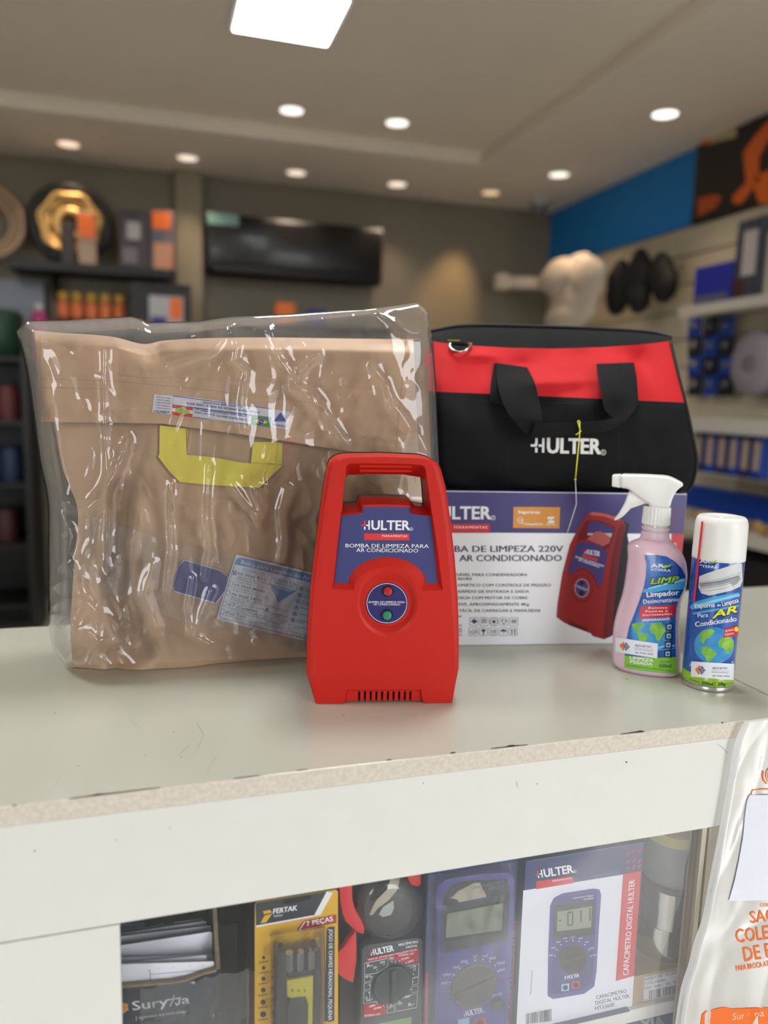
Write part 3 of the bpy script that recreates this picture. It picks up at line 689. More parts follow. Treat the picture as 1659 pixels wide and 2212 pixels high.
# ================================================================== TOOL BAG
m_nyl = weave('black_nylon', (20, 20, 24), 2400, .75, .5, .55, twill=True)
m_rnyl = weave('red_nylon', (222, 40, 46), 2400, .7, .5, .82, twill=True)
m_web = weave('black_webbing', (26, 27, 30), 3000, .7, .9, .45)
m_pipe = mat('black_piping', (14, 14, 15), .6, bump=.4, bscale=900)
m_steel = mat('bright_steel', (200, 196, 188), .22, 1.0)
TF = Fr(BF.o + Vector((0, 0, BH+.0003)), BF.yaw)
tbag = thing('tool_bag', 'black and red tool bag with webbing handles standing on the carton', 'bag', TF)
tbl = [((968, 1057), (1488, 1061), .014), ((955, 1036), (1500, 1043), .003), ((948, 998), (1509, 995), -.004), ((944, 915), (1498, 935), .0), ((942, 846), (1484, 870), .010), ((938, 790), (1466, 800), .030), ((935, 736), (1451, 735), .054)]
lv = []
for L_, R_, d in tbl:
    a = TF.px(*L_, d); b = TF.px(*R_, d); lv.append((a.x, b.x, d, a.z, b.z))
lv = [(i/6, *l) for i, l in enumerate(lv)]
lv[0] = (0, lv[0][1], lv[0][2], lv[0][3], 0, 0)
TS = 4/6
def FR(s_, t):
    xl, xr, d, zl, zr = smooth_tab(lv, t)
    x = xl+(xr-xl)*s_; z = zl+(zr-zl)*s_
    k = math.sin(math.pi*min(1, max(0, s_)))
    z -= .0098*k**.7*max(0, (t-TS)/(1-TS))**1.5
    d -= .012*k**.5*math.sin(math.pi*min(1, t*1.05))
    n = (noise.noise(Vector((x*16, z*20, 3)))*.005 + noise.noise(Vector((x*38, z*34, 8)))*.0026)*(2.0 if t > TS else 1.0+max(0, t-TS+.12)/.12)
    dent = -.007*math.exp(-((s_-.36)/.07)**2-((t-.86)/.07)**2) + .005*math.exp(-((s_-.47)/.13)**2-((t-.76-.12*(s_-.5))/.035)**2) - .006*math.exp(-((s_-.86)/.05)**2-((t-.9)/.09)**2) + .006*math.exp(-((s_-.17)/.07)**2-((t-.93)/.04)**2)
    e = min(1, k*3)
    d -= (n+dent*2.0)*e + (.0045*math.sin(s_*20+1)*math.exp(-((t-.12)/.1)**2))*e
    d -= .006*(k**.3-1)
    return Vector((x, d, max(z, 0)))
DBK = .195
def SD(sg, t, r):
    c = FR(1 if sg > 0 else 0, t); xl, xr, d, zl, zr = smooth_tab(lv, t)
    back = DBK - .045*t; y = c.y + (back-c.y)*r
    bulge = (.030 if sg > 0 else .012)*math.sin(math.pi*min(1, r*1.0))**.8*math.sin(math.pi*min(1, .12+t*.86))
    tw = .045*r*max(0, (t-.55)/.45)
    return Vector((c.x + sg*(bulge - tw*.35), y, c.z*(1-.0*r) + .012*r*t))
MB().grid(lambda u, v: FR(u, v*TS), 70, 46).build('lower_panel', m_nyl, tbag, 180)
MB().grid(lambda u, v: FR(u, TS+v*(1-TS)), 70, 30).build('upper_panel', m_rnyl, tbag, 180)
for sg in (-1, 1):
    MB().grid(lambda u, v: SD(sg, v*TS, u), 20, 24).build('side_panel', m_nyl, tbag, 180)
    MB().grid(lambda u, v: SD(sg, TS+v*(1-TS), u), 20, 12).build('side_gusset', m_rnyl, tbag, 180)
    MB().tube([FR(1 if sg > 0 else 0, i/40) + Vector((sg*.0008, -.0006, .002 if i == 0 else 0)) for i in range(41)], .0021, 8).build('piping', m_pipe, tbag, 180)
def BK(s_, t):
    a, b = SD(-1, t, 1), SD(1, t, 1); return a.lerp(b, s_)
MB().grid(lambda u, v: BK(u, v), 12, 16).build('back_panel', m_nyl, tbag, 180)
ridge = [(0, 930, 719), (.03, 938, 716), (.1, 985, 706), (.2, 1045, 703), (.5, 1195, 706), (.7, 1300, 711), (.88, 1400, 719), (.97, 1440, 729), (1, 1451, 734)]
def TOP(s_, v):
    a = FR(s_, 1) + Vector((0, .0004, 0)); x_, y_ = smooth_tab(ridge, s_); rd = TF.px(x_, y_, .10); bk = BK(s_, 1)
    if v < .55:
        k = v/.55; p = a.lerp(rd, k); p.z += .004*math.sin(math.pi*k)
        return p
    k = (v-.55)/.45; return rd.lerp(bk, k) + Vector((0, 0, .003*math.sin(math.pi*k)))
MB().grid(TOP, 60, 24).build('top_panel', m_web, tbag, 180)
zp = [TOP(i/60, .50) + Vector((0, -.0006, .0016)) for i in range(61)]
zmb = MB(); zmb.tube(zp, .0018, 6)
zip_ = zmb.build('zipper', m_pipe, tbag, 180)
tz = MB()
for i in range(0, 120):
    p = TOP(.02+i/125, .50) + Vector((0, -.0012, .0028)); tz.box(p.x-.0006, p.x+.0006, p.y-.0018, p.y+.0018, p.z-.0006, p.z+.0006)
tz.build('zipper_teeth', mat('grey_zip_teeth', (70, 72, 72), .4), zip_)['kind'] = 'stuff'
fb = MB(); fb.grid(lambda u, v: FR(u, v), 60, 50); SB = TF.surf(fb.bvh(), .052)
def out_from(x, y, off):
    return TF.px(x, y, SB(x, y, 0).y - off)
Z = zoom(900, 680, 2.514)
P = Print(SB, step=14, base=.0006, dl=.0001)
m_logo = mat('white_rubber_print', (232, 230, 226), .5)
hulter(P, Z, *Z(640, 748), *Z(1000, 755), 79/2.514, m_logo, m_logo, 0, .034)
P.build('logo', tbag)
P = Print(SB, base=.0004); m_st = mat('grey_stitching', (46, 46, 52), .8)
def dashes(a, b, n, w=.7):
    for k in range(n):
        u0, u1 = k/n, (k+.6)/n; P.line([(a[0]+(b[0]-a[0])*u0, a[1]+(b[1]-a[1])*u0), (a[0]+(b[0]-a[0])*u1, a[1]+(b[1]-a[1])*u1)], w, m_st, 0)
dashes(Z(115, 447), Z(395, 470), 30); dashes(Z(680, 480), Z(990, 482), 30); dashes(Z(1205, 488), Z(1475, 497), 28); dashes(Z(500, 700), Z(495, 930), 24); dashes(Z(1100, 600), Z(1100, 860), 24)
P.build('stitching', tbag)['kind'] = 'stuff'
def ribbon(A, B, out, th=.0018, sub=6):
    """webbing between two photo-read edges, standing off the bag front by `out`"""
    n = len(A); tA = [(i/(n-1), *A[i]) for i in range(n)]; tB = [(i/(n-1), *B[i]) for i in range(n)]; tO = [(i/(n-1), out[i]) for i in range(n)]
    m = (n-1)*sub; f_, b_ = [], []
    mb_ = MB()
    def P_(u, v, off):
        a = smooth_tab(tA, v); c = smooth_tab(tB, v); o_ = smooth_tab(tO, v)[0]
        x, y = a[0]+(c[0]-a[0])*u, a[1]+(c[1]-a[1])*u
        return out_from(*Z(x, y), o_+off)
    NU = 5
    loops = []
    for j in range(m+1):
        v = j/m; loops.append([P_(i/NU, v, th) for i in range(NU+1)] + [P_(i/NU, v, 0) for i in range(NU, -1, -1)])
    mb_.loft(loops); return mb_
h1 = ribbon([(424, 262), (405, 350), (397, 470)], [(444, 262), (455, 400), (476, 500)], [.002, .001, .001]); h1.build('strap_end', m_web, tbag, 40)
h2 = ribbon([(430, 260), (440, 380), (478, 500), (545, 598), (618, 668)], [(600, 285), (640, 365), (662, 450), (678, 530), (684, 582)], [.004, .012, .017, .02, .021]); h2.build('handle_strap', m_web, tbag, 40)
h3 = ribbon([(640, 588), (760, 588), (880, 582), (1010, 572), (1108, 553)], [(622, 668), (740, 664), (880, 652), (1010, 638), (1100, 606)], [.0235, .026, .027, .025, .021], th=.004); h3.build('grip', m_web, tbag, 40)
h4 = ribbon([(976, 266), (985, 340), (1003, 430), (1020, 510), (1060, 556)], [(1180, 258), (1192, 330), (1200, 420), (1198, 490), (1130, 590)], [.004, .012, .017, .02, .0205]); h4.build('handle_strap', m_web, tbag, 40)
h5 = ribbon([(1182, 262), (1196, 350), (1204, 470)], [(1172, 262), (1180, 350), (1180, 470)], [.002, .001, .001]); h5.build('strap_end', m_web, tbag, 40)
# D-ring with its tab and yellow bar tack
dp = [SB(*Z(236+58*math.cos(R(a)), 178+36*math.sin(R(a))), .004) for a in range(-12, 193, 8)]
dt = ribbon([(188, 148), (192, 185)], [(278, 152), (282, 186)], [.003, .0045], th=.002); dto = dt.build('ring_tab', m_web, tbag, 40)
dm_ = MB(); dm_.tube(dp + [dp[0]], .0016, 8); dm_.build('metal_ring', m_steel, tbag, 180)
P = Print(SB, base=.0012)
for k in range(10): P.line([Z(168+k*6.6, 137+(k % 2)*4), Z(174+k*6.6, 141-(k % 2)*4)], 1.1, mat('yellow_thread', (214, 222, 60), .6), 0)
P.build('bar_tack', tbag)['kind'] = 'stuff'
# yellow tag string tied round the grip
m_str = mat('yellow_string', (226, 226, 70), .5)
st = thing('tag_string', 'thin yellow string knotted round the grip of the tool bag, ending in a clear thread', 'string', TF)
def Q(x, y, off): return out_from(*Z(x, y), off)
s1 = MB(); s1.tube([Q(884, 662, .030), Q(886, 620, .034), Q(886, 580, .033), Q(880, 574, .028), Q(874, 578, .034), Q(884, 612, .0345), Q(888, 632, .034)], .0007, 6)
s1.tube([Q(886, 622, .0345), Q(893, 632, .0355), Q(880, 640, .0355), Q(868, 652, .0345), Q(864, 648, .034)], .0006, 6)
s1.tube([Q(887, 628, .034), Q(879, 720, .036), Q(870, 810, .036), Q(862, 892, .036)], .0008, 6)
s1.build('string', m_str, st, 180)
kb = MB(); kb.lathe([(.0001, -.0013), (.0013, -.0007), (.0016, 0), (.0013, .0007), (.0001, .0013)], tuple(Q(862, 895, .036)), 12); kb.build('knot', m_str, st, 180)
e0 = Q(862, 897, .036)
s2 = MB(); s2.tube([e0] + [TF.px(x, y, e0.y) for x, y in ((1244, 1060), (1245, 1089), (1238, 1112), (1225.6, 1150))], .00055, 6)
s2.build('clear_thread', mat('clear_nylon_thread', (215, 212, 205), .3), st, 180)

# ================================================================== SPRAY BOTTLE
m_pink = mat('pink_cleaner_in_clear_plastic', (232, 200, 218), .18, coat=.5, sub=.3, var=.02, vscale=10)
m_wpl = mat('white_plastic', (240, 240, 238), .32, sub=.1)
m_neck = mat('clear_pinkish_plastic', (222, 206, 214), .15, coat=.5)
Z = zoom(1180, 1000, 3.463)
cb = onz(*Z(755, 1545)); dirv = (cb-CAM); SF = Fr(cb, -math.atan2(dirv.x, dirv.y))
sb = thing('spray_bottle', 'trigger spray bottle of pink descaling cleaner with blue and green label', 'bottle', SF)
sil = [(1556, 540, 972), (1530, 508, 1003), (1490, 496, 1006), (1400, 493, 1006), (1250, 500, 1004), (1120, 530, 1001), (1000, 566, 1016), (920, 582, 1044), (850, 592, 1056), (800, 598, 1059), (720, 607, 1046), (660, 605, 1018), (630, 607, 992), (606, 622, 968), (590, 650, 952), (575, 690, 936), (560, 704, 925), (522, 706, 922)]
def sect(y, xl, xr, n=44, p=2.4, dfac=.68):
    a, b = SF.px(*Z(xl, y)), SF.px(*Z(xr, y)); cx = (a.x+b.x)/2; r = (b.x-a.x)/2; z = (a.z+b.z)/2
    ry = min(r*dfac, .0265) if r > .017 else r
    pw = 2/p if r > .017 else 1
    o = []
    for i in range(n):
        t = 2*math.pi*i/n; c_, s_ = math.cos(t), math.sin(t)
        o.append(Vector((cx+r*abs(c_)**pw*(1 if c_ >= 0 else -1), ry*abs(s_)**pw*(1 if s_ >= 0 else -1), max(z, .0003))))
    return o
tabs = sorted([(-y, a, b) for y, a, b in sil])
lps = []
N_ = 60
ys = [s[0] for s in tabs]
for k in range(N_+1):
    y = ys[0]+(ys[-1]-ys[0])*(k/N_); a, b = smooth_tab(tabs, y); lps.append(sect(-y, a, b))
base = lps[0]; cz = sum(base, Vector())/len(base)
lps = [[Vector((cz.x+(p.x-cz.x)*.93, p.y*.93, .0003)) for p in base], [Vector((cz.x+(p.x-cz.x)*.985, p.y*.985, base[0].z*.35)) for p in base]] + lps
bb = MB(); bb.loft(lps); bott = bb.build('bottle_body', m_pink, sb, 60)
SBt = SF.surf(bb.bvh())
nk = MB(); zn = lambda y: SF.px(*Z(820, y)).z; nc = SF.px(*Z(815, 500)).x
rn = (SF.px(*Z(922, 520)).x-SF.px(*Z(706, 520)).x)/2
nk.lathe([(rn*.98, zn(530)), (rn*.98, zn(512)), (rn*.9, zn(508)), (rn*.9, zn(496)), (rn*1.0, zn(494)), (rn*1.0, zn(476)), (rn*.9, zn(472)), (rn*.88, zn(455))], (nc+.0002, 0, 0), 40)
nk.build('neck', m_neck, sb, 40)
cr = (SF.px(*Z(930, 400)).x-SF.px(*Z(722, 400)).x)/2; ncx = SF.px(*Z(825, 390)).x
cl = []
for zr, rr_ in ((457, .97), (450, 1.0), (330, .97), (324, .93), (323, .3)):
    cl.append([(ncx+cr*rr_*(1+(.045 if (i//2 % 2 and rr_ > .95) else 0))*math.cos(2*math.pi*i/96), cr*rr_*(1+(.045 if (i//2 % 2 and rr_ > .95) else 0))*math.sin(2*math.pi*i/96), zn(zr)) for i in range(96)])
MB().loft(cl).build('ribbed_collar', m_wpl, sb, 20)
def sideprism(pts, th, bev, dy=0.0):
    P2 = [SF.px(*Z(pts[i], pts[i+1]), 0) for i in range(0, len(pts), 2)]
    return MB().prism([Vector((p.x, -th/2+dy, p.z)) for p in P2], (0, th, 0), bev=bev, seg=3)
hd = [556, 82, 750, 86, 908, 96, 975, 124, 1035, 160, 985, 190, 955, 235, 935, 285, 927, 332, 772, 330, 776, 305, 640, 212, 612, 186, 556, 184]
sideprism(hd, .0235, .0035).build('spray_head', m_wpl, sb, 35)
nz = [496, 88, 560, 84, 560, 182, 494, 172]; sideprism(nz, .019, .0012).build('nozzle', m_wpl, sb, 35)
tg = [616, 208, 672, 216, 735, 262, 770, 285, 770, 306, 700, 290, 664, 300, 620, 352, 575, 398, 520, 427, 506, 420, 548, 366, 590, 290]
sideprism(tg, .015, .002).build('trigger', m_wpl, sb, 35)
# label
m_lbl = mat('blue_label', (18, 62, 150), .25, coat=.4, rgb2=(30, 104, 190), vscale=22, detail=1)
m_lgrn = mat('label_green', (132, 196, 60), .3, coat=.3); m_lime = mat('label_lime', (150, 208, 46), .35)
m_lred = mat('label_red', (206, 30, 44), .3); m_cyan = mat('label_cyan', (70, 170, 226), .3); m_pale = mat('label_pale_blue', (150, 206, 240), .3)
m_land = mat('globe_green', (150, 200, 70), .35, rgb2=(96, 170, 60), vscale=120); m_sea = mat('globe_blue', (32, 122, 196), .3, rgb2=(70, 160, 216), vscale=60)
m_dnavy = mat('label_dark_navy', (14, 22, 70), .35); m_stk = mat('white_sticker', (232, 236, 244), .4); m_yel = mat('label_yellow', (226, 222, 40), .35)
m_navy2 = mat('sticker_navy', (40, 44, 120), .4); m_orng = mat('sticker_orange', (230, 126, 60), .4)
P = Print(SBt, step=6, base=.0003, dl=.00008)
def PZ(*p): return [Z(p[i], p[i+1]) for i in range(0, len(p), 2)]
P.poly(PZ(735, 690, 820, 687, 900, 700, 960, 735, 1010, 785, 1036, 835, 1044, 880, 1040, 915, 1020, 960, 990, 1020, 974, 1075, 966, 1160, 965, 1300, 968, 1440, 975, 1580, 850, 1570, 700, 1552, 584, 1530, 588, 1430, 600, 1320, 620, 1225, 655, 1140, 690, 1050, 728, 940, 745, 850, 750, 760), m_lbl)
P.poly(PZ(730, 945, 800, 930, 900, 905, 1040, 880, 1040, 915, 1028, 945, 900, 950, 800, 968, 722, 968), m_cyan, 1)
P.poly(PZ(760, 935, 850, 910, 1035, 862, 1042, 880, 880, 915, 770, 945), m_pale, 2)
P.text('AR', *Z(782, 780), *Z(882, 783), 26/3.463, m_inkw, 3, .03)
P.poly(PZ(872, 772, 890, 764, 915, 768, 945, 752, 925, 772, 900, 782, 880, 786), m_lime, 3); P.poly(PZ(885, 792, 905, 786, 945, 776, 925, 796, 900, 800), m_dnavy, 3)
P.text('da', *Z(782, 802), *Z(808, 804), 13/3.463, m_inkw, 3, .01); P.text('TERRA', *Z(808, 806), *Z(930, 813), 17/3.463, m_inkw, 3, .02)
P.text('LIMP', *Z(776, 910), *Z(1000, 893), 46/3.463, m_dnavy, 3, .09, shear=.25); P.text('LIMP', *Z(780, 906), *Z(994, 889), 42/3.463, m_lime, 4, .035, shear=.25)
P.text('Limpador', *Z(752, 1003), *Z(992, 984), 36/3.463, m_inkw, 3, .03); P.text('Desincrustante', *Z(727, 1053), *Z(990, 1033), 31/3.463, m_inkw, 3, .015)
P.poly(PZ(705, 1075, 968, 1060, 955, 1150, 700, 1163), m_lred, 2)
for st_, a, b_, c_, d_ in (('Remove', 765, 1092, 905, 1088), ('Poeiras e', 743, 1118, 908, 1112), ('Incrustações', 722, 1145, 940, 1134)): P.text(st_, *Z(a, b_), *Z(c_, d_), 15/3.463, m_inkw, 4, .02)
P.text('DESENGRAXANTE', *Z(717, 1186), *Z(925, 1174), 17/3.463, m_inkw, 4, .025)
P.poly(PZ(640, 1205, 700, 1192, 860, 1190, 895, 1230, 905, 1290, 890, 1350, 860, 1400, 760, 1420, 660, 1370, 635, 1300), m_sea, 1)
P.poly(PZ(770, 1240, 790, 1200, 850, 1190, 872, 1222, 895, 1248, 868, 1290, 842, 1336, 822, 1320, 812, 1282, 782, 1270), m_land, 2)
P.poly(PZ(640, 1205, 700, 1192, 736, 1205, 712, 1232, 684, 1246, 700, 1265, 772, 1292, 744, 1330, 700, 1330, 684, 1282, 652, 1240), m_land, 2)
P.line(PZ(645, 1400, 720, 1385, 800, 1392, 880, 1372, 962, 1366), 3, m_pale, 2); P.line(PZ(700, 1412, 800, 1404, 963, 1385), 2, m_cyan, 3)
for x, y in ((919, 1226), (915, 1294), (911, 1361), (907, 1427)):
    P.poly([Z(x+(q[0]-x)*1, y+(q[1]-y)*1) for q in ((x-27, y-27), (x+27, y-29), (x+27, y+29), (x-27, y+28))], m_dnavy, 3)
    P.poly([Z(*q) for q in ((x-16, y-16), (x+17, y-18), (x+15, y+17), (x-16, y+16))], m_pale, 4)
    P.poly([Z(*q) for q in ((x-9, y-4), (x+9, y-6), (x+8, y+8), (x-8, y+8))], m_dnavy, 5)
P.poly(PZ(588, 1440, 700, 1450, 840, 1458, 968, 1450, 974, 1579, 850, 1569, 700, 1551, 585, 1529), m_lgrn, 2)
P.text('LIMPEZA', *Z(625, 1466), *Z(800, 1488), 22/3.463, m_inkw, 4, .03); P.text('PESADA', *Z(628, 1496), *Z(795, 1516), 22/3.463, m_inkw, 4, .03)
P.text('Conteúdo', *Z(853, 1492), *Z(925, 1491), 12/3.463, m_dnavy, 4); P.text('500ml', *Z(843, 1530), *Z(932, 1530), 27/3.463, m_dnavy, 4, .015)
P.text('LEIA ATENTAMENTE O RÓTULO ANTES DE USAR O PRODUTO', *Z(603, 1516), *Z(955, 1564), 8/3.463, m_dnavy, 4)
P.build('front_label', bott)
def sticker(P, o, a, b, c_, d_, L1):
    """white shop sticker: quad corners then local map"""
    P.poly([Z(*o), Z(*a), Z(*b), Z(*c_)], m_stk, 6); A = bilin(o, a, b, c_)
    def q(u, v): return Z(*A(u, v))
    P.poly([q(.09, .50), q(.19, .22), q(.23, .32), q(.17, .52), q(.22, .74), q(.18, .84)], m_orng, 7)
    P.poly([q(.17, .50), q(.25, .24), q(.34, .52), q(.25, .82)], m_navy2, 7)
    for k in range(3): P.line([q(.20, .40+k*.13), q(.24, .36+k*.13), q(.28, .46+k*.13), q(.35, .44+k*.13)], 1.0, m_inkw if k < 9 else m_navy2, 8)
    t0, t1 = q(L1, .42), q(.86, .36); P.text('REFORTEC', *t0, *t1, 16/3.463, m_navy2, 7, .02, shear=.15)
    P.line([q(L1-.03, .52), q(.90, .47)], .5, m_navy2, 7)
    P.text('CLIMATIZAÇÃO E REFRIGERAÇÃO', *q(L1-.02, .64), *q(.88, .60), 6/3.463, m_navy2, 7, .02)
    P.text('84 9940-4994', *q(L1+.01, .88), *q(.9, .83), 12/3.463, m_navy2, 7, .015)
P = Print(SBt, step=6, base=.0006, dl=.00008)
sticker(P, (524, 1303), (833, 1350), (830, 1460), (522, 1413), 0, .46)
P.build('shop_sticker', bott)

# ================================================================== AEROSOL CAN
cc = onz(*Z(1200, 1652)); dirv = cc-CAM; AF = Fr(cc, -math.atan2(dirv.x, dirv.y))
can = thing('aerosol_can', 'blue aerosol can of cleaning foam with white cap and red straw', 'spray can', AF)
rc = (AF.px(*Z(1400, 1650)).x-AF.px(*Z(1001, 1650)).x)/2
# the can leans very slightly in the lens; its axis is upright
ztc = AF.px(*Z(1270, 682)).z; ztop = AF.px(*Z(1295, 392)).z
m_tin = mat('tinplate_rim', (205, 203, 196), .25, .9)
m_can = mat('blue_can_print', (16, 58, 150), .22, coat=.6, rgb2=(24, 84, 176), vscale=18, detail=1)
MB().lathe([(.0001, .003), (rc*.86, .002), (rc*.93, .0004), (rc*.985, .0008), (rc*1.0, .0030), (rc*.985, .0052), (rc*.965, .0056)], seg=64).build('base_rim', m_tin, can, 35)
m_cgr = mat('can_green_band', (150, 190, 38), .25, coat=.5)
body = MB(); body.lathe([(rc*.97, .005), (rc*.985, .0062), (rc*.985, ztc-.004), (rc*.94, ztc)], seg=96)
cb_ = body.build('can_body', m_can, can, 35)
zg = AF.px(*Z(1200, 1600), -rc).z
MB().lathe([(rc*.975, .0056), (rc*.989, .0064), (rc*.989, zg), (rc*.984, zg+.0002)], seg=96).build('green_band', m_cgr, cb_, 35)
hc = ztop-ztc
MB().lathe([(rc*.97, ztc-.0045), (rc*1.0, ztc-.004), (rc*1.0, ztc-.001), (rc*.985, ztop-.011), (rc*.975, ztop-.0075), (rc*.93, ztop-.003), (rc*.86, ztop-.0006), (rc*.74, ztop), (rc*.64, ztop-.0004), (rc*.55, ztop-.0018), (rc*.3, ztop-.0022), (.001, ztop-.0022)], seg=96).build('cap', m_wpl, can, 60)
MB().lathe([(.0001, ztop-.0006), (.002, ztop-.001), (.0032, ztop-.0022)], seg=16).build('cap_nub', m_wpl, can, 60)
cb2 = MB(); cb2.lathe([(rc*.985, .0), (rc*.985, ztc)], seg=96); SC = AF.surf(cb2.bvh())
P = Print(SC, step=5, base=.0003, dl=.00008)
P.text('AR', *Z(1150, 747), *Z(1230, 750), 29/3.463, m_inkw, 3, .03)
P.poly(PZ(1228, 742, 1250, 734, 1285, 726, 1262, 744, 1240, 752), m_lime, 3); P.poly(PZ(1236, 758, 1258, 752, 1285, 740, 1262, 764), m_dnavy, 3)
P.text('da', *Z(1147, 766), *Z(1166, 770), 12/3.463, m_inkw, 3, .01); P.text('TERRA', *Z(1166, 781), *Z(1282, 790), 19/3.463, m_inkw, 3, .02)
m_acw = mat('picture_white', (214, 216, 220), .3); m_acg = mat('picture_mid_grey', (150, 154, 162), .3); m_acd = mat('picture_dark_grey', (70, 74, 84), .3)
P.poly(PZ(1146, 848, 1200, 826, 1436, 748, 1462, 752, 1466, 880, 1448, 925, 1380, 955, 1220, 992, 1160, 975, 1140, 930), m_acw, 1)
P.poly(PZ(1146, 900, 1300, 878, 1440, 838, 1450, 868, 1420, 908, 1300, 946, 1160, 962), m_acg, 2); P.poly(PZ(1155, 932, 1300, 912, 1370, 892, 1398, 915, 1300, 940, 1165, 960), m_acw, 3)
P.line(PZ(1148, 908, 1300, 888, 1440, 846), .8, m_acd, 3); P.line(PZ(1160, 940, 1300, 920, 1376, 898, 1400, 925), .9, m_acd, 4); P.line(PZ(1146, 896, 1300, 868, 1452, 820), .5, m_acd, 3)
P.poly(PZ(1075, 1075, 1110, 1040, 1250, 1000, 1440, 968, 1445, 1000, 1300, 1040, 1150, 1085, 1090, 1098), m_cyan, 1)
P.poly(PZ(1120, 1060, 1300, 1012, 1442, 980, 1442, 990, 1300, 1030, 1130, 1075), m_pale, 2)
P.poly(PZ(1095, 1120, 1200, 1100, 1440, 1060, 1436, 1075, 1250, 1110, 1100, 1135), m_cyan, 1)
P.text('Espuma', *Z(1114, 1088), *Z(1262, 1076), 34/3.463, m_inkw, 3, .016); P.text('de', *Z(1277, 1074), *Z(1306, 1070), 20/3.463, m_inkw, 3, .01); P.text('Limpeza', *Z(1318, 1072), *Z(1438, 1040), 36/3.463, m_inkw, 3, .016)
P.text('Para', *Z(1136, 1156), *Z(1212, 1150), 29/3.463, m_inkw, 3, .014)
P.text('AR', *Z(1238, 1170), *Z(1432, 1118), 54/3.463, m_dnavy, 3, .07, shear=.3); P.text('AR', *Z(1242, 1164), *Z(1428, 1113), 50/3.463, m_yel, 4, .04, shear=.3)
P.text('Condicionado', *Z(1118, 1227), *Z(1422, 1182), 38/3.463, m_inkw, 4, .022)
P.poly(PZ(1334, 1240, 1436, 1212, 1432, 1290, 1324, 1308), m_lred, 4)
P.text('Aroma', *Z(1337, 1264), *Z(1400, 1250), 15/3.463, m_inkw, 5, .01); P.text('Cítrico', *Z(1335, 1292), *Z(1400, 1278), 16/3.463, m_inkw, 5, .01)
P.poly([Z(1418+15*math.cos(R(a)), 1243+18*math.sin(R(a))) for a in range(0, 360, 24)], m_yel, 5)
P.poly([Z(1256+148*math.cos(R(a)), 1366+138*math.sin(R(a))) for a in range(0, 360, 10)], m_sea, 1)
P.poly(PZ(1148, 1290, 1180, 1252, 1240, 1240, 1262, 1258, 1230, 1300, 1192, 1318, 1178, 1350, 1160, 1340), m_land, 2)
P.poly(PZ(1160, 1382, 1200, 1368, 1240, 1392, 1276, 1425, 1258, 1450, 1225, 1482, 1206, 1490, 1190, 1450, 1162, 1420), m_land, 2)
P.poly(PZ(1285, 1340, 1310, 1308, 1370, 1300, 1400, 1330, 1398, 1380, 1372, 1420, 1345, 1425, 1330, 1388, 1290, 1372), m_land, 2)
for x, y, r_ in ((1100, 1500, 9), (1390, 1490, 7), (1225, 1400, 5), (1080, 1515, 6)): P.poly([Z(x+r_*math.cos(R(a)), y+r_*math.sin(R(a))) for a in range(0, 360, 40)], m_pale, 3)
P.line(PZ(1075, 1500, 1120, 1530, 1220, 1548, 1330, 1540, 1400, 1515), 3, m_cyan, 2)
for k in range(26): P.line(PZ(1062-k*1.6, 1060+k*15, 1061-k*1.6, 1060+k*15+8), 1.2, m_pale, 1)
P.text('Conteúdo', *Z(1073, 1622), *Z(1150, 1648), 13/3.463, m_dnavy, 3); P.text('300ml', *Z(1160, 1658), *Z(1247, 1668), 27/3.463, m_dnavy, 3, .018)
P.line([Z(1263, 1634), Z(1261, 1674)], 1.1, m_dnavy, 3); P.text('290g', *Z(1283, 1668), *Z(1340, 1665), 26/3.463, m_dnavy, 3, .018); P.text('Peso Líq.', *Z(1345, 1660), *Z(1392, 1650), 11/3.463, m_dnavy, 3)
P.build('front_print', cb_)
P = Print(SC, step=5, base=.0007, dl=.00008)
sticker(P, (1090, 1483), (1398, 1500), (1393, 1622), (1087, 1597), 0, .5)
P.build('shop_sticker', cb_)
def CS(x, y, lift):     # point on the cap or body cylinder
    q = AF.surf(capb)(x, y, lift); return q
capb = None
cm2 = MB(); cm2.lathe([(rc*1.0, 0), (rc*1.0, ztop)], seg=96); capb = cm2.bvh()
straw = [CS(*Z(1176-(y-437)*.106, y), .0016) for y in range(437, 1061, 40)]
MB().tube(straw, .0011, 8).build('red_straw', mat('red_straw', (216, 26, 28), .3), can, 180)
P = Print(AF.surf(capb), step=4, base=.0006); P.poly(PZ(1133, 646, 1172, 648, 1170, 682, 1130, 678), m_wpl); P.build('straw_tape', can)

# ================================================================== TAN CLEANING BAG IN CLEAR PLASTIC
m_tan = mat('tan_pvc_canvas', (192, 158, 127), .42, metal=.12, var=.06, vscale=14, bump=.35, bscale=1300, sheen=.2)
m_tan2 = mat('tan_pvc_flap', (201, 165, 132), .42, metal=.12, var=.05, vscale=14, bump=.35, bscale=1300, sheen=.2)
m_seam = mat('tan_seam_thread', (150, 122, 92), .8)
m_yweb = weave('yellow_webbing', (255, 240, 100), 1300, .6, .6, .88)
EF = fr_between(onz(226, 1447), onz(662, 1416))
Z = zoom(0, 620, 2.37)
ebag = thing('folding_cleaning_bag', 'folded tan canvas bag with yellow handle inside the clear plastic', 'bag', EF)
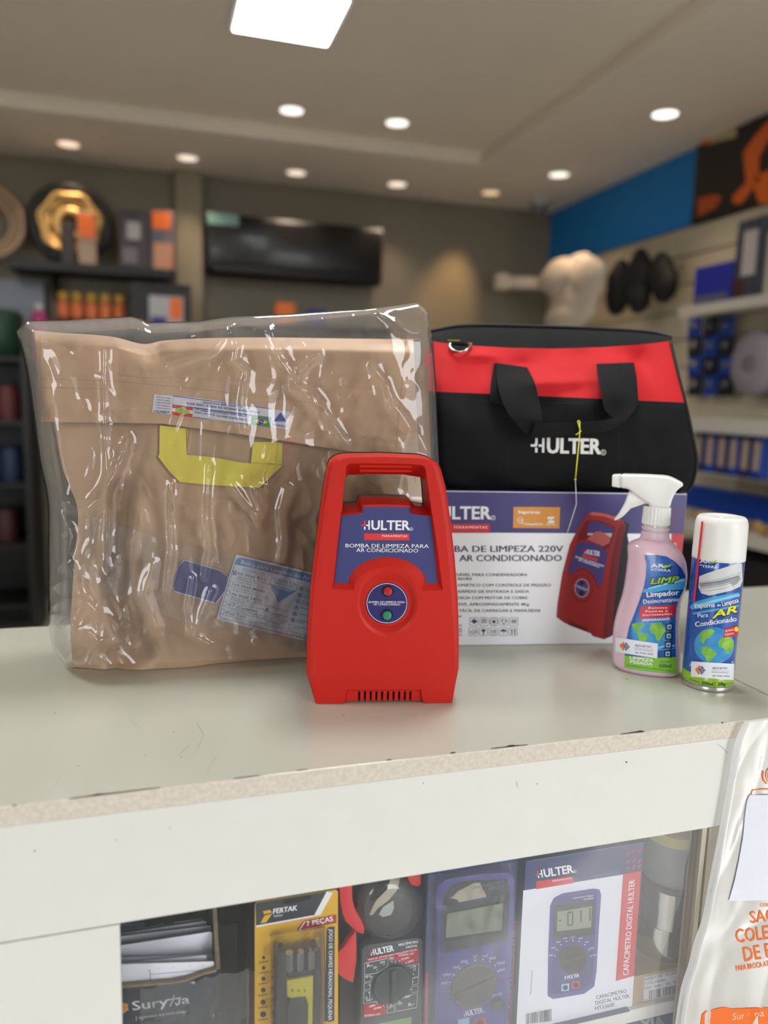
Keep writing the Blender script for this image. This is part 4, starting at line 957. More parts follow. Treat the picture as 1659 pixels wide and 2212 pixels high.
# outline of the body, photo rows: (row y, left x, right x, depth)
def lx(pts, d): return [EF.px(x, y, d) for x, y in pts]
left = [(154, 1432), (150, 1370), (154, 1290), (160, 1210), (168, 1110), (150, 1050), (135, 1010), (118, 920), (108, 850), (100, 800)]
right = [(936, 1398), (934, 1330), (930, 1250), (926, 1170), (922, 1110), (917, 1050), (913, 1010), (906, 920), (900, 850), (897, 790)]
dd = [.0, -.004, -.004, .0, .004, .008, .012, .018, .024, .028]
rows = [(i/9, EF.px(*l, d).x, EF.px(*l, d).z, EF.px(*r, d).x, EF.px(*r, d).z, d) for i, (l, r, d) in enumerate(zip(left, right, dd))]
rows[0] = (0, rows[0][1], .0006, rows[0][3], .0006, rows[0][5])
def seg(p, a, b):
    ax, az, bx_, bz = a[0], a[1], b[0], b[1]; t = max(0, min(1, ((p[0]-ax)*(bx_-ax)+(p[1]-az)*(bz-az))/((bx_-ax)**2+(bz-az)**2)))
    return math.hypot(p[0]-ax-t*(bx_-ax), p[1]-az-t*(bz-az)), t
def pth(px_list, d=0.0): return [(EF.px(x, y, d).x, EF.px(x, y, d).z) for x, y in px_list]
valley = pth([(262, 1060), (246, 1180), (238, 1260), (262, 1330), (306, 1400), (250, 1420)])
ridges = [(pth([(330, 930), (300, 1060), (262, 1180)]), .010, .020), (pth([(470, 1060), (520, 1180), (560, 1300)]), .006, .035), (pth([(620, 1010), (560, 1150)]), .005, .03), (pth([(185, 1440), (300, 1425), (420, 1440)]), .004, .02), (pth([(760, 1000), (740, 1200), (800, 1380)]), .006, .05)]
def pd(p, pl): return min(seg(p, pl[i], pl[i+1])[0] for i in range(len(pl)-1))
def BODY(s_, t):
    xl, zl, xr, zr, d = smooth_tab(rows, t); x = xl+(xr-xl)*s_; z = max(.0004, zl+(zr-zl)*s_)
    e = min(1, 9*min(s_, 1-s_)); e = e*e*(3-2*e)
    y = d - .018*e*math.sin(math.pi*min(1, .12+t*.9))
    v = pd((x, z), valley); y += .030*math.exp(-(v/.011)**2)*e
    for pl_, amp, wd in ridges: y -= amp*math.exp(-(pd((x, z), pl_)/wd)**2)*e
    if s_ < .16: y += .014*(1-s_/.16)*max(0, 1-t*1.7)                      # tucked side fold
    y -= .030*max(0, (s_-.72)/.28)**1.5
    y -= (noise.noise(Vector((x*9, z*9, 1)))*.006 + noise.noise(Vector((x*26, z*22, 5)))*.0022)*e
    return Vector((x, y, z))
TH = .055
bm_ = MB(); NX, NZ = 110, 70
bm_.grid(BODY, NX, NZ)
fr_ = MB(); fr_.grid(BODY, NX, NZ); fb_bvh = fr_.bvh()
def BACK(s_, t):
    p = BODY(s_, t); q = smooth_tab(rows, t); e = min(1, 7*min(s_, 1-s_)); return Vector((p.x, (q[4]*(1-.9*max(0, (s_-.6)/.4)) + .012 + (TH-.012)*e + .012*t)*(1-.8*max(0, (s_-.6)/.4)) - .024*max(0, (s_-.72)/.28), p.z))
bm_.grid(BACK, 40, 30)
def edge(f, n): return [f(i/(n-1)) for i in range(n)]
for s_ in (0, 1): bm_.loft([edge(lambda t: BODY(s_, t), 40), edge(lambda t: BACK(s_, t), 40)], False, closed=False)
for t_ in (0, 1): bm_.loft([edge(lambda s: BODY(s, t_), 60), edge(lambda s: BACK(s, t_), 60)], False, closed=False)
bodyo = bm_.build('bag_body', m_tan, ebag, 60)
# flap folded over the front: outline photo points top and bottom edges
ftop = [(0, 74, 714), (.06, 120, 718), (.2, 240, 727), (.29, 310, 743), (.36, 352, 736), (.45, 432, 731), (.6, 560, 729), (.8, 730, 731), (1, 893, 733)]
fbot = [(0, 91, 911), (.3, 350, 915), (.55, 560, 944), (.75, 710, 968), (1, 905, 996)]
def FLAP(s_, t):      # t 0 at the free lower edge, 1 at the fold
    a = smooth_tab(ftop, s_) if s_ < 1 else ftop[-1][1:]; b = lerp_tab(fbot, s_)
    xs, ys_ = b[0]+(a[0]-b[0])*t, b[1]+(a[1]-b[1])*t
    k = (s_*830)
    base = EF.px(xs, ys_, 0)
    d = -.012 - .026*max(0, (s_-.72)/.28)**1.5 + .004*t + .030*max(0, t-.86)/.14*max(0, t-.86)/.14 + .010*max(0, s_-.9)*10*.3
    q = (base.x, base.z)
    d -= .0035*noise.noise(Vector((base.x*10, base.z*12, 9))) + .0018*noise.noise(Vector((base.x*30, base.z*24, 4)))
    d += .010*math.exp(-((s_-.31)/.05)**2-((t-.93)/.16)**2)
    d -= .004*math.exp(-((s_-.15)/.12)**2-((t-.6)/.3)**2)
    for ts in (.115, .545): d += .0012*math.exp(-((t-ts)/.010)**2)
    return EF.px(xs, ys_, d)
fm = MB(); fm.grid(FLAP, 120, 50)
def FL2(s_, t): p = FLAP(s_, t); return Vector((p.x, p.y+.007, p.z))
fm.grid(FL2, 60, 20)
fm.loft([edge(lambda s: FLAP(s, 0), 60), edge(lambda s: FL2(s, 0), 60)], False, closed=False)
fm.loft([edge(lambda s: FLAP(s, 1), 60), edge(lambda s: FL2(s, 1) + Vector((0, .030, -.006)), 60)], False, closed=False)
for s_ in (0, 1): fm.loft([edge(lambda t: FLAP(s_, t), 30), edge(lambda t: FL2(s_, t), 30)], False, closed=False)
flapo = fm.build('flap', m_tan2, ebag, 50)
ff = MB(); ff.grid(FLAP, 120, 50); ff.grid(BODY, NX, NZ); SE = EF.surf(ff.bvh())
def out_e(x, y, off): return EF.px(x, y, SE(x, y, 0).y-off)
P = Print(SE, base=.0005)
def st_line(pts, m, n, w=.9, fill=.6):
    L = [0]
    for a, b in zip(pts, pts[1:]): L.append(L[-1]+math.hypot(b[0]-a[0], b[1]-a[1]))
    def at(l):
        for i in range(len(pts)-1):
            if l <= L[i+1]: k = (l-L[i])/(L[i+1]-L[i]); return (pts[i][0]+(pts[i+1][0]-pts[i][0])*k, pts[i][1]+(pts[i+1][1]-pts[i][1])*k)
        return pts[-1]
    for k in range(n): P.line([at(L[-1]*k/n), at(L[-1]*(k+fill)/n)], w, m, 0)
st_line(PZ_ := [Z(205, 250), Z(205, 480), Z(220, 685)], m_seam, 60)
st_line([Z(220, 470), Z(560, 480), Z(1000, 520), Z(1659, 600)], m_seam, 80, .7, .7)
st_line([Z(215, 515), Z(560, 522)], m_seam, 30, .7, .9)
st_line([(877, 734), (868, 830), (858, 928), (856, 980)], m_seam, 50, 1.0, .65)
st_line([(905, 800), (911, 920), (920, 1060)], m_seam, 40, .9, .9)
P.build('seam_stitching', flapo)['kind'] = 'stuff'
# yellow webbing handle
Z = zoom(320, 840, 4.879)
def strap(A, B, off, th=.0014, sub=5, nm='handle_strap'):
    n = len(A); tA = [(i/(n-1), *A[i]) for i in range(n)]; tB = [(i/(n-1), *B[i]) for i in range(n)]; m = (n-1)*sub; lp = []
    for j in range(m+1):
        a = lerp_tab(tA, j/m); c = lerp_tab(tB, j/m)
        f_ = lambda u, o_: out_e(*Z(a[0]+(c[0]-a[0])*u, a[1]+(c[1]-a[1])*u), o_)
        lp.append([f_(i/6, off+th) for i in range(7)] + [f_(i/6, off) for i in range(6, -1, -1)])
    return MB().loft(lp).build(nm, m_yweb, ebag, 40)
strap([(405, 425), (412, 690)], [(420, 428), (408, 688)], .001)
strap([(122, 385), (118, 690), (103, 712)], [(400, 418), (403, 680), (403, 700)], .003)
strap([(1105, 560), (1085, 780)], [(1360, 560), (1340, 790)], .0035)
strap([(1350, 560), (1335, 800)], [(1414, 575), (1412, 800)], .0012)
strap([(104, 712), (250, 690), (400, 694), (700, 722), (985, 778)], [(108, 716), (250, 716), (400, 730), (700, 752), (985, 782)], .0042)
strap([(103, 712), (240, 716), (400, 728), (700, 750), (1000, 780), (1200, 788), (1411, 806)], [(105, 716), (225, 872), (338, 984), (620, 1010), (900, 1030), (1175, 1042), (1409, 812)], .0055)
# woven label (upside down) on the flap
m_wlab = mat('white_woven_label', (226, 226, 236), .6, var=.03, vscale=60); m_lblue = mat('label_ink_blue', (48, 66, 170), .6)
P = Print(SE, step=12, base=.0010, dl=.00012)
P.poly([Z(62, 58), Z(500, 92), Z(1000, 165), Z(1492, 243), Z(1472, 430), Z(1290, 405), Z(480, 298), Z(42, 243)], m_wlab)
A = bilin((262, 75), (1306, 214), (1290, 405), (246, 272))
def q(u, v): return Z(*A(u, v))
P.line([q(0, 0), q(1, 0), q(1, .47), q(.25, .47), q(0, .47)], 1.6, m_lblue, 1, True)
P.line([q(.22, .5), q(.80, .5), q(.80, 1), q(.22, .96)], 1.4, m_lblue, 1, True)
m_fgr = mat('flag_green', (0, 140, 60), .6); m_fy = mat('flag_yellow', (240, 220, 40), .6); m_frd = mat('flag_red', (214, 40, 50), .6)
P.poly([q(.80, .5), q(1, .5), q(1, 1), q(.80, 1)], m_fgr, 2); P.poly([q(.83, .75), q(.90, .57), q(.97, .75), q(.90, .94)], m_fy, 3)
c_ = q(.90, .755); P.poly([(c_[0]+6.5*math.cos(R(a)), c_[1]+6.5*math.sin(R(a))) for a in range(0, 360, 20)], m_lblue, 4); P.line([(c_[0]-6, c_[1]-1), (c_[0], c_[1]), (c_[0]+6, c_[1]+3)], .8, m_inkw, 5)
P.poly([q(0, .48), q(.21, .48), q(.21, .64), q(0, .64)], m_frd, 2); P.poly([q(0, .64), q(.21, .64), q(.21, .82), q(0, .82)], m_inkw, 2); P.poly([q(0, .82), q(.21, .82), q(.21, .98), q(0, .98)], m_frd, 2)
P.poly([q(.02, .73), q(.105, .5), q(.19, .73), q(.105, .96)], mat('flag_lime', (170, 206, 60), .6), 3)
c_ = q(.105, .73); P.poly([(c_[0]+6*math.cos(R(a)), c_[1]+6*math.sin(R(a))) for a in range(0, 360, 20)], mat('crest_ochre', (170, 150, 60), .6), 4)
def flip(st, a, b, h, m, bold=.02): P.text(st, *Z(*a), *Z(*b), h/4.879, m, 5, bold, up=(0.06, 1.0))
flip('BOLSA PARA LIMPEZA DE 9MIL A 12MIL BTUS', (1168, 240), (400, 140), 22, m_lblue)
flip('(ALGUMAS 18MIL PEQUENAS)', (1000, 184), (580, 134), 18, m_lblue)
flip('COMPOSIÇÃO 100% PVC (Lona de Toldo)', (1064, 322), (490, 238), 20, m_lblue)
flip('Produzido por CNPJ 24.326.504/0001-64', (1058, 286), (500, 212), 18, m_lblue)
flip('ATENÇÃO', (226, 234), (60, 222), 22, m_lblue)
for k, t_ in enumerate(('Conserve sempre', 'e Produto seco', 'para guardar', 'Utilize sempre', 'EPIs para uso')): flip(t_, (232, 207-k*28), (84, 194-k*28), 13, m_lblue if k < 3 else m_ink, .01)
P.poly([Z(1395, 245), Z(1462, 356), Z(1440, 345), Z(1385, 335), Z(1325, 345), Z(1312, 348)], m_lblue, 2); P.poly([Z(1325, 345), Z(1385, 335), Z(1440, 346), Z(1385, 352)], mat('pale_blue_ink', (130, 160, 220), .6), 3)
P.line([Z(1395, 245), Z(1395, 285)], 1, m_lblue, 3); P.line([Z(1311, 350), Z(1309, 395)], .9, m_lblue, 3); P.line([Z(1460, 360), Z(1456, 408)], .9, m_lblue, 3)
flip('CELISTA', (1446, 384), (1320, 366), 20, m_lblue, .01)
P.build('woven_label', flapo)
# clear pouch taped across the body, with the model slip and a blue card
Zl = zoom(300, 1160, 4.1475); Z = Zl
m_slip = mat('white_slip', (222, 226, 240), .5); m_sb = mat('slip_blue', (84, 140, 200), .5); m_ik = mat('slip_ink', (60, 64, 84), .5); m_pen = mat('pen_blue', (50, 50, 170), .5)
slipP = Print(SE, step=16, base=.0035, dl=.00010); P = slipP
A0 = (870, 150); ux, uy = (1560-905)/1000.0, (330-172)/1000.0
ang = math.atan2(155, 640); cu_, su_ = math.cos(ang), math.sin(ang)
WL, HL = 1130, 600                                     # slip size in zoomed pixels, runs on behind the pump
lft = ((692-870)/HL, (725-150)/HL)
def q(u, v): return Z(870 + WL*cu_*u + (692-870)*v, 150 + WL*su_*u + (725-150)*v)
P.poly([q(0, 0), q(1, 0), q(1, 1), q(0, 1)], m_slip)
def qr(u0, v0, u1, v1, ru=.02, rv=.05):
    o = []
    for cu2, cv2, a0 in ((u1-ru, v0+rv, 270), (u1-ru, v1-rv, 0), (u0+ru, v1-rv, 90), (u0+ru, v0+rv, 180)):
        for k in range(5): a = R(a0+22.5*k); o.append(q(cu2+ru*math.cos(a), cv2+rv*math.sin(a)))
    return o
P.line(qr(.012, .03, .985, .97, .04, .07), 1.0, m_ik, 2, True)
P.poly([q(.016, .145), q(.016, .09), q(.03, .05), q(.055, .035), q(.98, .035), q(.98, .145)], m_sb, 1)
def lt(st, u, v, u2, h, m=m_ik, l=3, b=0.0):
    P.text(st, *q(u, v), *q(u2, v), h/4.1475, m, l, b)
lt('Bolsa para Limpeza de Ar Condicionado', .055, .118, .93, 34, m_inkw, 3, .008)
lt('MODELOS:', .085, .215, .265, 28, m_sb)
for k, (a_, bl__, w_) in enumerate((('Hi Wall 9/12', ['Algumas de 18mil Pequenas', 'Profundidade 34cm', 'Largura 80cm (±15+ ou ±15-)'], .22), ('Hi Wall Média', ['Profundidade 34cm', 'Largura 90cm (±15+ ou ±15-)'], .24), ('Hi Wall 24/32', ['Algumas de 18mil Grandes', 'Profundidade 34cm', 'Largura 117cm (±15+ ou ±15-)'], .24), ('K7 (Cassete)', ['Medida 90x90cm Dobrável', 'com 3 abas laterais de 30cm'], .23), ('Piso Teto', ['Medida 180x70cm Dobrável', 'com 3 abas laterais de 30cm'], .16))):
    v0 = (.285, .455, .60, .765, .885)[k]
    lt(a_, .062, v0, .062+w_, 25, m_ik, 3, .006)
    for j, t_ in enumerate(bl__): lt(t_, .062, v0+.036+.036*j, .062+.0105*len(t_), 13, m_ik)
    c_ = q(.03, v0-.018); P.line([(c_[0]+5.2*math.cos(R(a)), c_[1]+5.2*math.sin(R(a))) for a in range(0, 360, 24)], .7, m_ik, 3, True)
    if k == 0: P.line([(c_[0]-4, c_[1]-4), (c_[0]+4, c_[1]+5)], 1.8, m_pen, 4); P.line([(c_[0]-3, c_[1]+4), (c_[0]+4, c_[1]-4)], 1.8, m_pen, 4)
P.poly([Z(1168, 412), Z(1215, 425), Z(1395, 470), Z(1400, 478), Z(1250, 575), Z(1240, 570)], m_sb, 3); P.poly([Z(1215, 425), Z(1395, 470), Z(1330, 482), Z(1240, 455)], mat('slip_pale', (160, 200, 226), .5), 4)
P.line([Z(1190, 345), Z(1168, 412), Z(1250, 575), Z(1240, 615)], 1.0, m_ik, 4); P.line([Z(1420, 400), Z(1400, 478)], .8, m_ik, 4)
P.text('CELISTA', *Z(1196, 382), *Z(1402, 430), 26/4.1475, m_sb, 5, .012); P.text('Bolsas de Limpeza', *Z(1206, 404), *Z(1378, 445), 11/4.1475, m_ik, 5)
P.line([Z(1122, 602), Z(1330, 655), Z(1325, 705), Z(1112, 652)], .7, m_ik, 4, True); P.text('A', *Z(1124, 652), *Z(1154, 660), 34/4.1475, m_pen, 5, .03); P.text('Inspeção', *Z(1186, 678), *Z(1270, 694), 12/4.1475, m_ik, 4)
for st_, a, b in (('ATENÇÃO!', (1166, 692), (1252, 714)), ('Em caso de etiqueta rompida', (1078, 694), (1322, 752)), ('favor conferir os itens', (1104, 720), (1286, 766)), ('COMPOSIÇÃO:', (1128, 744), (1252, 774)), ('100% PVC Lona de Toldo', (1072, 756), (1292, 810)), ('Produzido por', (1122, 786), (1236, 814)), ('CNPJ. 24.326.504/0001-64', (1060, 800), (1282, 852))):
    P.text(st_, *Z(*a), *Z(*b), 13/4.1475, m_sb if 'PVC' not in st_ and 'COMP' not in st_ else m_ik, 4, .008)
for k, (t_, x_) in enumerate((('1 Bolsa para limpeza', 1), ('1 Par de Hastes com Velcro', 1), ('2m de Mangueira com Engate', 1), ('Válvula de Dreno', 1), ('Carta de Instrução', 1), ('2 Retalhos para Reparo', 1), ('4 Tensores (Somente K7)', 0), ('2,5m de Mangueira c/ engate rápido', 0))):
    x_0, y_0 = (1450-k*15.5, 455+k*55.5); c_ = Z(x_0, y_0)
    P.line([(c_[0]+5.2*math.cos(R(a)), c_[1]+5.2*math.sin(R(a))) for a in range(0, 360, 24)], .7, m_ik, 3, True)
    if x_: P.line([(c_[0]-3, c_[1]-3), (c_[0]+4, c_[1]+4)], 1.7, m_pen, 4); P.line([(c_[0]-3, c_[1]+3), (c_[0]+3, c_[1]-4)], 1.7, m_pen, 4)
    w_ = t_.split(' '); l1 = ' '.join(w_[:3]); P.text(l1, *Z(x_0+32, y_0+4), *Z(x_0+32+11*len(l1), y_0+4+2.7*len(l1)), 17/4.1475, m_ik, 3)
    l2 = ' '.join(w_[3:])
    if l2: P.text(l2, *Z(x_0+28, y_0+22), *Z(x_0+28+11*len(l2), y_0+22+2.7*len(l2)), 15/4.1475, m_ik, 3)
slip = thing('model_slip', 'white printed slip with blue heading and ticked circles, in the clear pouch', 'label', EF)
P.build('printed_slip', slip)
card = thing('blue_card', 'small dark blue card with cut corners in the clear pouch', 'card', EF)
P = Print(SE, step=16, base=.0030)
P.poly([Z(400, 203), Z(415, 203), Z(730, 290), Z(806, 352), Z(785, 470), Z(694, 590), Z(680, 588), Z(318, 486), Z(302, 440), Z(346, 268)], m_slip, 0)
P.poly([Z(408, 207), Z(727, 297), Z(800, 352), Z(780, 462), Z(688, 582), Z(322, 478), Z(307, 435), Z(350, 268)], mat('deep_blue_card', (32, 44, 140), .35, var=.12, vscale=200), 2)
for r_ in range(9):
    for c_ in range(6): P.poly([(lambda x, y: Z(x, y))(x_, y_) for x_, y_ in ((386+c_*12-r_*7, 232+r_*26+c_*3), (391+c_*12-r_*7, 233+r_*26+c_*3), (390+c_*12-r_*7, 240+r_*26+c_*3), (385+c_*12-r_*7, 239+r_*26+c_*3))], mat('card_speck', (92, 104, 186), .4), 4)
P.build('card_face', card)

# ---- the clear plastic bag round it
m_film = film('clear_plastic_film', haze=.045, gloss=1.7, rough=.03, bump=.12, bscale=40, dist=.001)
m_film2 = film('clear_plastic_back', haze=.05, gloss=.4, rough=.1)
m_pouch = film('clear_pouch_film', haze=.10, gloss=.9, rough=.1, bump=.4, bscale=70)
pouch = thing('clear_pouch', 'milky clear pouch band taped slanting across the tan bag', 'pouch', EF)
pt_ = [(0, (186, 1110), (176, 1258)), (.04, (215, 1120), (186, 1262)), (.25, (320, 1154), (300, 1310)), (.45, (420, 1178), (405, 1346)), (.62, (500, 1198), (490, 1366)), (1, (704, 1250), (690, 1420))]
def POU(u, v):
    a = lerp_tab([(t, p[0], p[1], q_[0], q_[1]) for t, p, q_ in pt_], u); x, y = a[0]+(a[2]-a[0])*v, a[1]+(a[3]-a[1])*v
    return out_e(x, y, .0060+.0012*noise.noise(Vector((x*.03, y*.03, 2))))
MB().grid(POU, 60, 24).build('pouch_film', m_pouch, pouch, 180)
sleeve = thing('plastic_bag', 'large crumpled clear plastic bag around the tan bag', 'bag', EF)
pl_l = [(0, 136, 1432), (.08, 112, 1395), (.2, 105, 1335), (.35, 103, 1200), (.45, 102, 1090), (.58, 84, 990), (.7, 72, 905), (.82, 56, 800), (.93, 42, 740), (1, 36, 716)]
pl_r = [(0, 958, 1392), (.2, 957, 1330), (.35, 955, 1200), (.45, 951, 1090), (.58, 946, 960), (.7, 940, 850), (.8, 933, 770), (.87, 927, 722), (.95, 924, 676), (1, 914, 662)]
pl_t = [(0, 36, 716), (.03, 56, 692), (.12, 140, 691), (.2, 210, 687), (.285, 285, 683), (.31, 306, 689), (.33, 318, 696), (.45, 425, 694), (.55, 500, 683), (.7, 640, 677), (.85, 790, 668), (.93, 862, 659), (.97, 903, 654), (1, 914, 662)]
creases = [([(222, 735), (222, 880), (228, 1050), (230, 1240)], .004, .0035), ([(505, 700), (520, 740), (515, 775), (540, 800), (528, 870), (535, 930)], .005, .003), ([(505, 700), (460, 760), (365, 790)], .004, .003), ([(360, 1290), (372, 1200), (368, 1100), (372, 1050)], .004, .003), ([(456, 1010), (450, 1120), (458, 1200), (445, 1260)], .005, .003),
           ([(258, 980), (240, 1030), (212, 1080), (185, 1110), (130, 1090)], .007, .006), ([(275, 950), (262, 1000), (215, 1090)], .006, .004), ([(560, 1060), (570, 1110), (565, 1130)], .006, .005), ([(630, 1065), (612, 1110), (620, 1180), (612, 1220)], .006, .006), ([(510, 1055), (560, 1120)], .004, .004),
           ([(650, 835), (690, 850), (720, 900), (760, 960)], .006, .004), ([(590, 700), (610, 770), (650, 830)], .004, .004), ([(420, 1260), (408, 1330), (420, 1390), (455, 1410)], .004, .003), ([(820, 790), (850, 830), (870, 880), (905, 930)], .006, .004), ([(700, 760), (660, 800), (650, 840), (700, 880)], .006, .004),
           ([(330, 1230), (310, 1300), (335, 1370)], .006, .008), ([(150, 1240), (170, 1320), (140, 1400)], .007, .004), ([(120, 1110), (150, 1170), (130, 1230)], .008, .004), ([(60, 700), (66, 760), (84, 860)], .005, .004), ([(460, 1290), (420, 1395)], .005, .004), ([(870, 690), (905, 715), (926, 716)], .006, .004), ([(830, 668), (880, 700)], .006, .004), ([(410, 720), (500, 690), (600, 712)], .004, .004)]
_cr = [([(EF.px(x, y, -.03).x, EF.px(x, y, -.03).z) for x, y in c_], a_, w_) for c_, a_, w_ in creases]
_c0 = EF.px(500, 1050, -.03)
def PL(u, v, front=True):
    l = smooth_tab(pl_l, v); r_ = smooth_tab(pl_r, v); tx, ty = lerp_tab(pl_t, u)
    x = l[0]+(r_[0]-l[0])*u; y = l[1]+(r_[1]-l[1])*u
    tl, tr_ = pl_t[0][2], pl_t[-1][2]; w_ = max(0, (v-.55)/.45)**1.5
    y += (ty-(tl+(tr_-tl)*u))*w_; x += (tx-(36+(914-36)*u))*w_
    yb = 1432+(1392-1432)*u; w2 = max(0, 1-v/.3)
    y += w2*(10 if u > .03 else 0)*math.sin(math.pi*min(1, u*1.02))**.3
    e = min(1, 15*u, 7*(1-u)); e = math.sqrt(max(0, 1-(1-e)**2)); et = min(1, 6*(1-v)); et = math.sqrt(max(0, 1-(1-et)**2)); e = e*(.25+.75*et) if v > .5 else e
    dmid = .020+.016*v
    if not front:
        e *= 1-.85*max(0, (u-.6)/.4); dm2 = dmid*(1-max(0, (u-.6)/.4)) - .024*max(0, (u-.72)/.28)
        p = EF.px(x, y, dm2); p.y = dm2 + .055*e + .008*noise.noise(Vector((p.x*9, p.z*9, 30)))*e; p.z = max(p.z, .0006); return p
    p0 = EF.px(x, y, 0); sfc = min(SE(x, y, 0).y, .02) if 0 < x else 0
    k9 = max(0, (u-.72)/.28)
    d = (dmid*(1-max(0, (u-.6)/.4)) - .024*k9)*(1-e) + (-.0275-.026*k9**1.5)*e
    g = noise.noise(Vector((p0.x*12, p0.z*8, 40)))
    rg = (1-abs(noise.noise(Vector((p0.x*22+g, p0.z*15, 50)))))**3 + .6*(1-abs(noise.noise(Vector((p0.x*48, p0.z*34+g*2, 60)))))**4
    loc = .8 + 4.2*math.exp(-((p0.x-_lft.x)/.05)**2-((p0.z-.05)/.07)**2)
    d -= (.0035*g + .0022*rg*loc)*(.25+.75*e)
    for c_, a_, w__ in _cr:
        q_ = pd((p0.x, p0.z), c_)
        if q_ < w__*3: d -= a_*math.exp(-(q_/w__)**1.3)*.8
    p = EF.px(x, y, d); p.z = max(p.z, .0006); return p
_lft = EF.px(140, 1300, 0)
sl = MB(); sl.grid(lambda u, v: PL(u, v), 230, 200)
sl.build('front_film', m_film, sleeve, 180)
MB().grid(lambda u, v: PL(u, v, False), 60, 50).build('back_film', m_film2, sleeve, 180)

# ================================================================== GOODS IN THE GLASS DISPLAY
GY = .6235
def GF(cx, Y=GY, z=ZS):
    f_ = Fr((cx, Y, z), 0); f_.zmin = .0003; return f_
m_cnavy = mat('carton_navy_print', (26, 46, 104), .3, var=.03, vscale=20); m_cardw = mat('carton_white_face', (232, 234, 246), .35)
m_dgrey = mat('dark_grey_plastic', (52, 54, 58), .4); m_bluep = mat('blue_rubber', (64, 66, 160), .42, var=.03, vscale=30); m_lcd = mat('lcd_grey_green', (142, 148, 128), .25)
m_blk2 = mat('soft_black', (24, 24, 28), .4)
m_wrap = film('shrink_wrap', haze=.02, gloss=1.1, rough=.05, bump=.5, bscale=60)
def barcode(P, A, n, m, seed=1, l=2):
    rnd = random.Random(seed); u = 0
    while u < 1:
        w_ = rnd.choice((.008, .014, .022, .03)); P.poly([A(u, 0), A(min(1, u+w_), 0), A(min(1, u+w_), 1), A(u, 1)], m, l); u += w_+rnd.choice((.01, .016, .026))

# ---- capacitance meter carton
Z = zoom(1100, 1700, 2.968)
HF = GF(.4145)
hx0, hx1 = HF.px(*Z(93, 700)).x, HF.px(*Z(857, 500)).x; hz = HF.px(*Z(480, 416)).z
hb = thing('meter_carton', 'white and navy carton picturing a blue capacitance meter, behind the display glass', 'box', HF)
MB().box(hx0, hx1, 0, .055, .0002, hz, bev=.0006).build('carton_body', m_cnavy, hb)
P = Print(HF.flat(0), base=.0003)
P.poly([Z(92, 664), Z(730, 561), Z(680, 1245), Z(802, 1208), Z(786, 1408), Z(40, 1548), Z(42, 1600), Z(45, 1520)], m_cardw)
P.mb = MB()
P.poly([Z(90, 664), Z(730, 561), Z(682, 1245), Z(801, 1210), Z(787, 1408), Z(44, 1570)], m_cardw)
P.poly([Z(732, 560), Z(846, 538), Z(800, 1211), Z(682, 1245)], m_cred, 1)
P.poly([Z(728, 556), Z(733, 560), Z(733, 405), Z(728, 410)], m_cnavy, 1)
hulter(P, Z, *Z(184, 585), *Z(414, 548), 50/2.968, m_inkw, m_cred, 1, .03)
P.poly([Z(174, 612), Z(180, 604), Z(412, 570), Z(412, 616), Z(172, 656)], m_cred, 1)
P.text('FERRAMENTAS', *Z(278, 609), *Z(402, 590), 11/2.968, m_inkw, 2, .012)
for (x, y) in ((766, 430), (802, 420), (836, 415), (764, 482), (802, 474), (838, 478), (764, 526), (802, 518), (836, 512)):
    P.poly([Z(x-10, y-12), Z(x+12, y-14), Z(x+12, y-7), Z(x-10, y-5)], m_cred, 1); P.poly([Z(x-10, y-6), Z(x-4, y-6), Z(x-4, y+12), Z(x-10, y+12)], m_cred, 1)
P.text('CAPACIMETRO DIGITAL HULTER', *Z(765, 1204), *Z(806, 592), 37/2.968, m_inkw, 2, .012, up=(-.98, .16))
m_mb = mat('picture_blue', (58, 58, 150), .35); m_mb2 = mat('picture_indigo', (44, 44, 122), .35)
P.poly([Z(262, 760), Z(285, 712), Z(340, 682), Z(540, 651), Z(578, 656), Z(590, 690), Z(575, 900), Z(560, 1180), Z(545, 1280), Z(480, 1326), Z(280, 1360), Z(246, 1340), Z(250, 1050)], m_mb, 1)
P.poly([Z(290, 742), Z(340, 706), Z(530, 676), Z(562, 690), Z(540, 1260), Z(478, 1300), Z(290, 1330), Z(266, 1318)], m_mb2, 2)
P.poly([Z(288, 762), Z(556, 724), Z(546, 946), Z(276, 976)], m_blk2, 3); P.poly([Z(310, 800), Z(530, 765), Z(525, 900), Z(306, 926)], m_lcd, 4)
def seg7(ch, x, y, w_, h_, sk):
    S7 = {'0': 'abcdef', '1': 'bc', '-': 'g'}[ch]; t = 9
    def q(u, v): return Z(x+u*w_+sk*(1-v)*0, y+v*h_-u*w_*.16)
    G = {'a': (0, 0, 1, 0), 'b': (1, 0, 1, .5), 'c': (1, .5, 1, 1), 'd': (0, 1, 1, 1), 'e': (0, .5, 0, 1), 'f': (0, 0, 0, .5), 'g': (0, .5, 1, .5)}
    for c_ in S7: a = G[c_]; P.line([q(a[0], a[1]), q(a[2], a[3])], t/2.968, m_blk2, 5)
seg7('-', 316, 828, 20, 60, 0); seg7('0', 376, 806, 30, 82, 0); seg7('1', 430, 794, 30, 80, 0); seg7('1', 488, 782, 30, 80, 0)
P.text('Capacímetro Digital', *Z(406, 718), *Z(538, 700), 11/2.968, m_cardw, 3); P.text('HT5360F', *Z(478, 726), *Z(540, 718), 10/2.968, m_cardw, 3)
P.poly([Z(408+91*math.cos(R(a)), 1105+95*math.sin(R(a))) for a in range(0, 360, 10)], m_blk2, 3)
P.line([Z(330, 1130), Z(490, 1085)], 3, m_dgrey, 4)
